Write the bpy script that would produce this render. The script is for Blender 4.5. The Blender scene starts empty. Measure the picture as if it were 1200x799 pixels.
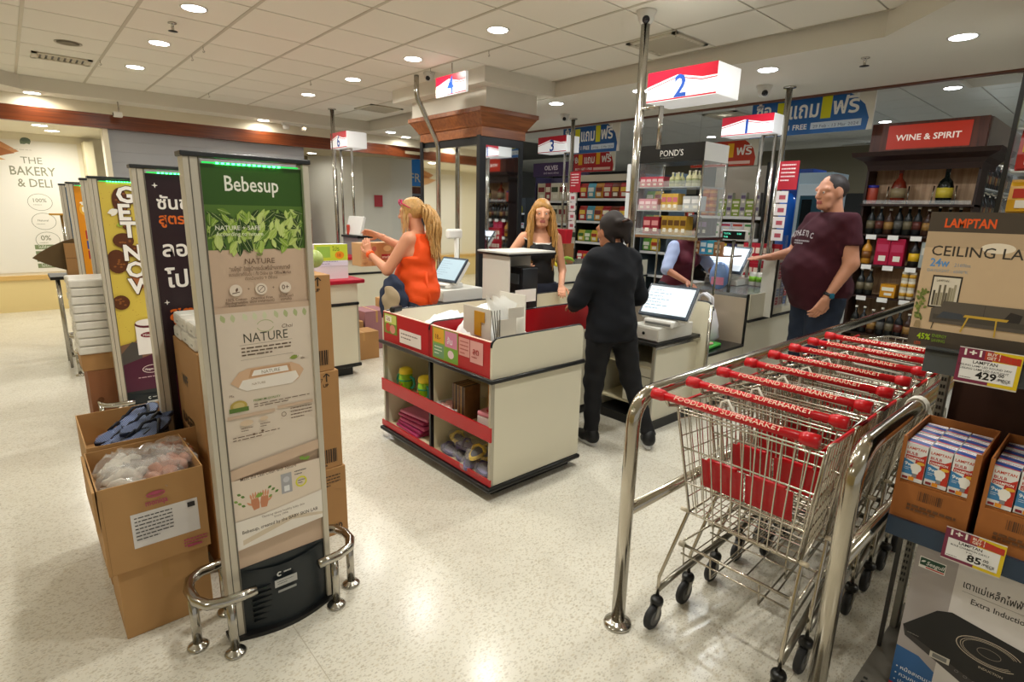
import bpy, bmesh, math, random
import numpy as np
from mathutils import Vector, Matrix
R = math.radians
SC = bpy.context.scene
COL = SC.collection
rnd = random.Random(7)
def srgb(h):
    if isinstance(h, str):
        h = h.lstrip('#'); c = [int(h[i:i+2], 16)/255 for i in (0, 2, 4)]
    else: c = list(h)
    return tuple((v/12.92 if v <= .04045 else ((v+.055)/1.055)**2.4) for v in c) + (1.0,)

# ------------------------------------------------------------------ camera
cam = bpy.data.cameras.new('camera'); cam.sensor_width = 36; cam.lens = 650/1200*36
cam.clip_start = .05; cam.clip_end = 100
camo = bpy.data.objects.new('camera', cam); COL.objects.link(camo)
YAW, PITCH, ROLL = .7313, -.2301, .0246
f_ = Vector((math.sin(YAW)*math.cos(PITCH), math.cos(YAW)*math.cos(PITCH), math.sin(PITCH)))
r_ = Vector((math.cos(YAW), -math.sin(YAW), 0)); u_ = r_.cross(f_)
rr = math.cos(ROLL)*r_ + math.sin(ROLL)*u_; uu = -math.sin(ROLL)*r_ + math.cos(ROLL)*u_
camo.matrix_world = Matrix(((rr.x, uu.x, -f_.x, 0), (rr.y, uu.y, -f_.y, 0), (rr.z, uu.z, -f_.z, 1.6), (0, 0, 0, 1)))
SC.camera = camo
# ------------------------------------------------------------------ world, exposure
W = bpy.data.worlds.new('world'); SC.world = W; W.use_nodes = True
W.node_tree.nodes['Background'].inputs[0].default_value = (1.0, .97, .90, 1)
W.node_tree.nodes['Background'].inputs[1].default_value = .34
SC.view_settings.view_transform = 'Standard'; SC.view_settings.look = 'None'
SC.view_settings.gamma = 1; SC.view_settings.exposure = 0.32; SC.view_settings.use_curve_mapping = False
LAMP_W = 11.0          # watts of one ceiling downlight
WARM, COOL = (1.0, .985, .905), (.92, .97, 1.0)

# ------------------------------------------------------------------ materials
MC = {}
def mat(h, rough=.5, metal=0., emit=0., alpha=1., trans=0., coat=0., noise=0., nscale=20, ior=1.45, name=None):
    key = (h, rough, metal, emit, alpha, trans, coat, noise, nscale)
    if key in MC: return MC[key]
    m = bpy.data.materials.new(name or 'surface'); m.use_nodes = True; MC[key] = m
    nt = m.node_tree; b = nt.nodes['Principled BSDF']; c = srgb(h)
    b.inputs['Base Color'].default_value = c; b.inputs['Roughness'].default_value = rough
    b.inputs['Metallic'].default_value = metal; b.inputs['IOR'].default_value = ior
    if emit: b.inputs['Emission Color'].default_value = c; b.inputs['Emission Strength'].default_value = emit
    if alpha < 1: b.inputs['Alpha'].default_value = alpha
    if trans: b.inputs['Transmission Weight'].default_value = trans
    if coat: b.inputs['Coat Weight'].default_value = coat; b.inputs['Coat Roughness'].default_value = .1
    if noise:
        tc = nt.nodes.new('ShaderNodeTexCoord'); n = nt.nodes.new('ShaderNodeTexNoise'); n.inputs['Scale'].default_value = nscale
        n.inputs['Detail'].default_value = 4
        mx = nt.nodes.new('ShaderNodeMix'); mx.data_type = 'RGBA'
        mx.inputs[6].default_value = tuple(v*(1-noise) for v in c[:3])+(1,); mx.inputs[7].default_value = tuple(min(1, v*(1+noise)) for v in c[:3])+(1,)
        nt.links.new(tc.outputs['Object'], n.inputs['Vector']); nt.links.new(n.outputs[0], mx.inputs[0]); nt.links.new(mx.outputs[2], b.inputs['Base Color'])
    return m
def steel(h='#b8b4ab', rough=.18): return mat(h, rough, 1.0, noise=.12, nscale=6)
def wood(h1, h2, scale=(1, 8, 8), rough=.35, name='wood'):
    key = ('wood', h1, h2, scale)
    if key in MC: return MC[key]
    m = bpy.data.materials.new(name); m.use_nodes = True; MC[key] = m; nt = m.node_tree; b = nt.nodes['Principled BSDF']
    tc = nt.nodes.new('ShaderNodeTexCoord'); mp = nt.nodes.new('ShaderNodeMapping'); mp.inputs['Scale'].default_value = scale
    n = nt.nodes.new('ShaderNodeTexNoise'); n.inputs['Scale'].default_value = 3; n.inputs['Detail'].default_value = 6; n.inputs['Distortion'].default_value = .6
    cr = nt.nodes.new('ShaderNodeValToRGB'); cr.color_ramp.elements[0].color = srgb(h1); cr.color_ramp.elements[1].color = srgb(h2)
    cr.color_ramp.elements[0].position = .35; cr.color_ramp.elements[1].position = .65
    nt.links.new(tc.outputs['Object'], mp.inputs[0]); nt.links.new(mp.outputs[0], n.inputs['Vector']); nt.links.new(n.outputs[0], cr.inputs[0])
    nt.links.new(cr.outputs[0], b.inputs['Base Color']); b.inputs['Roughness'].default_value = rough
    return m
def terrazzo():
    m = bpy.data.materials.new('terrazzo'); m.use_nodes = True; nt = m.node_tree; b = nt.nodes['Principled BSDF']
    tc = nt.nodes.new('ShaderNodeTexCoord')
    def vor(scale, feat='F1'):
        v = nt.nodes.new('ShaderNodeTexVoronoi'); v.inputs['Scale'].default_value = scale; v.feature = feat
        nt.links.new(tc.outputs['Object'], v.inputs['Vector']); return v
    base = nt.nodes.new('ShaderNodeTexNoise'); base.inputs['Scale'].default_value = 1.3; base.inputs['Detail'].default_value = 5
    nt.links.new(tc.outputs['Object'], base.inputs['Vector'])
    r0 = nt.nodes.new('ShaderNodeValToRGB'); r0.color_ramp.elements[0].color = srgb('#d2ccbd'); r0.color_ramp.elements[1].color = srgb('#e0dccf')
    nt.links.new(base.outputs[0], r0.inputs[0]); last = r0.outputs[0]
    for scale, thr, keep, cols, rt_ in ((46, .36, .5, ('#aba08a', '#cbbfa6'), .4), (60, .36, .45, ('#a39a88', '#c9bea6'), 1.9), (110, .36, .35, ('#7d766a', '#b8ad97'), 1.1), (190, .32, .3, ('#f0ece0', '#8f877a'), 0)):
        v = vor(scale); mp = nt.nodes.new('ShaderNodeMapping'); mp.inputs['Rotation'].default_value = (0, 0, rt_); mp.inputs['Scale'].default_value = (1, 1.9, 1); nt.links.new(tc.outputs['Object'], mp.inputs[0]); nt.links.new(mp.outputs[0], v.inputs['Vector'])
        lt = nt.nodes.new('ShaderNodeMath'); lt.operation = 'LESS_THAN'; lt.inputs[1].default_value = thr; nt.links.new(v.outputs['Distance'], lt.inputs[0])
        sep = nt.nodes.new('ShaderNodeSeparateColor'); nt.links.new(v.outputs['Color'], sep.inputs[0])
        k = nt.nodes.new('ShaderNodeMath'); k.operation = 'LESS_THAN'; k.inputs[1].default_value = keep; nt.links.new(sep.outputs[0], k.inputs[0])
        mu = nt.nodes.new('ShaderNodeMath'); mu.operation = 'MULTIPLY'; nt.links.new(lt.outputs[0], mu.inputs[0]); nt.links.new(k.outputs[0], mu.inputs[1])
        mu2 = nt.nodes.new('ShaderNodeMath'); mu2.operation = 'MULTIPLY'; mu2.inputs[1].default_value = .55; nt.links.new(mu.outputs[0], mu2.inputs[0])
        rc = nt.nodes.new('ShaderNodeValToRGB'); rc.color_ramp.elements[0].color = srgb(cols[0]); rc.color_ramp.elements[1].color = srgb(cols[1])
        nt.links.new(sep.outputs[1], rc.inputs[0])
        mx = nt.nodes.new('ShaderNodeMix'); mx.data_type = 'RGBA'; nt.links.new(mu2.outputs[0], mx.inputs[0]); nt.links.new(last, mx.inputs[6]); nt.links.new(rc.outputs[0], mx.inputs[7]); last = mx.outputs[2]
    # worn grime patches
    g = nt.nodes.new('ShaderNodeTexNoise'); g.inputs['Scale'].default_value = 2.2; g.inputs['Detail'].default_value = 6; nt.links.new(tc.outputs['Object'], g.inputs['Vector'])
    rg = nt.nodes.new('ShaderNodeValToRGB'); rg.color_ramp.elements[0].position = .58; rg.color_ramp.elements[0].color = (0, 0, 0, 1); rg.color_ramp.elements[1].position = .8; rg.color_ramp.elements[1].color = (.35, .35, .35, 1)
    nt.links.new(g.outputs[0], rg.inputs[0])
    mx = nt.nodes.new('ShaderNodeMix'); mx.data_type = 'RGBA'; nt.links.new(rg.outputs[0], mx.inputs[0]); nt.links.new(last, mx.inputs[6]); mx.inputs[7].default_value = srgb('#9d907c')
    nt.links.new(mx.outputs[2], b.inputs['Base Color']); b.inputs['Roughness'].default_value = .16; b.inputs['Specular IOR Level'].default_value = .34
    ro = nt.nodes.new('ShaderNodeMapRange'); ro.inputs[3].default_value = .13; ro.inputs[4].default_value = .27; nt.links.new(base.outputs[0], ro.inputs[0]); nt.links.new(ro.outputs[0], b.inputs['Roughness'])
    return m
CREAM = mat('#ded8c2', .3, noise=.03, nscale=3, name='cream_laminate'); BLACK = mat('#161616', .3, name='black_plastic'); RED = mat('#b81820', .28, name='red_laminate')
WHITE = mat('#e8e6e0', .4, name='white_plastic'); CARD = mat('#ab8050', .75, noise=.08, nscale=5, name='cardboard'); CARD2 = mat('#b98e5b', .75, noise=.08, nscale=5, name='cardboard')
CHROME = steel(); DARK = mat('#1c1a19', .45, name='dark_metal'); ALU = mat('#b9b3a3', .38, .5, name='aluminium')
GLASS = mat('#f4f8f8', .03, alpha=.16, name='clear_glass'); FILM = mat('#f6f4ef', .12, alpha=.14, name='clear_film')
TAG = mat('#ece9e2', .5, name='paper'); SKIN = mat('#d9a286', .5, name='skin'); SKIN2 = mat('#b57d5c', .5, name='skin'); 

# ------------------------------------------------------------------ object helpers
def link(name, me=None, parent=None, loc=(0, 0, 0), rz=0):
    o = bpy.data.objects.new(name, me); COL.objects.link(o); o.location = loc; o.rotation_euler = (0, 0, rz)
    if parent: o.parent = parent
    return o
def tag(o, label=None, cat=None, group=None, kind=None):
    if label: o['label'] = label
    if cat: o['category'] = cat
    if group: o['group'] = group
    if kind: o['kind'] = kind
    return o
def thing(name, label, cat, loc=(0, 0, 0), rz=0, group=None): return tag(link(name, None, None, loc, rz), label, cat, group)
KIDS = {}
def dup(root, loc, rz=None, label=None, group=None):
    kids = {}
    for o in COL.objects:
        if o.parent: kids.setdefault(o.parent, []).append(o)
    def cp(o, p):
        c = o.copy(); COL.objects.link(c)
        if p: c.parent = p
        for k in kids.get(o, []): cp(k, c)
        return c
    c = cp(root, None); c.location = loc
    if rz is not None: c.rotation_euler = (0, 0, rz)
    if label: c['label'] = label
    if group: c['group'] = group
    return c
TXT = {}
def text_mesh(s, bold):
    k = (s, bold)
    if k not in TXT:
        c = bpy.data.curves.new('t', 'FONT'); c.body = s; c.size = 1; c.offset = bold; c.resolution_u = 2
        o = bpy.data.objects.new('t', c); me = bpy.data.meshes.new_from_object(o)
        vs = [(v.co.x, v.co.y) for v in me.vertices]; fs = [tuple(p.vertices) for p in me.polygons]
        bpy.data.meshes.remove(me); bpy.data.objects.remove(o)
        xs = [v[0] for v in vs] or [0]
        TXT[k] = ([(x-min(xs), y) for x, y in vs], fs, max(xs)-min(xs))
    return TXT[k]
class MB:
    def __init__(s): s.v = []; s.f = []; s.m = []; s.sm = []; s.M = Matrix.Identity(4)
    def add(s, vs, fs, m=0, smooth=False):
        b = len(s.v); M = s.M
        s.v += [tuple(M @ Vector(v)) for v in vs]
        for f in fs: s.f.append(tuple(i+b for i in f)); s.m.append(m); s.sm.append(smooth)
        return s
    def box(s, x0, y0, z0, x1, y1, z1, m=0):
        if x0 > x1: x0, x1 = x1, x0
        if y0 > y1: y0, y1 = y1, y0
        if z0 > z1: z0, z1 = z1, z0
        vs = [(x0, y0, z0), (x1, y0, z0), (x1, y1, z0), (x0, y1, z0), (x0, y0, z1), (x1, y0, z1), (x1, y1, z1), (x0, y1, z1)]
        return s.add(vs, [(0, 3, 2, 1), (4, 5, 6, 7), (0, 1, 5, 4), (1, 2, 6, 5), (2, 3, 7, 6), (3, 0, 4, 7)], m)
    def tube(s, pts, r, seg=8, m=0, closed=False, caps=True):
        P = [Vector(p) for p in pts]; n = len(P); rs = r if isinstance(r, (list, tuple)) else [r]*n
        T = []
        for i in range(n):
            a = P[i-1] if (i > 0 or closed) else P[i]; b = P[(i+1) % n] if (i < n-1 or closed) else P[i]
            t = (b-a); T.append(t.normalized() if t.length > 1e-9 else Vector((0, 0, 1)))
        up = Vector((0, 0, 1)) if abs(T[0].z) < .9 else Vector((1, 0, 0))
        N = (up - up.dot(T[0])*T[0]).normalized(); vs = []; fs = []
        for i in range(n):
            N = (N - N.dot(T[i])*T[i])
            N = N.normalized() if N.length > 1e-6 else T[i].orthogonal().normalized()
            B = T[i].cross(N)
            for k in range(seg):
                a = 2*math.pi*k/seg; vs.append(tuple(P[i]+rs[i]*(math.cos(a)*N+math.sin(a)*B)))
        for i in range(n if closed else n-1):
            j = (i+1) % n
            for k in range(seg): fs.append((i*seg+k, i*seg+(k+1) % seg, j*seg+(k+1) % seg, j*seg+k))
        if caps and not closed: fs.append(tuple(range(seg))[::-1]); fs.append(tuple((n-1)*seg+k for k in range(seg)))
        return s.add(vs, fs, m, seg > 4)
    def lathe(s, prof, c=(0, 0, 0), seg=20, m=0, axis='z', smooth=True):
        vs = []; fs = []
        for r, z in prof:
            for k in range(seg):
                a = 2*math.pi*k/seg; p = (r*math.cos(a), r*math.sin(a), z)
                if axis == 'x': p = (p[2], p[0], p[1])
                if axis == 'y': p = (p[0], p[2], -p[1]) if False else (p[1], p[2], p[0])
                vs.append((p[0]+c[0], p[1]+c[1], p[2]+c[2]))
        for i in range(len(prof)-1):
            for k in range(seg): fs.append((i*seg+k, i*seg+(k+1) % seg, (i+1)*seg+(k+1) % seg, (i+1)*seg+k))
        fs.append(tuple(range(seg))[::-1]); fs.append(tuple((len(prof)-1)*seg+k for k in range(seg)))
        return s.add(vs, fs, m, smooth)
    def prism(s, poly, a, b, axis='z', m=0):
        def q(p, t): return {'z': (p[0], p[1], t), 'y': (p[0], t, p[1]), 'x': (t, p[0], p[1])}[axis]
        n = len(poly); vs = [q(p, a) for p in poly]+[q(p, b) for p in poly]
        fs = [tuple(range(n))[::-1], tuple(range(n, 2*n))]+[(i, (i+1) % n, n+(i+1) % n, n+i) for i in range(n)]
        return s.add(vs, fs, m)
    def ball(s, c, r, m=0, seg=12, rings=8, sc=(1, 1, 1)):
        vs = []; fs = []
        for i in range(rings+1):
            t = math.pi*i/rings
            for k in range(seg):
                a = 2*math.pi*k/seg; vs.append((c[0]+r*sc[0]*math.sin(t)*math.cos(a), c[1]+r*sc[1]*math.sin(t)*math.sin(a), c[2]+r*sc[2]*math.cos(t)))
        for i in range(rings):
            for k in range(seg): fs.append((i*seg+k, (i+1)*seg+k, (i+1)*seg+(k+1) % seg, i*seg+(k+1) % seg))
        return s.add(vs, fs, m, True)
    def build(s, name, mats, parent=None, bevel=0, loc=(0, 0, 0), rz=0):
        me = bpy.data.meshes.new(name); me.from_pydata(s.v, [], s.f)
        if not isinstance(mats, (list, tuple)): mats = [mats]
        for m in mats: me.materials.append(m)
        me.polygons.foreach_set('material_index', s.m); me.polygons.foreach_set('use_smooth', s.sm)
        bm = bmesh.new(); bm.from_mesh(me); bmesh.ops.recalc_face_normals(bm, faces=bm.faces); bm.to_mesh(me); bm.free()
        o = link(name, me, parent, loc, rz)
        if bevel:
            b = o.modifiers.new('bevel', 'BEVEL'); b.width = bevel; b.segments = 2; b.limit_method = 'ANGLE'; b.harden_normals = False
        return o
def box(name, m, x0, y0, z0, x1, y1, z1, parent=None, bevel=0, loc=(0, 0, 0), rz=0):
    return MB().box(x0, y0, z0, x1, y1, z1).build(name, m, parent, bevel, loc, rz)
def frame(o, face):
    """matrix of a print plane whose lower left corner is o, facing -x, -y, +y, +x or +z"""
    r, u = {'-x': ((0, -1, 0), (0, 0, 1)), '-y': ((1, 0, 0), (0, 0, 1)), '+y': ((-1, 0, 0), (0, 0, 1)), '+x': ((0, 1, 0), (0, 0, 1)), '+z': ((0, -1, 0), (1, 0, 0)), '+zy': ((1, 0, 0), (0, 1, 0))}[face]
    r = Vector(r); u = Vector(u); n = r.cross(u)
    return Matrix(((r.x, u.x, n.x, o[0]), (r.y, u.y, n.y, o[1]), (r.z, u.z, n.z, o[2]), (0, 0, 0, 1)))
class Print:
    """flat print: rectangles, discs, leaf shapes and lettering, in metres from the lower left corner"""
    def __init__(s, M, rough=.45): s.b = MB(); s.b.M = M; s.mats = []; s.z = .0006; s.rough = rough
    def mi(s, h, emit=0):
        m = mat(h, s.rough, emit=emit) if isinstance(h, str) else h
        if m not in s.mats: s.mats.append(m)
        return s.mats.index(m)
    def lay(s, d=.00006): s.z += d; return s.z
    def poly(s, pts, h, d=.00006):
        z = s.lay(d); s.b.add([(x, y, z) for x, y in pts], [tuple(range(len(pts)))], s.mi(h)); return s
    def rect(s, x0, y0, x1, y1, h): return s.poly([(x0, y0), (x1, y0), (x1, y1), (x0, y1)], h)
    def ell(s, cx, cy, rx, ry, h, n=20): return s.poly([(cx+rx*math.cos(6.2832*k/n), cy+ry*math.sin(6.2832*k/n)) for k in range(n)], h)
    def ring(s, cx, cy, rx, ry, w, h, n=24, a0=0, a1=6.2832):
        z = s.lay(); vs = []; fs = []
        for k in range(n+1):
            a = a0+(a1-a0)*k/n; vs += [(cx+rx*math.cos(a), cy+ry*math.sin(a), z), (cx+(rx-w)*math.cos(a), cy+(ry-w)*math.sin(a), z)]
        for k in range(n): fs.append((2*k, 2*k+2, 2*k+3, 2*k+1))
        s.b.add(vs, fs, s.mi(h)); return s
    def leaf(s, x, y, L, w, a, h):
        c, t = math.cos(a), math.sin(a)
        pts = [(0, 0), (.3*L, w*.8), (.55*L, w), (.8*L, w*.6), (L, 0), (.8*L, -w*.6), (.55*L, -w), (.3*L, -w*.8)]
        return s.poly([(x+c*p-t*q, y+t*p+c*q) for p, q in pts], h, .00001)
    def line(s, x0, y0, x1, y1, w, h):
        d = Vector((x1-x0, y1-y0)); n = Vector((-d.y, d.x)).normalized()*w/2
        return s.poly([(x0-n.x, y0-n.y), (x1-n.x, y1-n.y), (x1+n.x, y1+n.y), (x0+n.x, y0+n.y)], h, .00001)
    def text(s, t, x, y, size, h, w=None, align='l', bold=0.0, ital=0.0):
        vs, fs, tw = text_mesh(t, bold); k = size; kx = (w/tw) if (w and tw) else k
        ww = tw*kx; x0 = x - (ww if align == 'r' else ww/2 if align == 'c' else 0); z = s.lay()
        s.b.add([(x0+a*kx+ital*b*k, y+b*k, z) for a, b in vs], fs, s.mi(h)); return s
    def scribble(s, x, y, w, n, dy, h, th=.3, seed=1):
        """rows of small word-like dashes for print too small to read"""
        r = random.Random(seed)
        for i in range(n):
            u = 0; ww = w*(1 if i < n-1 else .6)
            while u < ww:
                d = r.uniform(.06, .16)*w; s.rect(x+u, y-i*dy, x+min(u+d, ww), y-i*dy+dy*th, h); u += d+.025*w
        return s
    def build(s, name, parent=None): return s.b.build(name, s.mats, parent)
def arc(c, r, a0, a1, n, plane='xz'):
    out = []
    for i in range(n+1):
        a = R(a0+(a1-a0)*i/n); p, q = r*math.cos(a), r*math.sin(a)
        out.append((c[0]+p, c[1], c[2]+q) if plane == 'xz' else (c[0]+p, c[1]+q, c[2]) if plane == 'xy' else (c[0], c[1]+p, c[2]+q))
    return out
# ================================================================== the setting
fl = MB().box(-8, -6, -.05, 16, 16, 0).build('floor', terrazzo()); tag(fl, kind='structure')
jt = MB()
for k in range(-3, 8): jt.box(-8, k*2.4+.55, 0, 16, k*2.4+.553, .0004)
for k in range(-2, 6): jt.box(k*2.4+.62, -6, 0, k*2.4+.623, 16, .0004)
tag(jt.build('joint_strip', mat('#b3aa97', .4), fl), kind='stuff')
TILE = mat('#e9e5d8', .85, noise=.03, nscale=1.5, name='ceiling_board'); PLASTER = mat('#e4e0d3', .8, noise=.04, nscale=1.2, name='painted_plaster')
GRIDM = mat('#b4ad9b', .6)
OCT = [(-.9, .47), (3.6, .47), (4.54, 1.41), (4.54, 8.6), (.3, 8.6), (-.9, 7.4)]
def clip(poly, C):
    n = len(C)
    for i in range(n):
        (ax, ay), (bx, by) = C[i], C[(i+1) % n]; out = []
        def side(p): return (bx-ax)*(p[1]-ay)-(by-ay)*(p[0]-ax)
        for j in range(len(poly)):
            p, q = poly[j], poly[(j+1) % len(poly)]; sp, sq = side(p), side(q)
            if sp >= 0: out.append(p)
            if sp*sq < 0: t = sp/(sp-sq); out.append((p[0]+t*(q[0]-p[0]), p[1]+t*(q[1]-p[1])))
        poly = out
        if len(poly) < 3: return []
    return poly
ceil = box('ceiling', mat('#8a8474', .8), -1.0, .37, 2.96, 4.64, 8.7, 3.0); tag(ceil, kind='structure')
g = .006; nt_ = 0
full = None
for i in range(-3, 7):
    x0, x1 = .277+.602*i, .277+.602*(i+1)
    for j in range(-8, 7):
        y0, y1 = 5.056+.61*j, 5.056+.61*(j+1)
        sq = [(x0+g, y0+g), (x1-g, y0+g), (x1-g, y1-g), (x0+g, y1-g)]
        pl = clip(sq, OCT)
        if not pl: continue
        if pl == sq:
            if full is None:
                b = MB(); b.box(g, g, 0, .602-g, .61-g, .015); full = b.build('ceiling_tile', TILE, ceil)
                full.location = (x0, y0, 2.94)
            else:
                c = full.copy(); COL.objects.link(c); c.parent = ceil; c.location = (x0, y0, 2.94)
        else: MB().prism(pl, 2.94, 2.955).build('ceiling_tile', TILE, ceil)
grid = MB()
for i in range(-1, 8): grid.box(.277+.602*i-.012, .47, 2.9365, .277+.602*i+.012, 8.6, 2.9385)
for x in range(0): pass
grid.build('ceiling_rail', mat('#c6bfac', .5, .2), ceil)
# low ceiling with the raised field cut out
bm = bmesh.new()
def loop(ps, z):
    vs = [bm.verts.new((x, y, z)) for x, y in ps]; return [bm.edges.new((vs[i], vs[(i+1) % len(vs)])) for i in range(len(vs))]
e = loop([(-6, -5), (6.15, -5), (6.15, 9.0), (-6, 9.0)], 2.79)+loop(OCT, 2.79)
bmesh.ops.triangle_fill(bm, use_beauty=True, edges=e, use_dissolve=False)
bm2 = bmesh.new()
me = bpy.data.meshes.new('ceiling_lower'); bm.to_mesh(me); bm.free(); me.materials.append(PLASTER)
lowc = link('ceiling_lower', me); tag(lowc, kind='structure')
b = MB()
for i in range(len(OCT)):
    (ax, ay), (bx, by) = OCT[i], OCT[(i+1) % len(OCT)]
    b.add([(ax, ay, 2.79), (bx, by, 2.79), (bx, by, 2.96), (ax, ay, 2.96)], [(0, 1, 2, 3)])
b.build('fascia', mat('#dad5c7', .8, noise=.05, nscale=1), lowc)
bt = MB().box(6.13, -5, 2.775, 6.2, 12, 2.80).build('trim_1', mat('#6a4230', .5)); tag(bt, kind='structure')
bt = MB().box(6.13, -5, 2.80, 6.16, 12, 3.1).build('trim_2', PLASTER); tag(bt, kind='structure')
# far ceiling
fc = box('ceiling_far', mat('#4b4b46', .8), 6.16, -5, 3.0, 16, 16, 3.03); tag(fc, kind='structure')
FT = mat('#d6d6cd', .85, noise=.03, nscale=1.5); first = None
for i in range(8):
    for j in range(16):
        lo = (6.2+.602*i, -1.0+.61*j, 2.98)
        if first is None: first = MB().box(g, g, 0, .602-g, .61-g, .015).build('ceiling_tile', FT, fc); first.location = lo
        else:
            c = first.copy(); COL.objects.link(c); c.parent = fc; c.location = lo
bs = MB()
for i in range(8, 16):
    for j in range(-6, 28): bs.box(6.2+.602*i+g, -1+.61*j+g, 2.98, 6.2+.602*(i+1)-g, -1+.61*(j+1)-g, 2.995)
tag(bs.build('far_tiles', FT, fc), kind='stuff')
# ceiling box-out over the display column
b = MB(); b.box(3.58, 4.47, 2.80, 4.6, 6.2, 2.94); b.box(3.72, 4.62, 2.55, 4.42, 6.0, 2.82)
tag(b.build('ceiling_bulkhead', mat('#dfdacd', .8)), kind='structure')
# back walls
b = MB().box(-6, 8.95, 2.49, 5.0, 9.05, 2.66).build('trim_3', wood('#5c2a12', '#7c3d1b', (.6, 14, 14), .3)); tag(b, kind='structure')
tag(MB().box(-6, 8.95, 2.66, 6.1, 9.0, 2.80).build('wall_bulkhead', mat('#e0d8c2', .8)), kind='structure')
gw = MB(); gw.box(1.09, 9.06, 0, 3.62, 9.16, 2.5)
gwo = gw.build('wall_grey', mat('#a2a4aa', .3)); tag(gwo, kind='structure')
lm = mat('#a8aab0', .28)
for k in range(16): box('wall_slat', lm, 1.09, 9.045, .35+.134*k, 3.62, 9.062, .35+.134*k+.132, gwo)
tag(box('trim_4', mat('#f2ead2', .5), 1.04, 8.99, 0, 1.095, 9.2, 2.5), kind='structure')
bw = box('wall_bakery', mat('#e9e0c8', .6, noise=.02, nscale=1), -7, 10.7, 0, 3.62, 10.8, 3.0); tag(bw, kind='structure')
box('wainscot', mat('#e6cf94', .45, noise=.03, nscale=2), -7, 10.66, 0, 1.09, 10.70, .46, bw)
box('dado_rail', mat('#d9b16a', .45), -7, 10.64, .46, 1.09, 10.70, .52, bw)
tag(box('ceiling_bakery', mat('#efe6cc', .7), -7, 9.05, 2.5, 3.62, 10.7, 2.55), kind='structure')
tag(box('wall_bakery_return', mat('#e3d8b4', .7), .95, 10.3, 0, 1.06, 10.7, 2.42), kind='structure')
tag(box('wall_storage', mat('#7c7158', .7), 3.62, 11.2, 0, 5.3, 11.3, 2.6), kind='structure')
# pale curved-looking wall right of the storage nook: angled panels
b = MB(); pts = [(4.55, 11.2), (4.9, 10.6), (5.25, 10.3), (5.75, 10.1), (6.2, 10.05)]
for (ax, ay), (bx, by) in zip(pts, pts[1:]): b.add([(ax, ay, 0), (bx, by, 0), (bx, by, 2.6), (ax, ay, 2.6), (ax+.05, ay+.08, 0), (bx+.05, by+.08, 0), (bx+.05, by+.08, 2.6), (ax+.05, ay+.08, 2.6)], [(0, 1, 2, 3), (4, 5, 6, 7), (3, 2, 6, 7), (0, 3, 7, 4), (1, 2, 6, 5)])
tag(b.build('wall_pale', mat('#d7d4c8', .6)), kind='structure')
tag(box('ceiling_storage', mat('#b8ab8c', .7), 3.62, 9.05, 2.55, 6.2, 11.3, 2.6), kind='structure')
b = MB().add([(5.0, 8.95, 2.49), (5.9, 9.15, 2.49), (5.9, 9.15, 2.66), (5.0, 8.95, 2.66), (5.9, 9.25, 2.49), (5.0, 9.05, 2.49), (5.9, 9.25, 2.66), (5.0, 9.05, 2.66)], [(0, 1, 2, 3), (0, 1, 4, 5), (3, 2, 6, 7), (1, 2, 6, 4), (4, 6, 7, 5)])
tag(b.build('trim_5', wood('#5c2a12', '#7c3d1b', (.6, 14, 14), .3)), kind='structure')
# far walls of the shop
tag(box('wall_far', mat('#4a4c4c', .7), 15.5, -5, 0, 15.6, 16, 3.0), kind='structure')
tag(box('wall_back', mat('#8d8f8e', .7), 6.2, 15.2, 0, 15.6, 15.3, 3.0), kind='structure')
tag(box('wall_olive', mat('#6d6650', .6), 11.2, -1.0, 2.05, 11.3, 8, 2.85), kind='structure')
tag(box('wall_left', mat('#ecd79a', .6), -7.1, -5, 0, -7, 11, 3.0), kind='structure')
# bakery wall poster
p = Print(frame((-1.6, 10.695, .56), '-y')); TX = '#8b8a72'
p.rect(0, 0, 2.5, 1.84, '#ece7dc')
p.leaf(0.9, 1.80, .95, .16, -.12, '#c58a5a').leaf(1.0, 1.74, .8, .1, -.1, '#a8683c').leaf(.8, 1.7, .9, .08, -.15, '#d9a877')
ox = 1.84; p.b.M = p.b.M @ Matrix.Translation((0, .13, 0))
p.text('THE', ox+.12, 1.40, .13, TX, align='c').text('BAKERY', ox+.12, 1.24, .17, TX, w=.50, align='c', bold=.01).text('& DELI', ox+.12, 1.08, .16, TX, w=.38, align='c', bold=.01)
p.leaf(ox+.03, 1.66, .1, .04, .8, '#6f7f6a').leaf(ox+.13, 1.66, .1, .04, 2.0, '#6f7f6a').ell(ox+.09, 1.72, .05, .03, '#5f6f62').scribble(ox-.1, 1.58, .4, 1, .02, '#b5b1a0')
for k, (t, sz) in enumerate((('100%', .075), ('Natural', .04), ('0%', .1))):
    cy = .87-.27*k; p.ring(ox+.14+.01*k, cy, .14, .12, .006, TX).text(t, ox+.14, cy, sz, TX, align='c', bold=.012).scribble(ox+.06, cy-.04, .16, 1, .02, TX)
for k in range(4): p.rect(ox+.0, .2-.09*k, ox+.46+.03*k, .265-.09*k, '#7d8a62').text(['ไม่ใส่สารกันบูด', 'ผลิตใหม่', 'ไม่ใส่สารกันเสีย', 'ไม่มีไขมันทรานส์'][k], ox+.04, .217-.09*k, .05, '#f1efe2')
tag(p.build('wall_poster'), 'cream bakery wall poster with green-grey lettering and three rings', 'poster')

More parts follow.
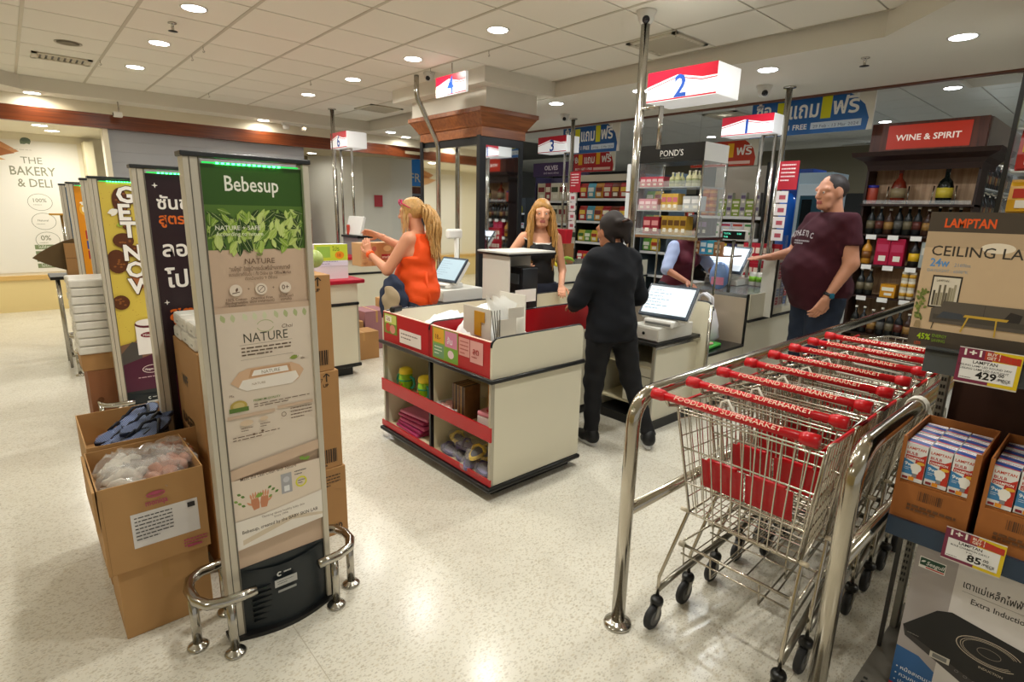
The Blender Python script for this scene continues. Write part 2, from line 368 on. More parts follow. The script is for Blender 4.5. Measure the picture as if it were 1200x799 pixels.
# ------------------------------------------------------------------ lamps and ceiling fittings
def lamp(x, y, z, label, warm=True, watts=None, r=.075, group='round recessed ceiling downlights'):
    t = thing('ceiling_downlight', label, 'ceiling light', (x, y, z), 0, group)
    MB().lathe([(r, -.004), (r+.014, -.006), (r+.014, .004), (r, .004)], seg=24).build('trim_ring', WHITE, t)
    MB().lathe([(r, -.0045), (r*.98, -.006)], seg=24).build('diffuser', mat('#fffaf0', .5, emit=14.0) if warm else mat('#f7fbff', .5, emit=14.0), t)
    L = bpy.data.lights.new('downlight', 'AREA'); L.shape = 'DISK'; L.size = 2*r; L.energy = watts or LAMP_W; L.color = WARM if warm else COOL
    L.spread = R(165)
    lo = bpy.data.objects.new('lamp_glow', L); COL.objects.link(lo); lo.parent = t; lo.location = (0, 0, -.012)
    return t
LAMP_OUT = 'round white downlight of the raised tiled ceiling'
for i, x in enumerate((1.18, 2.98)):
    for j in range(6):
        y = 1.15+1.21*j+(.0 if i else -.02)
        row = ['left', 'right'][i]; n = ['nearest', 'second nearest', 'third', 'fourth', 'fifth', 'farthest'][j]
        lamp(x, y, 2.94, f'round white downlight, {n} of the {row} row in the raised tiled ceiling')
for j, (x, y, lab) in enumerate(((4.87, 1.05, 'round downlight near the right edge above the wine sign'), (4.87, 2.34, 'round downlight between lane signs 2 and 1'), (4.86, 3.6, 'small downlight just left of lane sign 2'), (4.79, 4.69, 'round downlight right of the column cornice'),
        (4.8, 8.4, 'round downlight left of the column, nearer one'), (5.29, 8.75, 'round downlight left of the column just above wood band'), (2.95, 8.78, 'small downlight above the grey wall wood band'), (.4, 8.8, 'downlight above the bakery wood band'))):
    lamp(x, y, 2.79, lab, j > 4, 2.5 if j > 4 else None)
for x, y in ((.6, 10.0), (.45, 9.4), (-1.2, 9.6), (-3, 9.8), (2.4, 10.1)): lamp(x, y, 2.5, 'round downlight in the bakery ceiling', True, 9, group='bakery ceiling downlights')
for x, y in ((-2.0, 1.2), (-2.0, 3.5), (-2.0, 6.0), (1.2, -1.2), (4.9, -1.4), (-3.6, 8.0)): lamp(x, y, 2.79, 'round downlight outside the picture behind the viewer', True, group='downlights around the entrance')
lamp(4.35, 10.5, 2.55, 'downlight in the dim storage nook ceiling', True, 3, group='storage nook light')
for x, y in ((7.63, 1.65), (7.6, 4.2), (7.6, 6.8), (7.6, -.9), (9.6, 2.8), (9.6, 5.5), (9.6, 8.5), (7.6, 9.5), (9.4, 11.5), (11.8, 10.5), (12.5, 6.0)):
    lamp(x, y, 2.975, 'round cool downlight in the far tiled ceiling', False, 11, group='cool downlights over the shop floor')
def tubelight(x, y, z, L, lab, rz=0):
    t = thing('tube_light', lab, 'ceiling light', (x, y, z), rz)
    box('housing', WHITE, -.1, -L/2, -.03, .1, L/2, 0, t)
    box('diffuser', mat('#e9f3ff', .5, emit=9.0), -.08, -L/2+.02, -.045, .08, L/2-.02, -.03, t)
tubelight(12.2, 3.4, 2.97, 1.6, 'long bluish tube light in the ceiling beyond the blue banner')
tubelight(9.4, 13.5, 2.98, 2.0, 'long bluish tube light left of the column', R(50))
def vent(x, y, z, w, d, lab, rz=0, n=9):
    t = thing('air_vent', lab, 'vent', (x, y, z), rz)
    b = MB()
    for s_ in (-1, 1): b.box(s_*w/2-.02, -d/2-.02, -.012, s_*w/2+.02, d/2+.02, 0); b.box(-w/2-.02, s_*d/2-.02, -.012, w/2+.02, s_*d/2+.02, 0)
    b.build('vent_frame', mat('#c9c2ae', .5), t); box('duct', DARK, -w/2, -d/2, -.002, w/2, d/2, -.001, t)
    for k in range(n): MB().add([(-w/2+(k+.2)*w/n, -d/2, -.003), (-w/2+(k+.75)*w/n, -d/2, -.014), (-w/2+(k+.75)*w/n, d/2, -.014), (-w/2+(k+.2)*w/n, d/2, -.003)], [(0, 1, 2, 3)]).build('vent_slat', mat('#b3ac98', .5), t)
vent(.6, 7.32, 2.938, .42, .25, 'beige slatted air grille in the left ceiling tiles')
vent(4.15, 2.85, 2.938, .42, .42, 'square ceiling air grille beside the first pole')
vent(4.05, 7.4, 2.938, .45, .45, 'square ceiling air grille left of lane sign 4')
vent(7.7, 4.2, 2.975, .45, .45, 'square ceiling air grille above lane sign 1'); vent(7.45, 1.28, 2.975, .45, .45, 'square ceiling air grille at the right edge of the far ceiling')
t = thing('ceiling_speaker', 'round brown-grey ceiling speaker grille beside the air vent', 'speaker', (.60, 6.58, 2.938))
MB().lathe([(.085, 0), (.1, -.004), (.1, .001), (.085, .001)], seg=24).build('rim', mat('#b5ad98', .5), t); MB().lathe([(.083, -.003), (.05, -.006)], seg=24).build('grille', mat('#7a7260', .8), t)
def sprinkler(x, y, z, lab):
    t = thing('sprinkler', lab, 'sprinkler', (x, y, z))
    MB().lathe([(.03, 0), (.03, -.006), (.01, -.008), (.01, -.05), (.014, -.055)], seg=12).build('body', CHROME, t)
    MB().lathe([(.032, -.058), (.034, -.061), (.0, -.063)], seg=12).build('deflector', DARK, t)
sprinkler(1.14, 5.25, 2.938, 'small metal ceiling sprinkler between the left downlights'); sprinkler(5.0, 1.66, 2.79, 'dark sprinkler in the plain ceiling right of lane sign 1')
for k, (x, y) in enumerate(((.277+.602, 7.1), (.277+1.204, 5.8), (.277+1.204, 6.2), (.277+1.806, 8.1), (2.08+.602, 6.4), (2.685+.6, 4.05), (2.685+.6, 4.95), (3.89, 2.6))):
    t = MB().tube([(x, y, 2.938), (x, y, 2.91), (x+.012, y, 2.9), (x, y, 2.89), (x-.008, y, 2.897)], .003, 5).build('ceiling_hook', CHROME); tag(t, 'small wire hook hanging from a ceiling rail', 'hook', 'wire hooks under the ceiling rails')
def dome(x, y, z, lab, s=1.0):
    t = thing('dome_camera', lab, 'security camera', (x, y, z))
    MB().lathe([(.06*s, 0), (.06*s, -.012*s), (.05*s, -.03*s), (.048*s, -.05*s), (.035*s, -.075*s), (.0, -.085*s)], seg=20).build('housing', mat('#cfccc4', .4), t)
    MB().ball((-.028*s, -.02*s, -.058*s), .024*s).build('lens', mat('#15151a', .08), t)
dome(5.43, 2.62, 2.79, 'white dome security camera left of pole at lane sign 1', 1.2); dome(5.37, 5.1, 2.79, 'dome security camera right of the column near lane sign 3'); dome(3.38, 5.12, 2.94, 'white security camera beside lane sign 4')
t = thing('bullet_camera', 'small white camera hanging from the ceiling over brown wood band', 'security camera', (1.2, 8.7, 2.79))
MB().tube([(0, 0, 0), (0, 0, -.12)], .008, 8).build('stem', CHROME, t); box('housing', WHITE, -.06, -.04, -.18, .03, .04, -.12, t, .008); MB().lathe([(.02, -.065), (.02, -.05)], (0, 0, -.15), axis='x', seg=12).build('lens', BLACK, t)
t = thing('spot_track', 'ceiling track with two small spotlights over the wood band', 'ceiling light', (3.4, 8.75, 2.79))
box('track', WHITE, -.2, -.03, -.03, .2, .03, 0, t); MB().lathe([(.04, -.09), (.05, -.03)], (-.14, 0, 0), seg=14).build('spot_head', WHITE, t); MB().lathe([(.04, -.09), (.05, -.03)], (.12, 0, 0), seg=14).build('spot_head', WHITE, t)
L = bpy.data.lights.new('s', 'SPOT'); L.energy = 1.5; L.color = (1, .78, .5); L.spot_size = R(110); L.shadow_soft_size = .04
for x in (2.95, 3.52, .6):
    lo = bpy.data.objects.new('band_spot', L); COL.objects.link(lo); lo.location = (x, 8.7, 2.74); lo.rotation_euler = (R(35), 0, 0); lo.parent = t; lo.location = (x-3.4, -.05, -.05)
# ================================================================== corral rails
def corral(name, y, x0, x1, label, mid=.5):
    t = thing(name, label, 'railing', (x0, y, 0)); L = x1-x0; r = .027; B = .11
    pts = [(0, 0, 0), (0, 0, .96-B)]+[(B-B*math.cos(a), 0, .96-B+B*math.sin(a)) for a in (math.pi/12*k for k in range(1, 7))]+[(L-B, 0, .96)]+[(L-B+B*math.sin(a), 0, .96-B+B*math.cos(a)) for a in (math.pi/12*k for k in range(1, 7))]+[(L, 0, 0)]
    MB().tube(pts, r, 16).build('handrail', steel('#bdb6a8', .14), t)
    MB().tube([(0, 0, mid), (L, 0, mid)], .022, 14).build('mid_rail', steel('#bdb6a8', .16), t)
    for x in ((0, L) if L < 2.5 else (0, L/2, L)):
        MB().lathe([(.052, 0), (.056, .004), (.054, .012), (.04, .018), (.031, .024), (.0275, .026)], (x, 0, 0), 24).build('floor_flange', CHROME, t)
        if 0 < x < L: MB().tube([(x, 0, 0), (x, 0, .96)], .02, 12).build('post', CHROME, t)
    return t
corral('trolley_rail', 1.12, 1.61, 5.43, 'long chrome trolley bay rail, far left side, nearest post on open floor')
corral('trolley_rail', .43, 1.71, 3.9, 'chrome trolley bay rail nearest the viewer, tied to the lamp shelf', .6)
# ================================================================== security gates
ALUW = mat('#c9c1b0', .35, .25, name='brushed_aluminium')
def gate(y, label, art, glow=True, h=1.74):
    t = thing('security_gate', label, 'security gate', (.42, y, 0), 0, 'shop exit security gates')
    w = .39
    b = MB(); n = 14; poly = [(-.01, -.03)]+[(-.01+(w+.02)*k/n, -.03-.05*math.sin(math.pi*k/n)) for k in range(1, n)]+[(w+.01, -.03), (w+.01, .03), (-.01, .03)]
    b.prism(poly, 0, .016); b.build('base_plate', BLACK, t)
    for x0, x1, nm in ((0, .047, 'side_post'), (w-.022, w, 'side_post')):
        b = MB(); b.box(x0, -.03, .016, x1, .03, h); 
        if x1-x0 > .03: b.box(x0+.017, -.032, .016, x0+.02, -.028, h, 1); b.box(x1-.005, -.033, .016, x1, -.026, h, 1)
        b.build(nm, [ALUW, mat('#6f6a60', .4, .4)], t, .003)
    b = MB(); n = 12; x0, x1 = .047, w-.022; vs = []; fs = []
    for k in range(n+1):
        s_ = math.sin(math.pi*k/n); x = x0+(x1-x0)*k/n; vs += [(x, -.018-.04*s_, .016), (x, -.018-.012*s_, .275-.03*s_+.0*k)]
    for k in range(n): fs.append((2*k, 2*k+2, 2*k+3, 2*k+1))
    b.add(vs, fs, 0, True); b.box(x0, -.018, .016, x1, .018, .28); b.build('lower_cover', mat('#22282b', .35), t)
    for k in range(7): box('vent_rib', mat('#171b1d', .4), x0+.03, -.042-.0*k, .05+.022*k, x0+.10, -.03, .054+.022*k, t)
    p = Print(frame((x0+.11, -.0525, .17), '-y'))
    p.rect(0, 0, .085, .032, '#b9b9b5').scribble(.01, .02, .06, 2, .009, '#55585a').rect(.01, -.025, .08, -.015, '#9a9c9a').ring(.02, .055, .01, .01, .005, '#d0d0cc', a0=.8, a1=5.5).scribble(.036, .055, .045, 1, .02, '#c0c0bc'); p.build('cover_label', t)
    box('poster_core', mat('#d9cfbf', .6), x0, -.012, .28, x1, .012, h-.012, t)
    b = MB(); b.box(-.006, -.036, h, w+.006, .036, h+.016); b.build('top_bar', mat('#26282a', .35), t, .003)
    if glow:
        b = MB()
        for k in range(13): b.box(x0+.05+.016*k, -.0175, h-.0165, x0+.058+.016*k, -.0135, h-.0125)
        b.build('status_lamp', mat('#35ff7a', .4, emit=14), t)
        box('status_strip', mat('#18c850', .4, emit=1.2), x0+.01, -.0135, h-.016, x1-.01, -.0122, h-.0115, t)
    p = Print(frame((x0, -.0125, .28), '-y'), .35); art(p, x1-x0, h-.018-.28); p.build('printed_poster', t)
    return t
def art_baby(p, w, h):
    C, C2, G, T = '#cfb49b', '#dfd0be', '#34581a', '#6a4f3c'
    p.rect(0, 0, w, h, C)
    p.rect(0, h-.125, w, h, G).text('Bebesup', w/2-.005, h-.08, .068, '#f4f2e6', w=.17, align='c', bold=.012)
    p.rect(0, h-.27, w, h-.125, '#54762c')
    r = random.Random(3)
    for k in range(230):
        x, y = r.uniform(.004, w-.004), h-.15-r.random()*.095; L = r.uniform(.03, .055); a = r.uniform(-2.6, -.5) if r.random() < .6 else r.uniform(0, 3.1)
        x2, y2 = x+L*math.cos(a), y+L*math.sin(a)
        if not (.004 < x2 < w-.004 and y2 < h-.13): continue
        c = r.choice(['#a9c35a', '#c3d67c', '#8fae43', '#6d8e32', '#b7cc6a', '#3e5c22', '#2c4618', '#34501c'])
        p.leaf(x, y, L, L*.21, a, c).line(x, y, x+.9*(x2-x), y+.9*(y2-y), .0008, '#dbe6a4')
    p.text('NATURE + SAFE', .03, h-.205, .02, '#eef0da', bold=.01).text('According to nature', .03, h-.224, .018, '#e4ecc4', bold=.01)
    p.leaf(w/2, h-.292, .014, .004, 2.4, '#7f8a4a').leaf(w/2, h-.292, .014, .004, .7, '#7f8a4a')
    p.text('NATURE', w/2, h-.318, .026, T, align='c')
    p.text('“เบบี้ซุป” ทิชชู่เปียกระดับพรีเมียมจากเกาหลี', w/2, h-.340, .019, T, w=.2, align='c', bold=.01).text('แบรนด์ขายดีอันดับ 1 ทั้ง Online และ Offline Market', w/2, h-.357, .015, T, w=.205, align='c', bold=.006).text('ต่อเนื่องถึง 9 ปีซ้อน', w/2, h-.372, .014, T, align='c')
    for k, (a, bb) in enumerate((('100% Cotton', 'Biodegradable'), ('Chemical Free', 'ปราศจากสารเคมี'), ('ใช้ได้ตั้งแต่', 'แรกเกิด'))):
        cx = .075+.082*k; p.ell(cx, h-.405, .02, .02, '#e7d8c6')
        if k == 0: p.line(cx-.012, h-.415, cx+.012, h-.411, .003, T).leaf(cx, h-.411, .016, .004, 1.2, T)
        if k == 1: p.ring(cx, h-.405, .013, .013, .002, T).line(cx-.009, h-.414, cx+.009, h-.396, .002, T)
        if k == 2: p.text('0+', cx-.012, h-.412, .024, T, bold=.01)
        if k: p.text('+', cx-.045, h-.408, .016, T)
        p.text(a, cx, h-.44, .0125, T, align='c', bold=.008).text(bb, cx, h-.451, .0125, T, align='c', bold=.008).text('ไม่มีพลาสติก' if k == 0 else '', cx, h-.462, .011, T, align='c')
    y = h-.48
    p.rect(0, .40, w, y, C2)
    for k in range(9): p.leaf(.02+.035*k, y-.004, .03, .008, -1.2-.4*r.random(), r.choice(['#c3c79b', '#d4d6b2', '#b1b985']))
    p.rect(0, y, w, y+.02, C).ring(w/2, y-.055, .03, .022, .003, '#b8b98f', a0=.3, a1=2.8).ring(w/2, y-.055, .03, .022, .003, '#b8b98f', a0=3.4, a1=6.0)
    p.text('NATURE', w/2, y-.108, .046, '#4d4a3c', w=.15, align='c').text('Choi', w/2+.055, y-.07, .02, T, ital=.2).line(.07, y-.116, .25, y-.114, .0008, T).scribble(.075, y-.13, .17, 3, .012, '#6d5b4a', .4).line(.07, y-.168, .25, y-.166, .0008, T)
    # pack of wipes
    cy = y-.245; p.poly([(.03, cy), (.06, cy+.035), (.09, cy+.045), (.24, cy+.045), (.27, cy+.03), (.285, cy+.01), (.265, cy-.02), (.24, cy-.035), (.08, cy-.035), (.055, cy-.02)], '#d7b290')
    p.poly([(.055, cy-.02), (.08, cy-.035), (.24, cy-.035), (.265, cy-.015), (.255, cy+.01), (.07, cy+.005)], '#efe6da').poly([(.09, cy+.01), (.1, cy+.04), (.235, cy+.04), (.24, cy+.01)], '#c79a72').poly([(.1, cy+.015), (.11, cy+.035), (.225, cy+.035), (.23, cy+.015)], '#f1ebe2')
    p.text('NATURE', .167, cy+.019, .017, '#8d7b5e', align='c').text('NATURE', .1, cy-.018, .012, '#a38d70').text('75s', .022, cy-.05, .012, T).text('40s', .275, cy+.05, .012, T).leaf(.235, cy+.06, .035, .008, .1, '#8b9a45').text('4 ชั้น', .262, cy+.06, .01, '#f1ebe2')
    cy -= .085; p.ell(.05, cy, .028, .02, '#b9a14e').ell(.05, cy, .019, .013, '#cdb877').rect(.018, cy-.022, .082, cy-.006, '#5d7a33').text('PREMIUM QUALITY', .1, cy+.006, .011, '#6d8a3c', bold=.01).scribble(.1, cy-.006, .2, 2, .009, T)
    cy -= .045; p.rect(.01, cy, .17, cy+.012, C).rect(.18, cy+.006, w-.01, cy+.018, C).ell(.07, cy-.022, .022, .011, '#dcc3a6').ell(.13, cy-.018, .014, .008, '#dcc3a6').scribble(.05, cy-.042, .04, 2, .009, T).scribble(.115, cy-.038, .035, 2, .009, T).ring(.2, cy-.018, .009, .009, .002, T).scribble(.225, cy-.004, .08, 4, .012, T).scribble(.02, cy-.07, .16, 2, .01, T).ell(.09, cy-.068, .005, .004, T).ell(.12, cy-.062, .005, .004, T)
    p.poly([(0, .36), (w, .40), (w, .44), (0, .40)], C)
    p.rect(0, .20, w, .36, '#e3d3c0').text('Meet the Leaf Clean with Nature', w/2-.03, .352, .018, T, w=.2, align='c', bold=.006).leaf(w-.06, .37, .025, .008, .3, '#7ea042').leaf(w-.055, .372, .025, .008, 2.6, '#7ea042')
    for s_ in (-1, 1):
        hx = .09+s_*.017; p.poly([(hx-s_*.014, .228), (hx+s_*.006, .225), (hx+s_*.014, .25), (hx+s_*.013, .27), (hx-s_*.012, .272), (hx-s_*.016, .25)], '#c98560')
        for q in range(4): p.leaf(hx+s_*(-.010+.0068*q), .266, .034-.004*abs(q-1.4), .0036, 1.57-s_*(.10*q-.12), '#d6966f')
        p.leaf(hx+s_*.010, .245, .026, .004, 1.57-s_*.8, '#d6966f').leaf(.075, .275, .03, .009, .3, '#86a844')
    for k in range(9): p.leaf(.04-.012*(k % 3)+(0 if k < 5 else .105), .25+.012*k-(0 if k < 5 else .05), .016, .005, 2.6 if k < 5 else .5, r.choice(['#5f8236', '#83a24b', '#43662b']))
    p.rect(.17, .255, .21, .335, '#a9a8ab').rect(.18, .262, .2, .285, '#e6e6e6').ell(.19, .31, .012, .012, '#c5c5c8').ring(.245, .285, .022, .022, .006, '#e2dc3c').scribble(.222, .33, .045, 2, .012, '#55565c').scribble(.232, .29, .028, 2, .01, '#55565c')
    p.poly([(0, .085), (w, .105), (w, .225), (.1, .20), (0, .2)], '#ece4d8').poly([(.02, .1), (.2, .14), (w, .12), (w, .13), (.2, .16), (.02, .12)], '#d6c6ae')
    p.text('Thinking about healthy baby skin', w/2+.01, .185, .013, T, w=.16, align='c').text('Since 1994', w/2, .172, .012, T, align='c').text('Bebesup, created by the BABY SKIN LAB', w/2, .145, .019, '#4a3c30', w=w-.04, align='c', bold=.01)
def art_dark(p, w, h):
    p.rect(0, 0, w, h, '#25111a')
    Wt, Or = '#f0ebe4', '#d9671e'
    for t_, y, sz, c in (('ซันชาย', h-.15, .075, Wt), ('สูตรโปรตีน', h-.215, .062, Or), ('ลองแล้ว', h-.36, .095, Wt), ('โปรตีน', h-.50, .105, Wt), ('สูตรใหม่', h-.655, .09, Or)):
        p.text(t_, .035, y, sz, c, bold=.022)
    for x, y in ((.035, h-.05), (.03, h-.57), (.3, h-.2)): p.leaf(x-.012, y, .024, .003, 0, Wt).leaf(x, y-.012, .024, .003, 1.571, Wt)
    p.poly([(0, 0), (w, 0), (w, .30), (0, .12)], '#7c5464').poly([(.03, .3), (.03, .52), (.05, .57), (.05, .62), (.11, .62), (.11, .57), (.14, .52), (.14, .3)], '#5d2234').rect(.045, .57, .115, .6, '#d6c9c4').rect(.04, .33, .13, .47, '#8b4a58').text('PROTEIN', .045, .42, .022, Wt, bold=.01).scribble(.045, .4, .08, 4, .014, '#e6d6d0').ell(.09, .2, .05, .03, '#3d1016').ell(.2, .14, .06, .035, '#4a141a')
def art_ice(p, w, h):
    r = random.Random(5)
    p.rect(0, 0, w, h, '#d6bd4f')
    for k in range(120): p.ell(r.random()*w, .4+r.random()*(h-.42), .002, .002, '#a2662c', 6)
    for x, y, a, b_ in ((.11, h-.12, .045, .085), (.1, h-.38, .06, .05), (.14, h-.45, .05, .04), (.05, h-.52, .06, .08), (.13, h-.27, .03, .04), (.04, h-.8, .05, .05)):
        p.ell(x, y, a, b_, '#5a2f17'); [p.ell(x+r.uniform(-a, a)*.6, y+r.uniform(-b_, b_)*.6, .008, .006, '#8b5427', 8) for _ in range(7)]
    p.leaf(.03, h-.2, .07, .02, .3, '#f0ece0').leaf(.05, h-.22, .06, .015, .9, '#f0ece0').leaf(.07, h-.28, .05, .015, .2, '#9db33b').ell(.17, h-.66, .07, .05, '#a9643c')
    p.poly([(0, .34), (.09, .36), (.2, .5), (w, .5), (w, .2), (0, .2)], '#7a5a44').poly([(.0, .28), (.07, .36), (.12, .34), (.12, .2), (0, .2)], '#4a4642').rect(.1, .26, .25, .48, '#ece7e2').ell(.175, .48, .078, .03, '#5a1c2a').ell(.175, .49, .072, .024, '#e9e3dd').ell(.175, .4, .05, .02, '#7a1e30').text('Häagen', .14, .392, .025, '#efe8e0', bold=.01)
    p.poly([(0, 0), (w, 0), (w, .3), (0, .2)], '#4b1630').ring(.17, .15, .06, .03, .004, '#e9d5d0').text('Häagen-Dazs', .17, .142, .022, '#efe4e0', align='c', w=.09, bold=.012).scribble(.08, .09, .2, 1, .02, '#c9a9ae')
    for k, ch in enumerate('GETNOW'):
        y = h-.13-.115*k-(.04 if k > 2 else 0); p.text(ch, .088, y, .15, '#4a2612', bold=.06).text(ch, .092, y+.003, .145, '#f7f4ee', bold=.035)
def art_choc(p, w, h):
    p.rect(0, 0, w, h, '#2d1f20').leaf(.05, .9, .02, .003, 0, '#ffffff').ell(.1, .8, .05, .09, '#4a3f44').text('ใหม่', .03, h-.2, .09, '#e9e2da', bold=.02)
def art_orange(p, w, h):
    p.rect(0, 0, w, h, '#d98c14').ell(.08, h-.2, .06, .06, '#e9b23c').text('โปร', .03, h-.22, .1, '#f3efe2', bold=.03)
    for k, c in enumerate(('#a81f24', '#1f3f8f', '#9a1a2a')): p.rect(.04, h-.46-.09*k, .16, h-.385-.09*k, c).text(['สด', 'ใหม่', 'ดี'][k], .06, h-.44-.09*k, .05, '#f1ece0', bold=.02)
    p.ell(.1, h-.75, .05, .03, '#c2451a').text('฿ 50', .03, h-.9, .07, '#f7f2dd', bold=.02).ell(.1, h-1.05, .06, .03, '#b4501c')
def art_blue(p, w, h): p.rect(0, 0, w, h, '#2f5f86').text('NEW', .03, h-.2, .1, '#e6eef4', bold=.02)
gate(2.02, 'nearest security gate with green and beige baby wipes poster', art_baby)
gate(2.95, 'second security gate with dark plum poster and Thai lettering', art_dark, True)
gate(4.62, 'third security gate with yellow ice cream poster reading GET NOW', art_ice)
gate(5.12, 'fourth security gate with narrow dark brown poster strip', art_choc, False)
gate(6.37, 'fifth security gate with orange poster strip', art_orange)
gate(7.23, 'farthest security gate with thin blue poster strip', art_blue, False)
def guard(y, side, label):
    t = thing('guard_rail', label, 'railing', (0, y, 0), 0, 'low chrome guard rails round the security gates')
    if side == 'l': P_ = [(.50, -.095), (.40, -.09), (.345, -.07), (.318, -.02), (.312, .06), (.33, .12), (.37, .15), (.46, .16)]; posts = [(.412, -.09), (.316, .03), (.45, .16)]
    else: P_ = [(.735, -.09), (.82, -.085), (.88, -.06), (.908, -.01), (.912, .05), (.89, .11), (.84, .14), (.76, .15)]; posts = [(.80, -.085), (.906, .0), (.80, .145)]
    Q = []
    for i in range(len(P_)-1):
        a, b_ = P_[i], P_[i+1]; Q += [(a[0], a[1], .225), ((a[0]+b_[0])/2, (a[1]+b_[1])/2, .225)]
    Q.append((P_[-1][0], P_[-1][1], .225))
    MB().tube(Q, .0185, 14).build('loop', CHROME, t)
    for x, yy in posts:
        MB().tube([(x, yy, 0), (x, yy, .222)], .0165, 14).build('post', CHROME, t)
        MB().lathe([(.036, 0), (.038, .006), (.032, .013), (.02, .018), (.017, .022)], (x, yy, 0), 20).build('floor_flange', CHROME, t)
guard(2.02, 'l', 'low chrome guard loop at the left foot of the baby wipes gate'); guard(2.02, 'r', 'low chrome guard loop at the right foot of the baby wipes gate')
guard(4.62, 'l', 'low chrome guard loop at the left foot of the yellow poster gate'); guard(2.95, 'l', 'chrome guard loop beside the plum poster gate')
guard(6.37, 'l', 'far chrome guard loop at the orange poster gate'); guard(7.23, 'l', 'farthest chrome guard loop at the thin blue gate')

# ================================================================== checkout bagging counter (lane 2)
X0, X1, Y0, Y1, YM = 1.827, 2.556, 2.19, 3.375, 2.79
t = thing('bagging_counter', 'cream and red bagging counter with open shelves facing the exit gates', 'counter', (X0, Y0, 0))
W_, D_ = X1-X0, Y1-Y0
INN = mat('#d9cfae', .45)
box('plinth', BLACK, .05, .05, 0, W_-.03, D_-.03, .055, t); b = MB(); b.box(-.03, -.02, .055, W_+.01, D_+.03, .082); b.build('bumper', BLACK, t, .012)
box('front_panel', CREAM, .022, -.0, .085, W_, .018, .695, t); box('back_panel', CREAM, .022, D_-.018, .085, W_, D_, .695, t); box('rear_panel', INN, .40, .018, .085, .42, D_-.018, .695, t)
for y in (.002, D_-.02): box('edge_strip', ALU, -.003, y, .082, .022, y+.018, .70, t)
for y in (YM-Y0-.009,): box('divider', INN, .02, y, .085, .40, y+.018, .69, t); box('divider_post', BLACK, -.004, y, .085, .02, y+.018, .70, t)
for z in (.092, .36): box('shelf', INN, .0, .018, z, .40, D_-.018, z+.014, t)
box('worktop', INN, 0, 0, .69, W_, D_, .702, t)
b = MB(); b.tube([(W_, -.012, .705), (-.012, -.012, .705), (-.012, D_+.012, .705)], .014, 8); b.build('rub_rail', BLACK, t)
b = MB(); 
for z in (.0,): b.box(-.008, -.004, .352, .004, D_+.02, .437)
b.build('red_band', RED, t, .002); box('red_band', RED, -.008, -.004, .03+.055, .004, D_+.03, .125, t, .002)
def rpanel(x0, x1, z0, z1, y0, y1, m, name='tray_panel', r=.045, parent=t, both=True):
    pl = [(x0, z0), (x1, z0)]+[(x1-r+r*math.cos(a), z1-r+r*math.sin(a)) for a in (math.pi/12*k for k in range(7))]+([(x0+r-r*math.sin(a), z1-r+r*math.cos(a)) for a in (math.pi/12*k for k in range(7))] if both else [(x0, z1)])
    b = MB().prism(pl, y0, y1, 'y'); return b.build(name, m, parent), pl
def rim(pl, y0, y1, parent, r=.008):
    b = MB(); b.tube([(p[0], (y0+y1)/2, p[1]) for p in pl[2:]], r, 6); b.build('edge_trim', BLACK, parent)
o, pl = rpanel(.0, W_, .715, .935, .0, .016, CREAM); rim(pl, .0, .016, t)
o, pl = rpanel(.0, W_+1.25, .715, .915, D_-.016, D_, CREAM); rim(pl, D_-.016, D_, t)
for y0, y1 in ((.018, YM-Y0-.012), (YM-Y0+.014, D_-.02)):
    box('tray_panel', RED, 0, y0, .715, .016, y1, .917, t); box('panel_cap', mat('#e7c2b0', .5), 0, y0, .917, .016, y1, .92, t)
o, pl = rpanel(.0, W_+.85, .715, .93, YM-Y0-.01, YM-Y0+.012, mat('#a01018', .3), 'tray_divider'); rim(pl, YM-Y0-.01, YM-Y0+.012, t)
box('wing_top', INN, W_, YM-Y0-.01, .69, W_+1.25, D_, .702, t); box('wing_panel', CREAM, W_, YM-Y0, .085, W_+1.25, YM-Y0+.018, .69, t)
box('plinth', BLACK, W_, YM-Y0+.03, 0, W_+1.2, D_-.03, .08, t)
# stickers
p = Print(frame((X0-.0005, 2.19+1.155, .725), '-x'))
p.rect(0, .05, .17, .185, '#6f8a2c').rect(.01, .12, .16, .18, '#c9cf6a').ell(.05, .09, .03, .03, '#c23a2c').ell(.11, .085, .035, .03, '#d98a7a').rect(.02, .13, .1, .17, '#e9e6d2').text('โปร', .03, .137, .035, '#8a2020', bold=.02)
p.rect(.2, .015, .46, .105, '#e9dfd8').scribble(.22, .075, .2, 2, .025, '#7d6a66'); tag(p.build('sticker'), 'pair of stickers on the far half of the red counter front', 'sticker')
p = Print(frame((X0-.0005, 2.755, .725), '-x'))
p.rect(.0, .0, .26, .19, '#86a83c').rect(.01, .1, .12, .185, '#e0a52c').rect(.13, .09, .25, .185, '#d787a6').rect(.01, .01, .12, .09, '#6f9a72').rect(.13, .01, .25, .085, '#78a83a').text('18.-', .03, .12, .04, '#7a3a14', bold=.02).text('ส้ม', .15, .11, .05, '#f1e6ec', bold=.02).scribble(.02, .07, .08, 3, .02, '#e6ecd6').ell(.19, .05, .03, .025, '#e9cfd6')
p.rect(.27, .07, .37, .175, '#e3a49c').rect(.375, .05, .49, .175, '#e5aaa4').scribble(.28, .15, .08, 4, .022, '#b85a58').text('ลด', .4, .1, .05, '#b03034', bold=.02).scribble(.39, .08, .08, 1, .02, '#a03030'); tag(p.build('sticker'), 'green, orange and pink stickers on the near half of the red counter front', 'sticker')
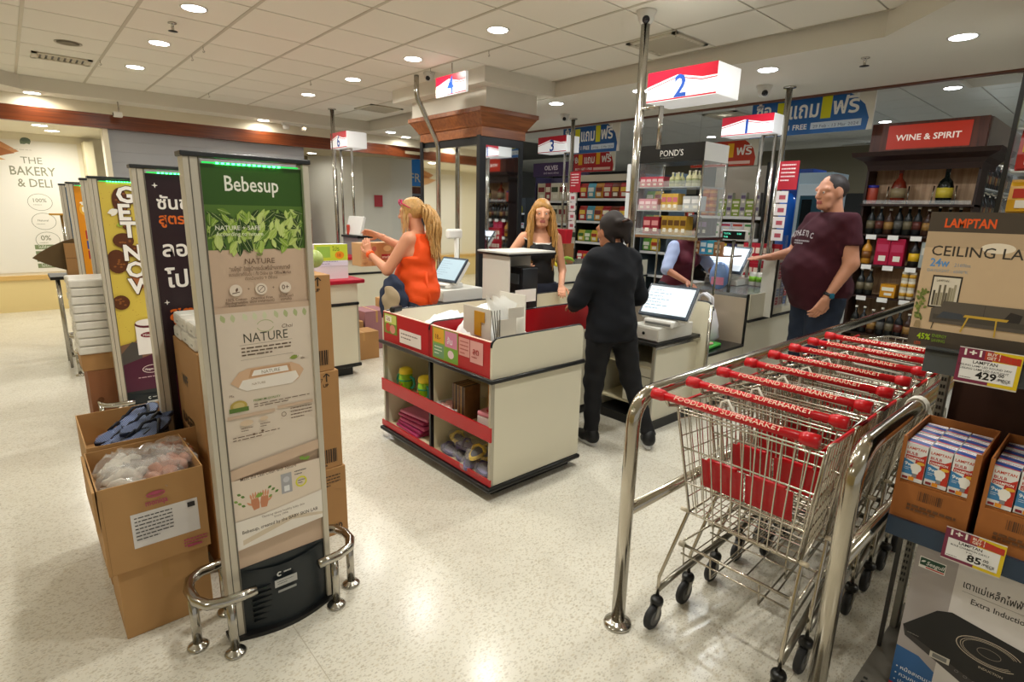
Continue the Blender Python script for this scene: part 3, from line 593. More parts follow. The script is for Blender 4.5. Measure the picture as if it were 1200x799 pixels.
# goods in the counter shelves
def cup(x, y, z, rz, lab):
    t = thing('training_cup', lab, 'cup', (x, y, z), rz, 'cups on the upper left counter shelf')
    MB().lathe([(.04, 0), (.047, .01), (.05, .08), (.044, .12)], seg=20).build('cup_body', mat('#8dc020', .35), t)
    MB().lathe([(.046, .12), (.048, .125), (.044, .15), (.03, .16)], seg=20).build('lid', mat('#e6cf2c', .35), t)
    MB().lathe([(.0505, .072), (.0512, .075), (.0505, .082)], seg=20).build('stripe', mat('#2b9a68', .4), t)
    for s in (-1, 1): MB().tube([(0, s*.045, .10), (0, s*.075, .095), (0, s*.085, .06), (0, s*.07, .03), (0, s*.046, .025)], .009, 8).build('handle', mat('#2f9e88', .35), t)
    for k in range(5): MB().ball((-.046, -.02+.01*k, .03+.012*((k*2) % 3)), .006, seg=6, rings=4).build('motif', mat('#c8202c', .5), t)
cup(X0+.085, 3.22, .374, .2, 'left green toddler cup with yellow lid on upper counter shelf'); cup(X0+.08, 2.97, .374, -.3, 'green toddler cup with teal handles and bag on upper counter shelf, right one')
for k in range(5):
    b = MB(); b.box(-.09, -.15, 0, .09, .15, .022); t2 = tag(b.build('pink_cloth_pack', mat(['#a83260', '#8e2450', '#b94a74', '#a02c58', '#c46a8c'][k], .3), None, .008, (X0+.11+.01*k, 3.12-.015*(k % 3), .107+.026*k), .04*k-.06), 'folded pink cloth pack in clear film, stacked on the lower left counter shelf', 'pack', 'pink packs on the lower left counter shelf')
t2 = thing('white_tray', 'open white carton tray on the upper right counter shelf', 'box', (X0+.11, 2.66, .374))
for a in ((-.09, -.1, 0, .09, .1, .004), (-.09, -.1, 0, -.086, .1, .055), (.086, -.1, 0, .09, .1, .055), (-.09, -.1, 0, .09, -.096, .055), (-.09, .096, 0, .09, .1, .055)): box('side', WHITE, *a, t2)
for k in range(5): tag(MB().ball((0, 0, .0), .035, sc=(1, 1.1, .6), seg=10, rings=6).build('pink_pouch', mat('#d09a94', .5), None, 0, (X0+.06+.03*(k % 2), 2.73-.032*k, .40+.018*(k % 2))), 'small pale pink pouch in the white carton tray', 'pouch', 'pink pouches in the white tray')
for k in range(8):
    o = box('picture_book', mat(['#4a2c20', '#7a5a34', '#35221c', '#8a6a40', '#5d3a28', '#a07a44', '#3a2a22', '#6a4a2c'][k], .35, noise=.4, nscale=40), -.06, -.006, 0, .06, .006, .21, None, 0, (X0+.10, 2.605-.016*k, .376), .06)
    tag(o, 'thin brown patterned book standing on the upper right counter shelf', 'book', 'books on the upper right counter shelf')
tag(box('yellow_envelope', mat('#c98a14', .5), -.05, -.05, 0, -.046, .05, .22, None, 0, (X0+.2, 2.36, .376), -.25), 'orange-yellow envelope standing behind the books on the counter shelf', 'envelope')
t2 = thing('tissue_box', 'white and pink tissue box with round lid at right end of counter shelf', 'box', (X0+.09, 2.29, .374), .15)
box('carton', mat('#e9e0dc', .5), -.05, -.07, 0, .05, .07, .085, t2, .003); box('top_cover', mat('#d88a98', .4), -.052, -.072, .085, .052, .072, .115, t2, .01); MB().lathe([(.035, .115), (.035, .12), (.0, .121)], seg=18).build('lid', mat('#b8283a', .3), t2)
def sandal_pack(x, y, z, rz, c, lab):
    t = thing('slipper_pack', lab, 'slippers', (x, y, z), rz, 'bagged slippers on the lower right counter shelf')
    pl = [(.0+.10*math.cos(a)*(1 if math.cos(a) > 0 else .9), .042*math.sin(a)*(1+.2*math.cos(a))) for a in (6.2832*k/18 for k in range(18))]
    MB().prism(pl, 0, .02).build('sole', mat(c, .6), t, .003); MB().prism([(a*.8, b_*.75) for a, b_ in pl], .02, .022).build('insole', mat('#332d52' if c != '#3c3068' else '#8d86b8', .6), t)
    MB().tube([(.02, -.042, .01), (.02, -.03, .045), (.025, 0, .055), (.02, .03, .045), (.02, .042, .01)], .009, 8).build('strap', mat(c, .5), t)
    b = MB().ball((0, 0, .025), .12, seg=14, rings=8, sc=(1, .5, .28)); b.build('plastic_bag', FILM, t)
for k, (x, y, z, rz, c) in enumerate(((.07, 2.68, .106, 1.3, '#3c3068'), (.09, 2.58, .108, .9, '#3f3372'), (.06, 2.45, .106, .6, '#4a3d80'), (.06, 2.33, .106, 1.1, '#3c3068'), (.13, 2.66, .17, 1.4, '#d0b340'), (.1, 2.52, .175, 1.8, '#3c3068'), (.07, 2.40, .185, .5, '#d9b52c'), (.16, 2.42, .15, .8, '#cfae34'))):
    sandal_pack(X0+x, y, z, rz, c, 'purple slipper in a clear bag on the lower right counter shelf' if c[1] in '34' else 'yellow slipper in a clear bag on the lower right counter shelf')
# bags and papers in the tray on top
def crumple(name, m, lab, cat, loc, size, seed, rz=0, n=16, amp=.35, group=None):
    r = random.Random(seed); vs = []; fs = []
    for i in range(n+1):
        for j in range(n+1):
            u, v = i/n*2-1, j/n*2-1; e = max(0, 1-abs(u)**3)*max(0, 1-abs(v)**3)
            vs.append((u*size[0]/2*(1+.06*r.random()), v*size[1]/2*(1+.06*r.random()), size[2]*e*(1-amp+amp*2*r.random())*.8+.001))
    for i in range(n):
        for j in range(n): a = i*(n+1)+j; fs.append((a, a+n+1, a+n+2, a+1))
    me = MB().add(vs, fs, 0, True).build(name, m, None, 0, loc, rz); s_ = me.modifiers.new('thick', 'SOLIDIFY'); s_.thickness = .001; return tag(me, lab, cat, group)
BAGW = mat('#f0f1f2', .25, noise=.05, nscale=60, name='white_film')
tag(box('bag_bundle', mat('#ded9cf', .5), -.16, -.13, 0, .16, .13, .13, None, .01, (X0+.24, 2.6, .703), .1), 'block of folded carrier bags under the white bags in the tray', 'bags')
crumple('carrier_bags', BAGW, 'heap of loose white carrier bags on top of the bagging counter', 'bags', (X0+.30, 2.58, .835), (.46, .32, .24), 4, .3, 16, .13)
crumple('carrier_bag', BAGW, 'thin white carrier bag draped in far half of the bagging tray', 'bags', (X0+.38, 3.08, .703), (.55, .42, .24), 5, .1, 16, .14)
crumple('bag_scraps', BAGW, 'crumpled white bag scraps behind the near cream tray panel', 'bags', (X0+.38, 2.32, .703), (.34, .2, .20), 9, 0, 14, .2)
t2 = thing('bag_holder', 'pale card rack with bunch of clear bags and tape-marked board', 'bag holder', (X0+.2, 2.36, .703))
cw = mat('#cfc9bd', .5)
box('side_board', cw, -.10, -.03, 0, -.094, .22, .36, t2); box('back_board', mat('#ddd8cc', .5), .16, -.03, 0, .166, .2, .42, t2); box('front_board', cw, -.06, -.045, 0, .08, -.04, .30, t2); box('base', cw, -.10, -.045, 0, .166, .22, .006, t2)
b = MB(); b.box(.02, -.043, .30, .14, -.04, .36); b.build('board', cw, t2)
box('tape', mat('#c08a1e', .3), -.106, .02, .28, -.1, .11, .34, t2); box('tape', mat('#c08a1e', .3), -.106, .05, .2, -.1, .11, .28, t2)
r = random.Random(2); b = MB()
for k in range(12): b.add([(-.05+.01*k, .0, .05), (-.03+.01*k, .02, .2), (-.08+.014*k, .05, .40+.04*r.random()), (-.07+.016*k, -.02, .38), (-.04+.01*k, -.02, .2)], [(0, 1, 4), (1, 2, 3, 4)])
b.build('clear_bags', mat('#f3f2ee', .15, alpha=.6), t2)
for k in range(4): MB().tube([(-.09+.012*k, -.05, .02), (-.085+.012*k, -.052, .2), (-.11+.02*k, -.05, .36)], .003, 5).build('tie_wire', steel('#5d5a52', .4), t2)
t2 = thing('headset_cable', 'coil of black cable lying on the far counter wing', 'cable', (3.05, 3.05, .705)); b = MB()
for k in range(4): b.tube([(.06*math.cos(a)+.01*k, .05*math.sin(a), .02+.01*k+.02*math.sin(a*2+k)) for a in (6.2832*i/14 for i in range(14))], .006, 6, closed=True)
b.build('coil', BLACK, t2)
tag(box('handheld_scanner', BLACK, -.05, -.02, 0, .05, .02, .04, None, .012, (X0+.05, 3.27, .918), .4), 'black handset lying on the far corner of red counter', 'scanner')

# ================================================================== lane sign posts
def num_sign(y1, y0, z0, z1, x, num, d, label):
    t = thing('lane_sign', label, 'sign', (x, (y0+y1)/2, z0), 0, 'numbered checkout lane signs')
    w = y1-y0; h = z1-z0
    box('light_box', mat('#f2f3f3', .35, emit=.25), 0, -w/2, 0, d, w/2, h, t, .004)
    p = Print(frame((-.0005, w/2, 0), '-x'), .3); p.rect(0, 0, w, h, mat('#f2f3f4', .35, emit=.25 if d > .1 else 0))
    rd = '#c41230'
    p.poly([(0, h), (0, h*.52), (w*.45, h*.80), (w*.8, h*.60), (w, h*.60), (w, h)], rd)
    p.line(0, h*.44, w*.45, h*.72, h*.035, rd).line(w*.45, h*.72, w*.8, h*.52, h*.035, rd).line(w*.8, h*.52, w, h*.54, h*.035, rd).line(0, h*.04, w, h*.04, h*.05, rd)
    p.text(num, w*.5, h*.09, h*(1.0 if d > .1 else 1.15), '#1d4fae', align='c', bold=.02); p.build('printed_face', t)
    if d < .1: MB().tube([(.02, 0, h), (.02, 0, 2.94-z0)], .006, 6).build('hanger', CHROME, t)
    return t
def pole(x, y, z1, label, r=.028, z0=0):
    t = thing('chrome_pole', label, 'pole', (x, y, z0)); MB().tube([(0, 0, 0), (0, 0, z1-z0)], r, 16).build('tube', CHROME, t)
    MB().lathe([(r*2, z1-z0-.012), (r*2, z1-z0)], seg=20).build('ceiling_flange', CHROME, t); MB().lathe([(r*2, 0), (r*2, .012)], seg=20).build('floor_flange', CHROME, t); return t
num_sign(2.39, 1.89, 2.32, 2.505, 3.30, '2', .28, 'largest white and red lane sign, reading 2, beside the tall pole')
num_sign(2.99, 2.48, 2.365, 2.54, 5.4, '1', .25, 'white and red lane sign reading 1, left of the big blue banner')
num_sign(5.80, 5.27, 2.38, 2.585, 5.6, '3', .25, 'white and red lane sign reading 3, right of the mirror column')
num_sign(4.88, 4.40, 2.66, 2.838, 3.30, '4', .03, 'flat unlit lane sign reading 4, hung before the ceiling bulkhead')
num_sign(8.0, 7.49, 2.40, 2.61, 3.6, '6', .3, 'white and red lane sign reading 6, farthest left above brown band')
pole(3.42, 2.53, 2.94, 'tall chrome pole beside the largest lane sign, white camera on top', .03, .683)
dome(3.42, 2.53, 2.94, 'white security camera at the top of the tall pole by lane sign 2', 1.1)
pole(5.62, 2.47, 2.79, 'chrome pole crossing the big blue banner'); pole(5.68, 5.24, 2.79, 'slim chrome pole in front of the smaller blue banner', .026); pole(3.62, 7.95, 2.94, 'far chrome pole at lane sign 6')
t = thing('bent_pole', 'chrome pole with slanting kink below the camera by lane sign 4', 'pole', (3.60, 5.29, 0))
MB().tube([(0, 0, 0), (0, 0, 2.25), (-.02, .0, 2.32), (-.24, .02, 2.72), (-.25, .02, 2.78), (-.25, .02, 2.94)], .026, 14).build('tube', CHROME, t)
def hangers(x, ys, z0, z1, label):
    t = thing('sign_brackets', label, 'bracket', (x, ys[0], 0))
    for y in ys: MB().tube([(0, y-ys[0], z0), (0, y-ys[0], z1)], .017, 8).build('upright_tube', CHROME, t)
    MB().tube([(0, 0, z1), (0, ys[-1]-ys[0], z1)], .015, 8).build('cross_bar', CHROME, t); return t
hangers(3.42, (2.51, 2.35), 2.04, 2.318, 'pair of short chrome uprights joining lane sign 2 to the tall pole'); hangers(5.52, (2.62, 2.5), 1.0, 2.365, 'two chrome uprights in front of the orange-red banner')
hangers(5.72, (5.4, 5.3), 1.0, 2.38, 'chrome uprights under lane sign 3'); hangers(3.72, (7.95, 7.6), .95, 2.40, 'two chrome uprights under the farthest left lane sign')
# ================================================================== shopping trolleys
WIRE = steel('#c3bcae', .22); REDP = mat('#c4141c', .25, name='red_plastic')
def make_trolley():
    t = thing('shopping_trolley', 'trolley', 'shopping trolley', (1.63, .782, 0))
    H = .275
    # handle along y
    MB().tube([(0, -H, .985), (0, H, .985)], .0145, 10).build('handle', REDP, t)
    for s in (-1, 1):
        MB().tube([(0, s*H, .985), (0, s*(H-.035), .985), (0, s*(H-.05), .985)], [.021, .021, .016], 12).build('end_cap', REDP, t)
        MB().tube([(0, s*(H-.045), .985), (.03, s*(H-.045), .945), (.10, s*(H-.03), .925), (.14, s*(H-.03), .925)], .0065, 8).build('handle_bracket', WIRE, t)
    p = Print(Matrix.Translation((-.0095, .185, .9945)) @ Matrix(((0, .707, -.707, 0), (-1, 0, 0, 0), (0, .707, .707, 0), (0, 0, 0, 1))), .35)
    p.text('FOODLAND SUPERMARKET', 0, -.009, .024, '#e2b49a', w=.36, bold=.01); p.build('handle_print', t)
    # basket: x from rear xr(z) to front xf(z); half width hw
    def q(u, v, s):   # u 0 rear..1 front, v 0 bottom..1 top
        hw = (.262-.06*u)*(.80+.20*v); zb = .47+.07*u; zt = .925-.05*u
        xr, xf = .215-.075*v, .80+.10*v
        return (xr+(xf-xr)*u, s*hw, zb+(zt-zb)*v)
    b = MB(); n = 21
    for s in (-1, 1):
        for k in range(n+1): b.tube([q(k/n, 0, s), q(k/n, 1, s)], .0024, 4, caps=False)
        for v in (0, .14, .28, .42, .56, .70, .85): b.tube([q(0, v, s), q(1, v, s)], .0028, 4, caps=False)
    b.build('side_wires', WIRE, t)
    b = MB()
    for v in (0, .15, .3, .45, .6, .75, .9): a = q(1, v, -1); c = q(1, v, 1); b.tube([a, c], .0026, 4, caps=False)
    for k in range(11): f = -1+2*k/10; a = q(1, 0, f); c = q(1, 1, f); b.tube([a, c], .0026, 4, caps=False)
    b.build('front_wires', WIRE, t)
    b = MB()
    for k in range(17): f = -1+2*k/16; b.tube([q(0, 0, f), q(1, 0, f)], .0024, 4, caps=False)
    for k in range(15): b.tube([q(k/14, 0, -1), q(k/14, 0, 1)], .0026, 4, caps=False)
    b.build('floor_wires', WIRE, t)
    b = MB(); b.tube([q(0, 1, -1), q(1, 1, -1), q(1, 1, 1), q(0, 1, 1)], .006, 8); b.build('top_rim', WIRE, t)
    b = MB(); b.tube([q(0, 0, -1), q(1, 0, -1), q(1, 0, 1), q(0, 0, 1), q(0, 0, -1)], .0055, 8); b.build('bottom_rim', WIRE, t)
    for s in (-1, 1): MB().tube([q(0, 0, s), q(0, 1, s)], .0055, 8).build('corner_rod', WIRE, t)
    # hinged rear flap, wires and red seat panels
    b = MB(); N_ = 13
    def r_(f, v): return (.20-.065*v, f*.262*(.80+.20*v)*.97, .475+.43*v)
    for k in range(N_): b.tube([r_(-1+2*k/(N_-1), 0), r_(-1+2*k/(N_-1), 1)], .0030, 5, caps=False)
    for v in (0, .3, .64, .97, 1): b.tube([r_(-1, v), r_(1, v)], .0034, 5, caps=False)
    b.build('rear_flap', WIRE, t)
    b = MB()
    for k in range(2):
        y0 = -.17+.17*k; z0 = .605
        b.add([(.208, y0+.004, z0), (.208, y0+.166, z0), (.185, y0+.166, z0+.115), (.185, y0+.004, z0+.115), (.204, y0+.004, z0), (.204, y0+.166, z0), (.181, y0+.166, z0+.115), (.181, y0+.004, z0+.115)], [(0, 1, 2, 3), (7, 6, 5, 4), (0, 4, 5, 1), (1, 5, 6, 2), (2, 6, 7, 3), (3, 7, 4, 0)])
        b.box(.175, y0+.03, z0+.112, .19, y0+.14, z0+.124)
    b.build('child_seat_panel', REDP, t)
    b = MB(); b.tube([(.14, .10, .90), (.16, .10, .965), (.15, .075, .98), (.15, .055, .95), (.15, .03, .93), (.15, -.16, .925)], .0045, 6); b.build('seat_wire', mat('#dcd6ca', .4), t)
    for f in (-.45, .45): MB().tube([(.207, f*.5-.014, .475), (.207, f*.5+.014, .475)], .0085, 8).build('hinge_clip', mat('#d9cdb4', .5), t)
    box('side_pad', REDP, .14, -.262, .915, .50, -.252, .928, t, .003); box('side_pad', REDP, .14, .252, .915, .50, .262, .928, t, .003)
    # chassis
    FR = steel('#8f8b80', .3)
    b = MB()
    for s in (-1, 1):
        b.tube([(.09, s*.238, .165), (.20, s*.232, .185), (.90, s*.17, .27)], .012, 8)
        b.tube([(.93, s*.165, .14), (.90, s*.17, .27), (.86, s*.16, .50)], .010, 8)
    b.tube([(.90, -.17, .27), (.90, .17, .27)], .010, 8); b.build('chassis', FR, t)
    for s in (-1, 1): MB().tube([(.09, s*.238, .135), (.09, s*.238, .22), (.215, s*.215, .455), (.22, s*.212, .475)], .0075, 8).build('rear_strut', WIRE, t)
    b = MB()
    for s in (-1, 1): b.tube([(.20, s*.225, .33), (.50, s*.20, .34), (.84, s*.17, .38)], .004, 6)
    b.tube([(.20, -.225, .33), (.20, .225, .33)], .006, 8); b.tube([(.205, -.22, .285), (.205, .22, .285)], .004, 6)
    for f in (-1, -.45, .45, 1): b.tube([(.20, f*.21, .33), (.215, f*.21, .235), (.48, f*.19, .25)], .004, 5)
    for f in (-.7, -.2, .2, .7): b.tube([(.20, f*.225, .33), (.84, f*.17, .38)], .003, 4)
    b.build('lower_rack', WIRE, t)
    for s in (-1, 1): MB().tube([(.2, s*.215-.012, .33), (.2, s*.215+.012, .33)], .012, 8).build('rack_clip', mat('#bcb49f', .5), t)
    RUB = mat('#2a2a2b', .6, name='rubber'); GR = mat('#5c5c5c', .5)
    for x, y in ((.09, .238), (.09, -.238), (.93, .165), (.93, -.165)):
        c = link('caster', None, t, (x, y, 0)); c.name = 'caster'
        o = MB().lathe([(.0, .128), (.022, .126), (.026, .118), (.026, .105), (.02, .10)], seg=14).build('swivel', BLACK, c)
        for s in (-1, 1): b = MB().add([(-.012, s*.019, .105), (.018, s*.019, .105), (-.012, s*.019, .045), (-.034, s*.019, .05), (-.012, s*.015, .105), (.018, s*.015, .105), (-.012, s*.015, .045), (-.034, s*.015, .05)], [(0, 1, 2, 3), (4, 5, 6, 7), (0, 1, 5, 4), (1, 2, 6, 5), (2, 3, 7, 6), (3, 0, 4, 7)]); b.build('fork', mat('#8c8a86', .35, .6), c)
        b = MB().lathe([(.02, -.0125), (.044, -.0125), (.05, -.007), (.05, .007), (.044, .0125), (.02, .0125)], (-.022, 0, .05), 20, axis='y'); b.build('tyre', RUB, c)
        MB().lathe([(.004, -.0135), (.030, -.0135), (.030, .0135), (.004, .0135)], (-.022, 0, .05), 14, axis='y').build('hub', GR, c)
    return t
tr = make_trolley(); NTH = ['nearest', 'second', 'third', 'fourth', 'fifth', 'sixth', 'seventh', 'last']
tr['label'] = 'nearest wire shopping trolley of the nested row, with red seat panels showing'
tr['group'] = 'nested wire trolleys with red handles'
for k in range(1, 8): dup(tr, (1.63+.228*k+(.01 if k > 2 else 0), .782, 0), None, f'{NTH[k]} wire trolley from the front of the nested row, red handle' if k < 7 else 'last wire trolley at the far end of the nested row, red handle')
# ================================================================== lane counters with registers
def monitor(x, y, z, rz, label, w=.36, h=.27, lit='#c9d3da', tilt=38, dz=.0):
    t = thing('till_monitor', label, 'monitor', (x, y, z), rz)   # screen faces local -x
    box('stand', WHITE, -.10, -.12, 0, .13, .12, .05, t, .012); box('stand_slot', mat('#7a7a76', .4), -.105, -.10, .012, -.098, .10, .03, t)
    b = MB(); b.M = Matrix.Translation((-.02, 0, .075)) @ Matrix.Rotation(R(tilt), 4, 'Y'); b.box(.0, -w/2+.01, -.02, .05, w/2-.01, h); b.build('housing', WHITE, t, .012)
    b = MB(); b.M = Matrix.Translation((-.02, 0, .075)) @ Matrix.Rotation(R(tilt), 4, 'Y'); b.box(-.018, -w/2, -.025, .002, w/2, h+.01); b.build('bezel', mat('#2e3a48', .3), t, .008)
    p = Print(Matrix.Translation((-.02, 0, .075)) @ Matrix.Rotation(R(tilt), 4, 'Y') @ Matrix.Translation((-.0186, w/2, -.02)) @ Matrix(((0, 0, -1, 0), (-1, 0, 0, 0), (0, 1, 0, 0), (0, 0, 0, 1))), .12)
    p.rect(.02, .02, w-.02, h+.005, mat(lit, .1, emit=.75))
    for k in range(7): p.scribble(.035, h-.03-.027*k, (w-.08)*(.9 if k % 2 else .6), 1, .018, mat('#8fa3b2', .2, emit=.3), .4, k)
    p.build('screen', t); return t
def drawer(x, y, z, rz, label, w=.42, d=.40, h=.105):
    t = thing('cash_drawer', label, 'cash drawer', (x, y, z), rz)
    box('case', mat('#dcdad2', .4), 0, -w/2, 0, d, w/2, h, t, .004); box('drawer_front', mat('#d2cdc2', .4), -.008, -w/2+.006, .008, 0, w/2-.006, h-.012, t, .002)
    MB().lathe([(.012, -.012), (.012, -.008)], (0, 0, h*.5), 12, axis='x').build('lock', BLACK, t); return t
def register(x, y0, y1, label, depth=.63, z=.67):
    """register stand: open front faces -x; near side faces -y"""
    t = thing('register_stand', label, 'counter', (x, y0, 0)); D = y1-y0
    box('plinth', BLACK, -.01, -.015, 0, depth, D, .07, t); box('side_panel', CREAM, 0, 0, .07, depth, .018, z-.01, t); box('side_panel', CREAM, 0, D-.018, .07, depth, D, z-.01, t)
    box('rear_panel', CREAM, depth-.018, .018, .07, depth, D-.018, z-.01, t)
    box('steel_edge', ALU, -.004, -.004, .07, .012, .02, z-.01, t)
    box('top_board', BLACK, -.03, -.02, z-.012, depth+.01, D+.01, z+.012, t, .004); box('steel_band', CHROME, -.034, -.026, z-.03, depth, -.018, z-.012, t)
    box('shelf', INN, .02, .018, .16, depth-.02, D-.018, .175, t); box('shelf', INN, .02, .018, .47, depth-.02, D-.018, .485, t)
    box('cupboard_door', CREAM, .012, .02, .185, .03, D*.52, .40, t); MB().ball((.005, .06, .34), .008, seg=8, rings=6).build('door_knob', BLACK, t)
    box('drawer_front', CREAM, .012, .02, .41, .03, D*.52, .47, t)
    return t
register(3.42, 2.236, 2.76, 'cream register stand with open black shelves behind the dark jacketed cashier')
drawer(3.45, 2.365, .684, 0, 'white cash drawer under the nearest till monitor', .255, .46)
monitor(3.60, 2.30, .79, .12, 'nearest till monitor with bright pale screen, lane 2', .40, .25)
t = thing('end_screen', 'rounded cream end panel with black edge behind the nearest till', 'panel', (4.02, 2.14, 0))
o, pl = rpanel(0, .5, .0, .94, 0, .02, CREAM, 'board', .06, t); o.rotation_euler = (0, 0, R(90))
b = MB(); b.tube([(.01-.01, p[0], p[1]) for p in pl], .011, 6); b.build('edge_trim', BLACK, t)
MB().tube([(-.03, -.0, .0), (-.03, -.0, .93)], .014, 8).build('steel_post', CHROME, t)
# lane 1 counter body
def lane_counter(x0, x1, y0, y1, label, well=(0, 0), z=.935, top=None):
    t = thing('checkout_counter', label, 'counter', (x0, y0, 0)); L = x1-x0; D = y1-y0; w0, w1 = well
    box('plinth', BLACK, .02, .02, 0, L-.02, D-.02, .07, t)
    if w1 > w0:
        box('body_panel', CREAM, w0, 0, .07, w1, D, .48, t); box('well_tray', mat('#3c3f42', .12, .8), w0, .0, .48, w1, D, .50, t)
        box('well_edge', BLACK, w0, -.006, .478, w1, .0, .50, t); box('well_lining', mat('#b9aa97', .35), w1, .004, .50, w1+.01, D, z-.03, t); box('well_back', mat('#a39582', .4), w0, D-.02, .5, w1, D, .80, t)
        box('edge_trim', BLACK, w1-.012, -.008, .48, w1+.004, .012, z+.01, t, .004)
    s0 = w1+.012
    box('body_panel', CREAM, s0, 0, .07, L, D, z-.03, t)
    box('worktop', top or mat('#8f9294', .25, .6), s0, 0, z-.03, L, D, z, t, .004)
    box('fascia_board', CREAM, s0+.005, -.012, .715, L, 0, z+.005, t, .003)
    MB().tube([(s0, -.016, .705), (L+.01, -.016, .705)], .013, 8).build('rub_rail', BLACK, t); MB().tube([(s0, -.01, .09), (L, -.01, .09)], .012, 8).build('rub_rail', BLACK, t)
    return t
lane_counter(4.08, 6.9, 2.2, 2.95, 'cream lane 1 checkout counter with sunken packing well', (0, .645))
lane_counter(4.7, 7.1, 4.92, 5.55, 'cream checkout counter of lane 3 behind the women')
lane_counter(5.0, 7.4, 7.6, 8.3, 'far cream checkout counter of lane 5')
# meat tray and bag in the well
t = thing('meat_tray', 'green foam tray of pink wrapped meat in the packing well', 'food', (4.36, 2.34, .502), .1)
b = MB(); b.prism([(-.16, -.07), (.13, -.07), (.16, -.04), (.16, .04), (.13, .07), (-.16, .07)], 0, .022); b.build('tray', mat('#3f9a3a', .35), t, .008)
for k in range(9): MB().ball((-.09+.03*(k % 5), -.02+.035*(k//5), .028), .024, seg=8, rings=5, sc=(1, .8, .5)).build('meat_piece', mat(['#c98f84', '#dba79a', '#b87068'][k % 3], .3), t)
def carrier(x, y, z, lab, s=1.0, rz=0, c='#e9e7ea', pr='#c06a7a'):
    t = thing('carrier_bag', lab, 'bag', (x, y, z), rz); m = mat(c, .3, alpha=.92, noise=.05, nscale=30)
    r = random.Random(int(x*100)); b = MB(); prof = []; n = 16; vs = []; fs = []
    for i, (w, h) in enumerate(((.10, 0), (.13, .04), (.13, .14), (.11, .22), (.09, .26))):
        for k in range(n): a = 6.2832*k/n; q = 1+.12*r.uniform(-1, 1); vs.append((s*w*q*math.cos(a)*.7, s*w*q*math.sin(a), s*h))
    for i in range(4):
        for k in range(n): fs.append((i*n+k, i*n+(k+1) % n, (i+1)*n+(k+1) % n, (i+1)*n+k))
    fs.append(tuple(range(n))); b.add(vs, fs, 0, True).build('bag_body', m, t)
    for sd in (-1, 1): MB().tube([(sd*.02*s, -.07*s, .25*s), (sd*.02*s, -.055*s, .34*s), (sd*.02*s, 0, .37*s), (sd*.02*s, .055*s, .34*s), (sd*.02*s, .07*s, .25*s)], .011*s, 6).build('bag_handle', m, t)
    b = MB(); b.box(-.093*s, -.03*s, .07*s, -.091*s, .04*s, .13*s); b.build('bag_print', mat(pr, .4), t); return t
carrier(4.56, 2.52, .502, 'white carrier bag with red print being packed at lane 1', 1.15)
t = thing('laundry_pack', 'blue and pink plastic pouch held by the lane 1 cashier', 'pouch', (4.80, 2.53, .97), .3)
MB().ball((0, 0, .10), .12, sc=(.4, .75, 1.05), seg=14, rings=10).build('pouch', mat('#7f9fd6', .25, noise=.3, nscale=12), t); box('band', mat('#d98aa6', .3), -.052, -.05, .02, -.046, .06, .09, t, .004)
tag(MB().ball((0, 0, 0), .07, sc=(1.3, 1, .5)).build('dark_bundle', BLACK, None, 0, (4.66, 2.72, .535)), 'black cable bundle in the corner of the packing well', 'cable')
# lane 1 register
box_ = drawer(5.25, 2.75, .937, 0, 'cash drawer on the lane 1 counter', .35, .3, .06)
monitor(5.25, 2.74, .997, .0, 'lane 1 till monitor facing its cashier', .42, .28)
t = thing('customer_display', 'green-lettered customer display above the lane 1 till', 'display', (4.78, 2.42, .937), .1)
MB().tube([(0, 0, 0), (0, 0, .46)], .015, 8).build('stem', CHROME, t); box('case', mat('#cfcfc8', .4), -.02, -.11, .46, .03, .11, .545, t, .006)
p = Print(frame((-.0205, .10, .468), '-x')); p.rect(0, 0, .2, .07, '#101514').text('TOTAL', .012, .04, .02, mat('#58d8b0', .4, emit=1.5)).text('0.00', .13, .04, .022, mat('#58d8b0', .4, emit=1.5)).text('THB', .012, .012, .02, mat('#58d8b0', .4, emit=1.5)); p.build('display_face', t)
t = thing('payment_stand', 'white topped payment stand with poster on its side, under the man’s hand', 'payment stand', (5.02, 2.12, .70))
box('leg_board', mat('#d9d6cc', .4), .0, .0, .02, .012, .12, .56, t); box('edge', BLACK, -.006, -.012, .02, .012, .0, .56, t); box('side_board', mat('#d9d6cc', .4), 0, -.004, .1, .36, .008, .54, t, .002)
box('top_shelf', mat('#dfdcd2', .4), -.02, -.03, .56, .40, .13, .575, t); box('top_shelf_edge', BLACK, -.024, -.034, .548, .404, .134, .56, t)
p = Print(frame((.03, -.0045, .12), '-y')); p.rect(0, 0, .3, .40, '#d5d0c6'); r = random.Random(8)
for i in range(4):
    for j in range(5): p.rect(.01+.072*i, .01+.078*j, .07+.072*i, .08+.078*j, r.choice(['#7f86a8', '#a8505a', '#8a98b0', '#c7c2b4', '#6c7ba2', '#b08a8a'])).scribble(.015+.072*i, .05+.078*j, .045, 2, .02, '#dcd8cc')
p.build('side_poster', t)
box('card_reader', BLACK, .05, .02, .32, .15, .12, .46, t, .01); box('reader_screen', mat('#5f7387', .2), .045, .03, .38, .05, .11, .44, t)
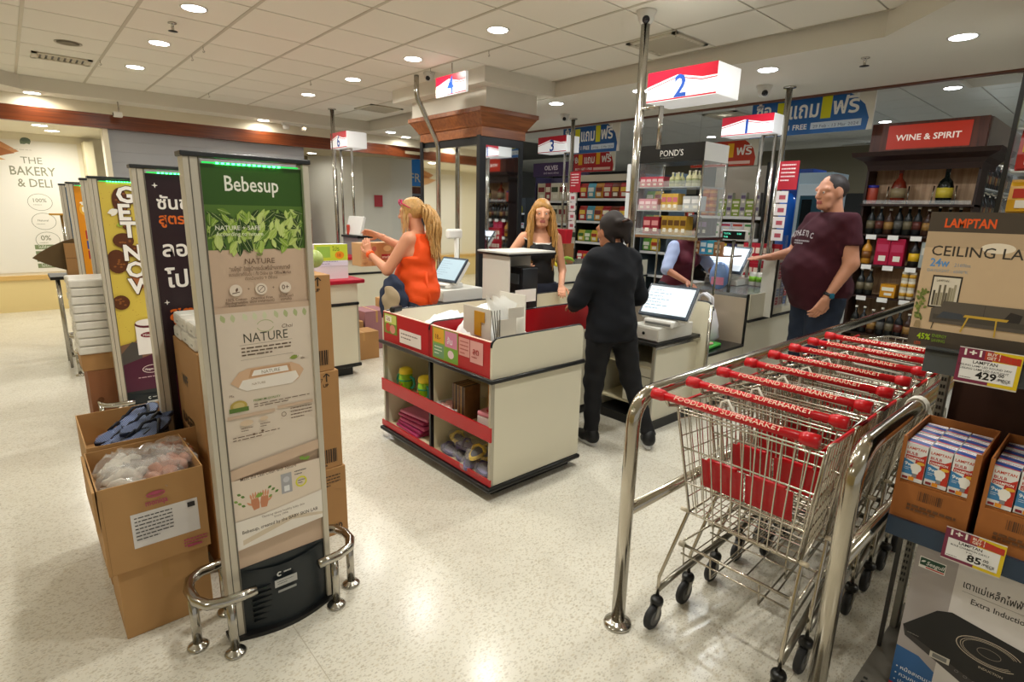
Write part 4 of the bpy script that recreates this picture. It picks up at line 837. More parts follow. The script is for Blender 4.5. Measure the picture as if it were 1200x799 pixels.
# card stand behind the bag holder (lane 2 customer side)
t = thing('payment_stand', 'small grey payment stand with dark card reader on lane 2 counter', 'payment stand', (2.78, 3.40, .703))
box('side_board', mat('#cfcdc6', .4), 0, -.25, .0, .012, .07, .567, t); box('inner_board', mat('#a9a7a0', .4), .012, -.02, .0, .44, -.008, .567, t)
box('top_shelf', mat('#d3d2cb', .4), -.03, -.28, .582, .46, .1, .595, t); box('top_shelf_edge', BLACK, -.034, -.284, .565, .464, .104, .582, t)
box('card_reader', mat('#1d1d20', .25), .16, -.22, .0, .34, -.06, .467, t, .012); box('reader_screen', mat('#595f63', .1), .152, -.19, .337, .16, -.09, .417, t); box('paper_slip', TAG, .08, -.24, .20, .30, -.235, .30, t)
p = Print(frame((.02, -.021, .23), '-y')); p.rect(.02, 0, .1, .13, '#d9d2c6').rect(.03, .01, .09, .06, '#c8b3a4').scribble(.03, .11, .06, 3, .02, '#b05044'); p.build('notice', t)
# lane 4: bagging counter with red top, register behind the woman in orange
RTOP = mat('#b01230', .4, name='crimson_laminate')
def red_counter(x0, x1, y0, y1, label):
    t = thing('bagging_counter', label, 'counter', (x0, y0, 0)); L = x1-x0; D = y1-y0
    box('plinth', BLACK, .03, .04, 0, L-.06, D-.03, .08, t); box('bumper', BLACK, -.01, -.015, .085, L+.015, D, .12, t, .01)
    box('body_panel', CREAM, 0, 0, .12, L, D, .69, t); box('rub_rail', BLACK, -.012, -.014, .69, L+.012, D, .72, t, .01); box('body_panel', CREAM, 0, 0, .72, L, D, .90, t)
    box('steel_edge', ALU, L-.012, -.004, .12, L+.004, .006, .69, t); box('red_top', RTOP, -.02, -.05, .90, L+.06, D, .94, t, .012); return t
red_counter(1.25, 2.40, 4.90, 5.5, 'cream lane 4 bagging counter with crimson top'); red_counter(2.75, 4.05, 7.15, 7.7, 'farther cream counter with crimson top behind the carton the woman holds')
register(3.40, 4.42, 4.62, 'cream register stand behind the woman in orange'); 
drawer(3.12, 4.72, .70, 0, 'white cash drawer beside the woman in orange', .42, .50, .115)
tg = thing('register_stand', 'lane 4 register table with black edge behind the woman in orange', 'counter', (3.05, 4.42, 0))
box('body_panel', CREAM, 0, 0, .07, .66, .24, .66, tg); box('steel_edge', ALU, -.004, -.004, .07, .012, .006, .66, tg); box('plinth', BLACK, .0, -.01, 0, .66, .24, .07, tg); box('steel_band', CHROME, -.034, -.02, .645, .66, 0, .66, tg)
box('top_board', BLACK, -.03, -.02, .66, .67, .26, .70, tg, .004); 
monitor(3.30, 4.72, .817, .1, 'till monitor right behind the woman in orange, lane 4', .38, .26, '#8fa2ac')
t = thing('barcode_scanner', 'white upright barcode scanner beyond the lane 4 monitor', 'scanner', (3.55, 4.88, .70))
MB().tube([(0, 0, 0), (0, 0, .62)], .025, 10).build('stem', WHITE, t); box('head', WHITE, -.12, -.03, .60, .06, .04, .70, t, .02)
t = thing('end_screen', 'small rounded cream panel right of the lane 4 till', 'panel', (3.70, 4.38, 0)); rpanel(0, .0+.12, .70, .88, .0, .02, CREAM, 'board', .04, t)
# lane 6 counter things: sloped white board, small boxes
t = thing('till_monitor', 'blank white back of the lane 6 monitor above grey cabinet', 'monitor', (3.62, 7.28, .94))
box('cabinet', mat('#8d8f90', .5), -.02, -.02, 0, .4, .45, .24, t); box('cabinet_top', BLACK, -.04, -.04, .24, .42, .47, .27, t)
b = MB(); b.M = Matrix.Translation((0, .2, .275)) @ Matrix.Rotation(R(14), 4, 'Y'); b.box(0, -.22, 0, .05, .22, .27); b.build('monitor_back', mat('#e9e9e6', .4), t, .01)
tag(box('red_bottle', mat('#b8402c', .4), -.02, -.02, 0, .02, .02, .14, None, .01, (3.62, 7.6, 1.215)), 'small red-white bottle on the lane 6 cabinet', 'bottle')
# ================================================================== lamp display at the right
def open_carton(x0, y0, x1, y1, z0, z1, m, name, label, flaps=(), cut=None, grp=None):
    t = thing(name, label, 'carton', (x0, y0, z0), 0, grp); L, D, H = x1-x0, y1-y0, z1-z0; w = .004
    box('bottom', m, 0, 0, 0, L, D, w, t); box('side', m, 0, D-w, w, L, D, H, t); box('side', m, 0, 0, w, L, w, H, t); box('side', m, L-w, w, w, L, D-w, H, t)
    if cut: box('side', m, 0, w, w, w, D-w, cut, t); box('side', m, 0, w, cut, w, .014, H, t); box('side', m, 0, D-.010, cut, w, D-w, H, t)
    else: box('side', m, 0, w, w, w, D-w, H, t)
    return t
SHELFM = mat('#3a444e', .35, .3, name='slate_metal'); LX = 1.95
t = thing('display_shelf', 'dark metal display shelf of lamp cartons at the right edge', 'shelf', (LX, -1.1, 0))
def sh(name, m, *a): return box(name, m, *a, t)
Y9 = 1.1+.376
sh('base_deck', mat('#6b675e', .5, .3), -.04, 0, .06, .55, Y9, .10); sh('kick_plate', DARK, .03, 0, 0, .5, Y9-.02, .06)
for k in range(9): 
    for j in range(2): sh('perforation', BLACK, -.03+.025*j, Y9-.03-.03*k, .1, -.02+.025*j, Y9-.018-.03*k, .1008)
sh('shelf_board', SHELFM, 0.005, 0, .675, .45, Y9, .70); sh('front_rail', mat('#2c3d52', .25, .2), -.012, 0, .643, .005, Y9, .703)
sh('shelf_board', DARK, .06, 0, 1.20, .45, Y9-.06, 1.225); sh('front_rail', mat('#5a5f64', .25, .5), .02, 0, 1.168, .035, Y9-.005, 1.243); sh('rail_lip', BLACK, .015, 0, 1.228, .06, Y9-.005, 1.236)
sh('back_panel', mat('#3d2012', .6), .40, 0, .1, .41, Y9-.03, 1.2)
up = sh('upright', mat('#7d7a70', .4, .5), .35, Y9-.02, .05, .40, Y9+.0, 1.6)
for k in range(34): box('slot', BLACK, .347, Y9-.016, .3+.025*k, .349, Y9-.011, .312+.025*k, t); box('slot', BLACK, .347, Y9-.008, .3+.025*k, .349, Y9-.003, .312+.025*k, t)
up2 = sh('upright', mat('#3c3a37', .4, .5), .20, Y9-.012, .10, .215, Y9, .675)
CARB = mat('#a2622c', .7, noise=.07, nscale=6, name='brown_cardboard')
def bulb_box(w=.055, h=.118, d=.055):
    t = thing('bulb_box', 'x', 'box', (0, 0, 0))
    box('carton', mat('#e8e6e4', .4), 0, -w/2, 0, d, w/2, h, t)
    p = Print(frame((-.0003, w/2, 0), '-x'))
    p.rect(0, 0, w, h, '#e9e7e5').poly([(w, .012), (w, h*.78), (w*.55, h*.62), (w*.5, .012)], '#c8321e').poly([(0, .02), (0, h*.58), (w*.5, h*.5), (w*.58, .02)], '#3f83b8')
    p.text('LAMPTAN', .004, h-.018, .0115, '#c8401e', w=w-.008, bold=.02).text('BULB', .005, h-.034, .012, '#b81e1e', w=w*.5, bold=.02).rect(.004, h-.05, w-.003, h-.037, '#b8241e').text('CHAMPION', .006, h-.048, .010, '#f4f0ea', w=w-.012, bold=.02)
    p.text('9w', .004, h*.4, .016, '#f2f4f6', bold=.02).scribble(.005, h*.34, .02, 2, .005, '#e6ecf2')
    p.ell(w*.62, h*.38, .0135, .0145, '#f4f1ea').poly([(w*.62-.007, h*.22), (w*.62+.007, h*.22), (w*.62+.009, h*.3), (w*.62-.009, h*.3)], '#f4f1ea').rect(w*.62-.005, h*.12, w*.62+.005, h*.22, '#8d8d8f').rect(.004, .004, .018, .012, '#8a1f2a').rect(.02, .002, .034, .014, '#e8941e').ell(w*.8, h*.52, .01, .005, '#e6b23a')
    p.build('printed_front', t)
    p = Print(frame((0, w/2, h+.0003), '+z')); p.rect(0, 0, w, d, '#e2e0e2').poly([(0, d*.25), (w, d*.1), (w, d*.55), (0, d*.75)], '#2e4a8c').poly([(0, d*.1), (w, -.0), (w, d*.1), (0, d*.25)], '#c83a2c').text('LAMPTAN', .008, d*.72, .010, '#b83a2c', bold=.02); p.build('printed_top', t)
    return t
bb = bulb_box(); used = False
for ci, y1 in enumerate((.377, .172)):
    c = open_carton(LX, y1-.187, LX+.29, y1, .703, .965, CARB, 'bulb_carton', ['brown open carton of bulb boxes at the left end of the shelf', 'brown open carton of bulb boxes cut by the right picture edge'][ci], cut=.115)
    p = Print(frame((LX-.0004, y1-.06, .72), '-x')); r = random.Random(4)
    for k in range(14): p.rect(.002+.0045*k, .055, .002+.0045*k+r.choice([.001, .002, .003]), .085, '#5a3a22')
    p.scribble(-.02, .03, .12, 2, .012, '#6a4426', .7); o = p.build('carton_print'); o.parent = c; o.matrix_parent_inverse = Matrix.Translation((-LX, -(y1-.187), -.703))
    box('inner_pad', CARB, .006, .006, .005, .28, .18, .121, c)
    for lay in (1,):
        for i in range(3):
            for j in range(4):
                loc = (LX+.008+.065*j+(.004 if i == 1 else 0), y1-.036-.0585*i, .708+.1185*lay)
                lb = ['left', 'middle', 'right'][i]+' column bulb box, '+['front', 'second', 'third', 'rear'][j]+' row of the '+['left', 'right'][ci]+' carton'
                if lay and j == 0 and ci == 0: lb = ['left', 'middle', 'right'][i]+' bulb box at the front of the left carton, bulb picture showing'
                if not used: bb.location = loc; bb['label'] = lb; bb['group'] = 'bulb boxes in the cartons'; used = True
                else: dup(bb, loc, None, lb, 'bulb boxes in the cartons')
def price(x, y, z, lines, price_, label, w=.135, h=.095, tilt=0):
    t = thing('price_tag', label, 'price tag', (x, y, z)); box('holder', mat('#e6e0da', .15), -.0, -w, -.004, .002, 0, h+.002, t)
    p = Print(frame((-.0004, 0, 0), '-x')); p.rect(0, 0, w*.6, h, '#7c2a46').rect(w*.55, 0, w, h, '#dfc01c').poly([(w*.42, h*.74), (w*.98, h*.70), (w*.98, h*.88), (w*.42, h)], '#b8402c').text('1+1', .012, h*.80, .024, '#f4efe6', w=.038, bold=.03).text('BUY 1', w*.46, h*.87, .011, '#f1e9d8', bold=.02).text('GET 1', w*.46, h*.76, .011, '#f1e9d8', bold=.02).text('FREE', w*.68, h*.76, .02, '#c8301e', bold=.02)
    p.rect(.009, .009, w-.009, h*.70, '#eceae8').text(lines[0], w*.45, h*.58, .012, '#1c1a1a', align='c', bold=.02)
    for k, ln in enumerate(lines[1:]): p.text(ln, w*.45, h*.48-.009*k, .0078, '#2a2828', align='c', bold=.01)
    p.text(price_, w-.045, h*.16, .028, '#161414', w=.045 if len(price_) > 2 else .032, align='r', bold=.03).text('.00', w-.044, h*.30, .012, '#161414', bold=.02).text('/PIECE', w-.043, h*.18, .010, '#161414', bold=.02).scribble(.012, .013, .04, 1, .005, '#5a5858').text('10.00', w-.02, .013, .006, '#555555', align='r')
    p.build('printed_face', t); return t
price(LX-.022, .230, .640, ('LAMPTAN', 'BULB CHAMPION DAYLT', '9 W'), '85', 'yellow and maroon price tag reading 85.00 on the lower shelf rail')
price(LX-.002, .290, 1.165, ('LAMPTAN', 'CEILING LAMP LED ROUND 24W', 'CEILING LAMP LED DAYLIGHT'), '429', 'yellow and maroon price tag reading 429.00 on the upper rail')
# boxed ceiling lamp with printed room picture
t = thing('lamp_box', 'large printed ceiling lamp box with sofa picture standing on the upper rail', 'box', (LX+.045, -.35, 1.237)); BW, BH = .775, .39
box('carton', mat('#b59c7c', .5), 0, 0, 0, .12, BW, BH, t)
p = Print(frame((LX+.0445, -.35+BW, 1.237), '-x') @ Matrix.Scale(.73, 4, (1, 0, 0))); BW = BW/.73; gr = '#4a4036'
p.rect(0, 0, BW, BH, '#c9ae8c').rect(0, BH-.055, BW, BH, gr).rect(0, 0, BW, .052, gr).poly([(0, BH-.055), (BW, BH-.055), (BW, BH-.09), (0, BH-.10)], '#b89f80').ell(.225, BH-.095, .05, .014, '#e9dcc6')
p.text('LAMPTAN', .05, BH-.042, .034, '#e0581e', w=.155, bold=.03).text('CEILING LAMP', .025, BH-.122, .040, '#3d3732', w=.345, bold=.006).text('24w', .027, BH-.153, .032, '#5f93c8', w=.062, bold=.02).text('2160lm', .105, BH-.151, .014, '#8a9aa8', w=.05).text('DAYLIGHT : 6500°K', .022, BH-.169, .012, '#93a3b0', w=.13)
p.rect(.045, .118, .14, .212, '#2b2622').rect(.05, .123, .135, .207, '#d9cfbc')
r = random.Random(9)
for k in range(9): p.rect(.055+.008*k, .125, .062+.008*k, .15+r.random()*.04, r.choice(['#6a6150', '#8a8068', '#4a4438', '#a39a80']))
p.text('LAMPTAN', .06, .194, .009, '#3a342c')
for k in range(40): p.leaf(.012+r.random()*.022, .07+r.random()*.09, .014, .004, r.random()*3.1, r.choice(['#6f7a3a', '#8a8f4a', '#5a6530']))
p.poly([(.012, .055), (.016, .075), (.03, .075), (.034, .055)], '#9a8560')
so = '#5a5249'
p.poly([(.06, .075), (.06, .115), (.075, .122), (.09, .122), (.095, .14), (.36, .14), (.365, .12), (.385, .115), (.395, .1), (.385, .075)], so).poly([(.07, .085), (.07, .1), (.36, .1), (.36, .085)], '#4a443c').line(.225, .1, .225, .138, .0015, '#38332d').poly([(.08, .09), (.1, .11), (.16, .108), (.17, .092)], '#3f444c').poly([(.28, .1), (.3, .128), (.335, .122), (.33, .1)], '#2f2a28')
for x in (.075, .37): p.line(x, .075, x-.004, .055, .003, '#2b2622')
p.poly([(.165, .1), (.17, .107), (.30, .107), (.295, .1)], '#c8a23a').line(.18, .1, .165, .057, .005, '#c8a23a').line(.265, .1, .268, .055, .005, '#c8a23a')
p.line(.36, .2, .358, .14, .0012, '#6b5a44').ell(.36, .195, .004, .008, '#3b3028').text('45%', .03, .022, .024, '#a8c81e', w=.045, bold=.02).text('ENERGY', .08, .032, .013, '#7a9a2a', bold=.01).text('SAVING', .08, .018, .013, '#7a9a2a', bold=.01).text('LESS', .025, .004, .012, '#c8502a', bold=.01)
o = p.build('printed_face', t); o.matrix_parent_inverse = Matrix.Translation((-(LX+.045), .35, -1.237))
# induction cooker carton
t = thing('cooker_box', 'white and grey printed induction cooker box on the bottom deck', 'box', (LX+.035, -.20, .101)); BW, BH = .495, .525
box('carton', mat('#d9d4d2', .4), 0, 0, 0, .30, BW, BH, t, .002)
p = Print(frame((LX+.0345, -.20+BW, .101), '-x'))
p.rect(0, 0, BW, BH, '#d8d2cf').poly([(0, 0), (0, BH), (.105, BH), (.105, 0)], '#a9a19f').poly([(0, 0), (0, .155), (.06, .15), (.105, .12), (.105, 0)], '#2f5f96').poly([(.0, 0), (.0, .015), (.3, 0)], '#b82838')
p.rect(.012, BH-.075, .078, BH-.038, '#f0eeea').rect(.014, BH-.066, .076, BH-.041, '#1f4a36').text('Seagull', .03, BH-.061, .018, '#f2f2ee', w=.043, bold=.01, ital=.2).leaf(.016, BH-.056, .014, .003, .5, '#f2f2ee').line(.03, BH-.07, .076, BH-.07, .004, '#c03030')
p.text('เตาแม่เหล็กไฟฟ้า รุ่น', .125, BH-.085, .032, '#2c2826', w=.17, bold=.012).line(.125, BH-.098, .4, BH-.098, .001, '#6b6664').text('Extra Induction', .15, BH-.128, .025, '#3a3634', w=.13, bold=.01)
p.poly([(.005, .235), (.08, .33), (.115, .345), (.40, .30), (.42, .21), (.30, .12), (.22, .13), (.02, .21)], '#191818').poly([(.005, .235), (.02, .215), (.23, .145), (.3, .13), (.42, .21), (.41, .19), (.3, .105), (.22, .11), (.015, .20)], '#3a3534')
for q_, w_ in ((.078, .0025), (.068, .0015), (.062, .0012)): p.ring(.215, .265, q_, q_*.52, w_, '#b9ab98', a0=.5, a1=5.6)
p.ring(.215, .265, .028, .015, .0015, '#8a7d70').rect(.085, .168, .135, .19, '#c9c4b8').rect(.092, .172, .128, .186, '#7a7a78').text('INDUCTION', .2, .208, .01, '#b9ab98', bold=.01).scribble(.02, .215, .05, 1, .01, '#7d7770')
for k in range(4): p.ring(.155+.022*k, .163-.005*k, .005, .004, .001, '#8a8580')
p.text('• หม้อสเตนเลส', .01, .075, .018, '#e6ecf2', bold=.008).text('• ควบคุมระบบสัมผัส', .01, .05, .018, '#e6ecf2', bold=.008).text('• ปลอดภัย', .01, .025, .018, '#e6ecf2', bold=.008)
o = p.build('printed_face', t); o.matrix_parent_inverse = Matrix.Translation((-(LX+.035), .20, -.101))
t = thing('string_tie', 'white string tied round the near bay rail and shelf upright', 'string', (2.36, .43, .96)); wm = mat('#e8e4da', .6)
for k in range(4): MB().tube([(-.05+.01*k+.032*math.sin(a)*.2, .032*math.cos(a), .032*math.sin(a)) for a in (6.2832*i/12 for i in range(12))], .003, 5, closed=True).build('loop', wm, t)
for k in range(5): MB().tube([(-.04+.01*k, -.03, .0), (-.05+.02*k, -.05, -.03-.01*k), (-.03+.03*k, -.055, -.08+.008*k)], .0025, 5).build('string_end', wm, t)
# tall glazed snack rack at the right picture edge
t = thing('glazed_rack', 'tall black-framed glass snack rack at the right picture edge', 'shelf', (4.6, -.5, 0))
for y in (0, 1.15): box('frame_post', BLACK, -.012, y-.012, 0, .012, y+.012, 2.5, t)
box('frame_rail', BLACK, -.012, 0, 2.48, .012, 1.16, 2.5, t); box('back_panel', mat('#8f9496', .5), .4, 0, 0, .41, 1.16, 2.5, t); box('side_glass', GLASS, .012, 1.15, .1, .4, 1.155, 2.48, t)
for k in range(9): box('shelf_board', mat('#c9ccca', .3, .3), .02, .01, .4+.25*k, .4, 1.14, .41+.25*k, t)
# ================================================================== cartons beside the gates, left
def pcarton(x0, y0, z0, x1, y1, z1, m, label, rz=0, prints=None, grp=None, flap=0):
    t = thing('carton', label, 'carton', (x0, y0, z0), rz, grp); L, D, H = x1-x0, y1-y0, z1-z0
    box('body', m, 0, 0, 0, L, D, H, t, .003); box('tape', mat('#b58a52', .35), L*.46, -.0008, H*.7, L*.54, D+.0008, H+.0008, t)
    if flap: box('flap', m, L, .0, H, L+.004, D, H+flap, t); box('flap', m, .0, -.004, H, L, 0, H+flap, t)
    if prints:
        p = Print(frame((0, -.001, 0), '-y')); prints(p, L, H); p.build('printed_mark', t)
    return t
def marks(p, L, H):
    r = random.Random(3); 
    p.rect(L-.17, H-.055, L-.13, H-.01, '#2b2119').line(L-.06, H-.05, L-.06, H-.01, .006, '#2b2119').line(L-.075, H-.025, L-.06, H-.01, .005, '#2b2119').line(L-.045, H-.025, L-.06, H-.01, .005, '#2b2119').text('UP', L-.078, H-.075, .022, '#2b2119', bold=.02)
    x = L-.14
    while x < L-.03: w = r.choice([.002, .004, .006]); p.rect(x, .03, x+w, .1, '#2b2119'); x += w+r.choice([.003, .005])
    p.scribble(L-.14, .015, .1, 1, .015, '#2b2119', .6); p.text('26977', L-.14, H*.9, .025, '#2b2119') if H > .46 else None
pcarton(.80, 2.42, 0, 1.085, 2.8, .36, CARD, 'bottom carton of the stack right of the baby wipes gate', prints=lambda p, L, H: p.scribble(L-.16, H-.04, .13, 4, .016, '#4a3826', .35).text('9700', L-.12, .03, .045, '#2b2119', bold=.02))
pcarton(.80, 2.425, .362, 1.075, 2.8, .85, CARD, 'middle tall carton of the stack right of the baby wipes gate', prints=marks)
pcarton(.80, 2.43, .852, 1.06, 2.8, 1.30, CARD, 'top carton of the stack right of the baby wipes gate, arrow print', prints=marks)
t = thing('produce_pack', 'pack of pale green melons behind the top of the carton stack', 'food', (1.02, 2.66, 1.303))
for k in range(3): MB().ball((-.02+.05*k, .02*k, .045), .045, sc=(1, 1, 1)).build('melon', mat('#a9b86a', .35, noise=.3, nscale=30), t)
# open stacked cartons in the foreground
pcarton(.125, 2.255, 0, .42, 2.60, .285, CARD2, 'closed kraft carton at the bottom of the front left stack')
pcarton(.125, 2.66, 0, .50, 3.10, .285, CARD2, 'closed kraft carton at the bottom of the rear left stack')
c1 = open_carton(.10, 2.237, .43, 2.63, .287, .625, CARD2, 'open_carton', 'open kraft carton with white label sheet and bagged clothing in front')
p = Print(frame((.10, 2.2365, .287), '-y')); M = '#b8506a'
p.poly([(.085, .08), (.085, .215), (.30, .215), (.30, .08)], '#e4e0de').scribble(.095, .195, .12, 7, .014, '#3a3836', .3).rect(.265, .185, .29, .205, '#2e2c2c')
p.text('moniqa', .135, .235, .032, M, w=.07, bold=.02).ring(.17, .275, .03, .012, .005, M).leaf(.145, .277, .05, .008, .05, M).rect(.25, .02, .3, .028, M).scribble(.24, .05, .08, 3, .012, M, .5).line(.01, .0, .01, .3, .001, '#8a6438')
o = p.build('printed_mark', c1); o.matrix_parent_inverse = Matrix.Translation((-.10, -2.237, -.287))
box('flap', CARD2, -.012, 0, .18, -.004, .38, .335, c1); box('flap', CARD2, 0, -.006, .30, .0, 0, .338, c1)
c2 = open_carton(.11, 2.65, .52, 3.12, .287, .635, CARD2, 'open_carton', 'open kraft carton full of blue striped flip-flops behind the first')
def flipflop(x, y, z, rz, tx, lab):
    t = thing('flip_flop', lab, 'flip-flop', (x, y, z), rz, 'blue striped flip-flops in the open carton')
    n = 20; pl = []
    for k in range(n): a = 6.2832*k/n; cx = math.cos(a); pl.append((.13*cx, (.045+.008*cx)*math.sin(a)))
    MB().prism(pl, 0, .016).build('sole', mat('#27304a', .6), t, .002)
    b = MB(); 
    for k in range(10):
        y0 = -.045+.009*k; xx = .118*math.sqrt(max(.02, 1-(y0/.052)**2)); b.add([(-xx, y0, .0168), (xx, y0, .0168), (xx, y0+.0045, .0168), (-xx, y0+.0045, .0168)], [(0, 1, 2, 3)])
    b.build('stripe', mat('#7383ad', .6), t)
    for s in (-1, 1): MB().tube([(.07, 0, .014), (.055, s*.008, .035), (.01, s*.035, .04), (-.03, s*.048, .012)], .007, 8).build('strap', mat('#151a28', .5), t)
    t.rotation_euler = (tx, -.12, rz)
r = random.Random(6)
for k in range(9):
    flipflop(.26+.045*(k % 3)+r.uniform(-.01, .01), 2.76+.12*(k//3), .55+.030*(k % 3), R(40+r.uniform(-20, 20)), R(r.uniform(-10, 10)), 'navy flip-flop with pale blue stripes heaped in the rear open carton')
box('carton_fill', CARD2, .012, .012, .19, .40, .46, .2, c2)
FM = mat('#f5f3f0', .06, alpha=.17, name='cellophane')
for k, (x, y, c, s) in enumerate(((.20, 2.36, '#d6cfc4', .07), (.20, 2.50, '#dcd6cc', .07), (.30, 2.34, '#b07a62', .075), (.37, 2.42, '#b5806a', .07), (.30, 2.50, '#8d8078', .07), (.38, 2.55, '#a8704f', .06))):
    t = thing('clothing_pack', ['knitted white clothing pack in cellophane at the left of the front carton', 'white clothing pack in cellophane behind it in the front carton', 'brownish pink garment in cellophane in the front carton', 'brownish pink garment in cellophane near the gate post', 'grey garment in cellophane at the middle of the front carton', 'tan garment in cellophane at the back of the front carton'][k], 'clothing', (x, y, .565), k*.7)
    rr_ = random.Random(k+3); b = MB()
    for q in range(5):   # folded cloth rolls squeezed together
        a0 = rr_.uniform(-.6, .6); x0, y0, z0 = rr_.uniform(-.02, .02), (-.035+.018*q), rr_.uniform(.0, .035); L = s*rr_.uniform(.7, 1.0)
        b.tube([(x0+L*(u-.5)*2*math.cos(a0*.5), y0+L*(u-.5)*math.sin(a0)+.008*math.sin(9*u+q), z0+.012*math.sin(7*u+2*q)) for u in (i/7 for i in range(8))], [.012, .02, .024, .02, .025, .022, .019, .01], 8)
    b.build('garment', mat(c, .9, noise=.3, nscale=70), t)
    b = MB(); b.ball((0, 0, .02), s*1.1, sc=(1.15, .95, .8), seg=18, rings=12); b.v = [tuple(q*(1+rr_.uniform(-.2, .2)) for q in v) for v in b.v]; b.sm = [False]*len(b.sm); b.build('film', FM, t)
box('carton_fill', CARD2, .01, .01, .24, .32, .38, .25, c1)
# cartons with tissue between first and second gate
def raged(p, L, H): p.text('RAGED', .03, .05, .05, '#2b2119', bold=.02).text('WI', .05, H-.12, .05, '#2b2119', bold=.02)
def xface(t, txts, L, H):
    p = Print(frame((-.001, L, 0), '-x')); [p.text(a, x, y, s, '#33271c', bold=.02) for a, x, y, s in txts]; p.build('printed_mark', t)
t = pcarton(.50, 2.47, .0, .85, 2.92, .50, CARD, 'lower kraft carton between the first two gates'); 
t = pcarton(.50, 2.47, .502, .85, 2.92, 1.0, CARD, 'upper kraft carton with printed capitals between the first two gates'); xface(t, (('RAGED', .05, .1, .07), ('WF', .12, .3, .07)), .45, .5)
def tissue(x, y, z, lab, n=(2, 3), nz=2, s=(.2, .11, .055), grp='tissue packs beside the gates'):
    for k in range(nz):
        for j in range(n[1]):
            o = box('tissue_pack', mat('#dedad0', .3, noise=.1, nscale=25), 0, 0, 0, s[0], s[1]-.006, s[2]-.003, None, .012, (x+.004*((k+j) % 2), y+s[1]*j, z+s[2]*k)); tag(o, lab, 'tissue pack', grp)
            box('pack_print', mat('#a9a79f', .4), -.0006, .03, .02, 0, .06, .028, o)
tissue(.50, 2.50, 1.002, 'white film-wrapped tissue pack lying on the kraft carton between first two gates', (1, 3), 2, (.28, .13, .06))
pcarton(.27, 4.72, 0, .62, 5.05, .44, mat('#8d5a38', .7, noise=.06, nscale=6), 'reddish brown carton under tissue packs behind the yellow poster gate', prints=None)
pcarton(.25, 4.72, .442, .60, 5.03, .56, CARD, 'flat kraft carton under the tissue packs behind the yellow gate')
tissue(.24, 4.70, .563, 'white tissue pack in the tall stack behind the yellow poster gate', (1, 3), 9, (.30, .115, .058), 'tissue packs stacked behind the yellow gate')
# small black table with leaf-shaped board and cartons, far left
t = thing('side_table', 'small black-topped table beyond the gates at far left', 'table', (.22, 6.72, 0))
box('table_top', DARK, 0, 0, .865, .55, .4, .895, t, .006)
for x, y in ((.06, .04), (.5, .04), (.06, .36), (.5, .36)): MB().tube([(x, y, 0), (x, y, .865)], .012, 8).build('leg', CHROME, t)
tag(MB().prism([(-.08, .17), (-.02, .22), (.06, .27), (.16, .32), (.28, .355), (.42, .37), (.42, .0), (.30, .01), (.18, .04), (.07, .08), (-.02, .13)], 0, .02, 'y').build('leaf_board', mat('#5f4a2a', .6, noise=.1), None, 0, (.20, 6.80, .90)), 'brown leaf-shaped board leaning over the far left table', 'board')
pcarton(.36, 6.76, .897, .55, 6.95, 1.06, CARD, 'small kraft carton on the far left table'); pcarton(.36, 6.77, 1.062, .55, 6.95, 1.2, CARD, 'second small kraft carton stacked on the far left table')
tag(box('orange_dish', mat('#c9973a', .4), 0, 0, 0, .12, .1, .02, None, .006, (.33, 7.7, 1.44)), 'orange-yellow tray on the far post left of the gates', 'tray'); tag(MB().tube([(.44, 7.75, 0), (.44, 7.75, 1.44)], .02, 8).build('tray_post', CHROME), 'thin post carrying the orange-yellow tray', 'post')
# goods on the lane 4 red counter
t = thing('promo_stand', 'yellow and green printed promotion stand on crimson counter', 'sign', (2.02, 5.0, .94)); 
p = Print(frame((2.04, 4.99, 1.06), '-y')); p.rect(0, 0, .32, .2, '#bccb3a').rect(0, 0, .32, .05, '#d9d6e6').rect(.02, .08, .15, .18, '#8fb54a').ell(.24, .1, .045, .035, '#e08a1e').text('10', .22, .085, .04, '#8a2a1e', bold=.02).text('โปร', .17, .14, .05, '#5a7a1e', bold=.02).scribble(.02, .04, .2, 2, .02, '#8a86a8'); o = p.build('printed_face', t); o.matrix_parent_inverse = Matrix.Translation((-2.02, -5.0, -.94))
box('board', mat('#dedce2', .4), .02, -.008, 0, .34, .12, .32, t)
pcarton(3.8, 10.8, 0, 4.4, 11.15, 1.35, mat('#8a4422', .7), 'tall red-brown carton in the storage nook'); pcarton(3.9, 10.85, 1.352, 4.35, 11.1, 1.75, CARD, 'kraft carton on top of the red-brown carton in the nook'); 
pcarton(3.4, 9.4, 0, 3.9, 9.8, .9, mat('#7a4a30', .7), 'brown carton at the mouth of the storage nook')
tag(box('red_notice', mat('#a8323a', .5), 0, 0, 0, .16, .006, .22, None, 0, (5.42, 10.18, 1.62), R(-22)), 'small red notice on the pale wall', 'notice')
for k in range(3): pcarton(2.55+.32*k, 5.7, 0, 2.85+.32*k, 6.05, .35+.1*k, [CARD, mat('#9a6a70', .6), CARD2][k], ['kraft carton on the floor right of the lane 4 counter', 'pinkish carton behind the kraft one by lane 4 counter', 'third carton on the floor behind lane 4 counter'][k])
pcarton(2.5, 5.35, 0, 2.85, 5.6, .3, CARD, 'front kraft carton on the floor beside the lane 4 counter')
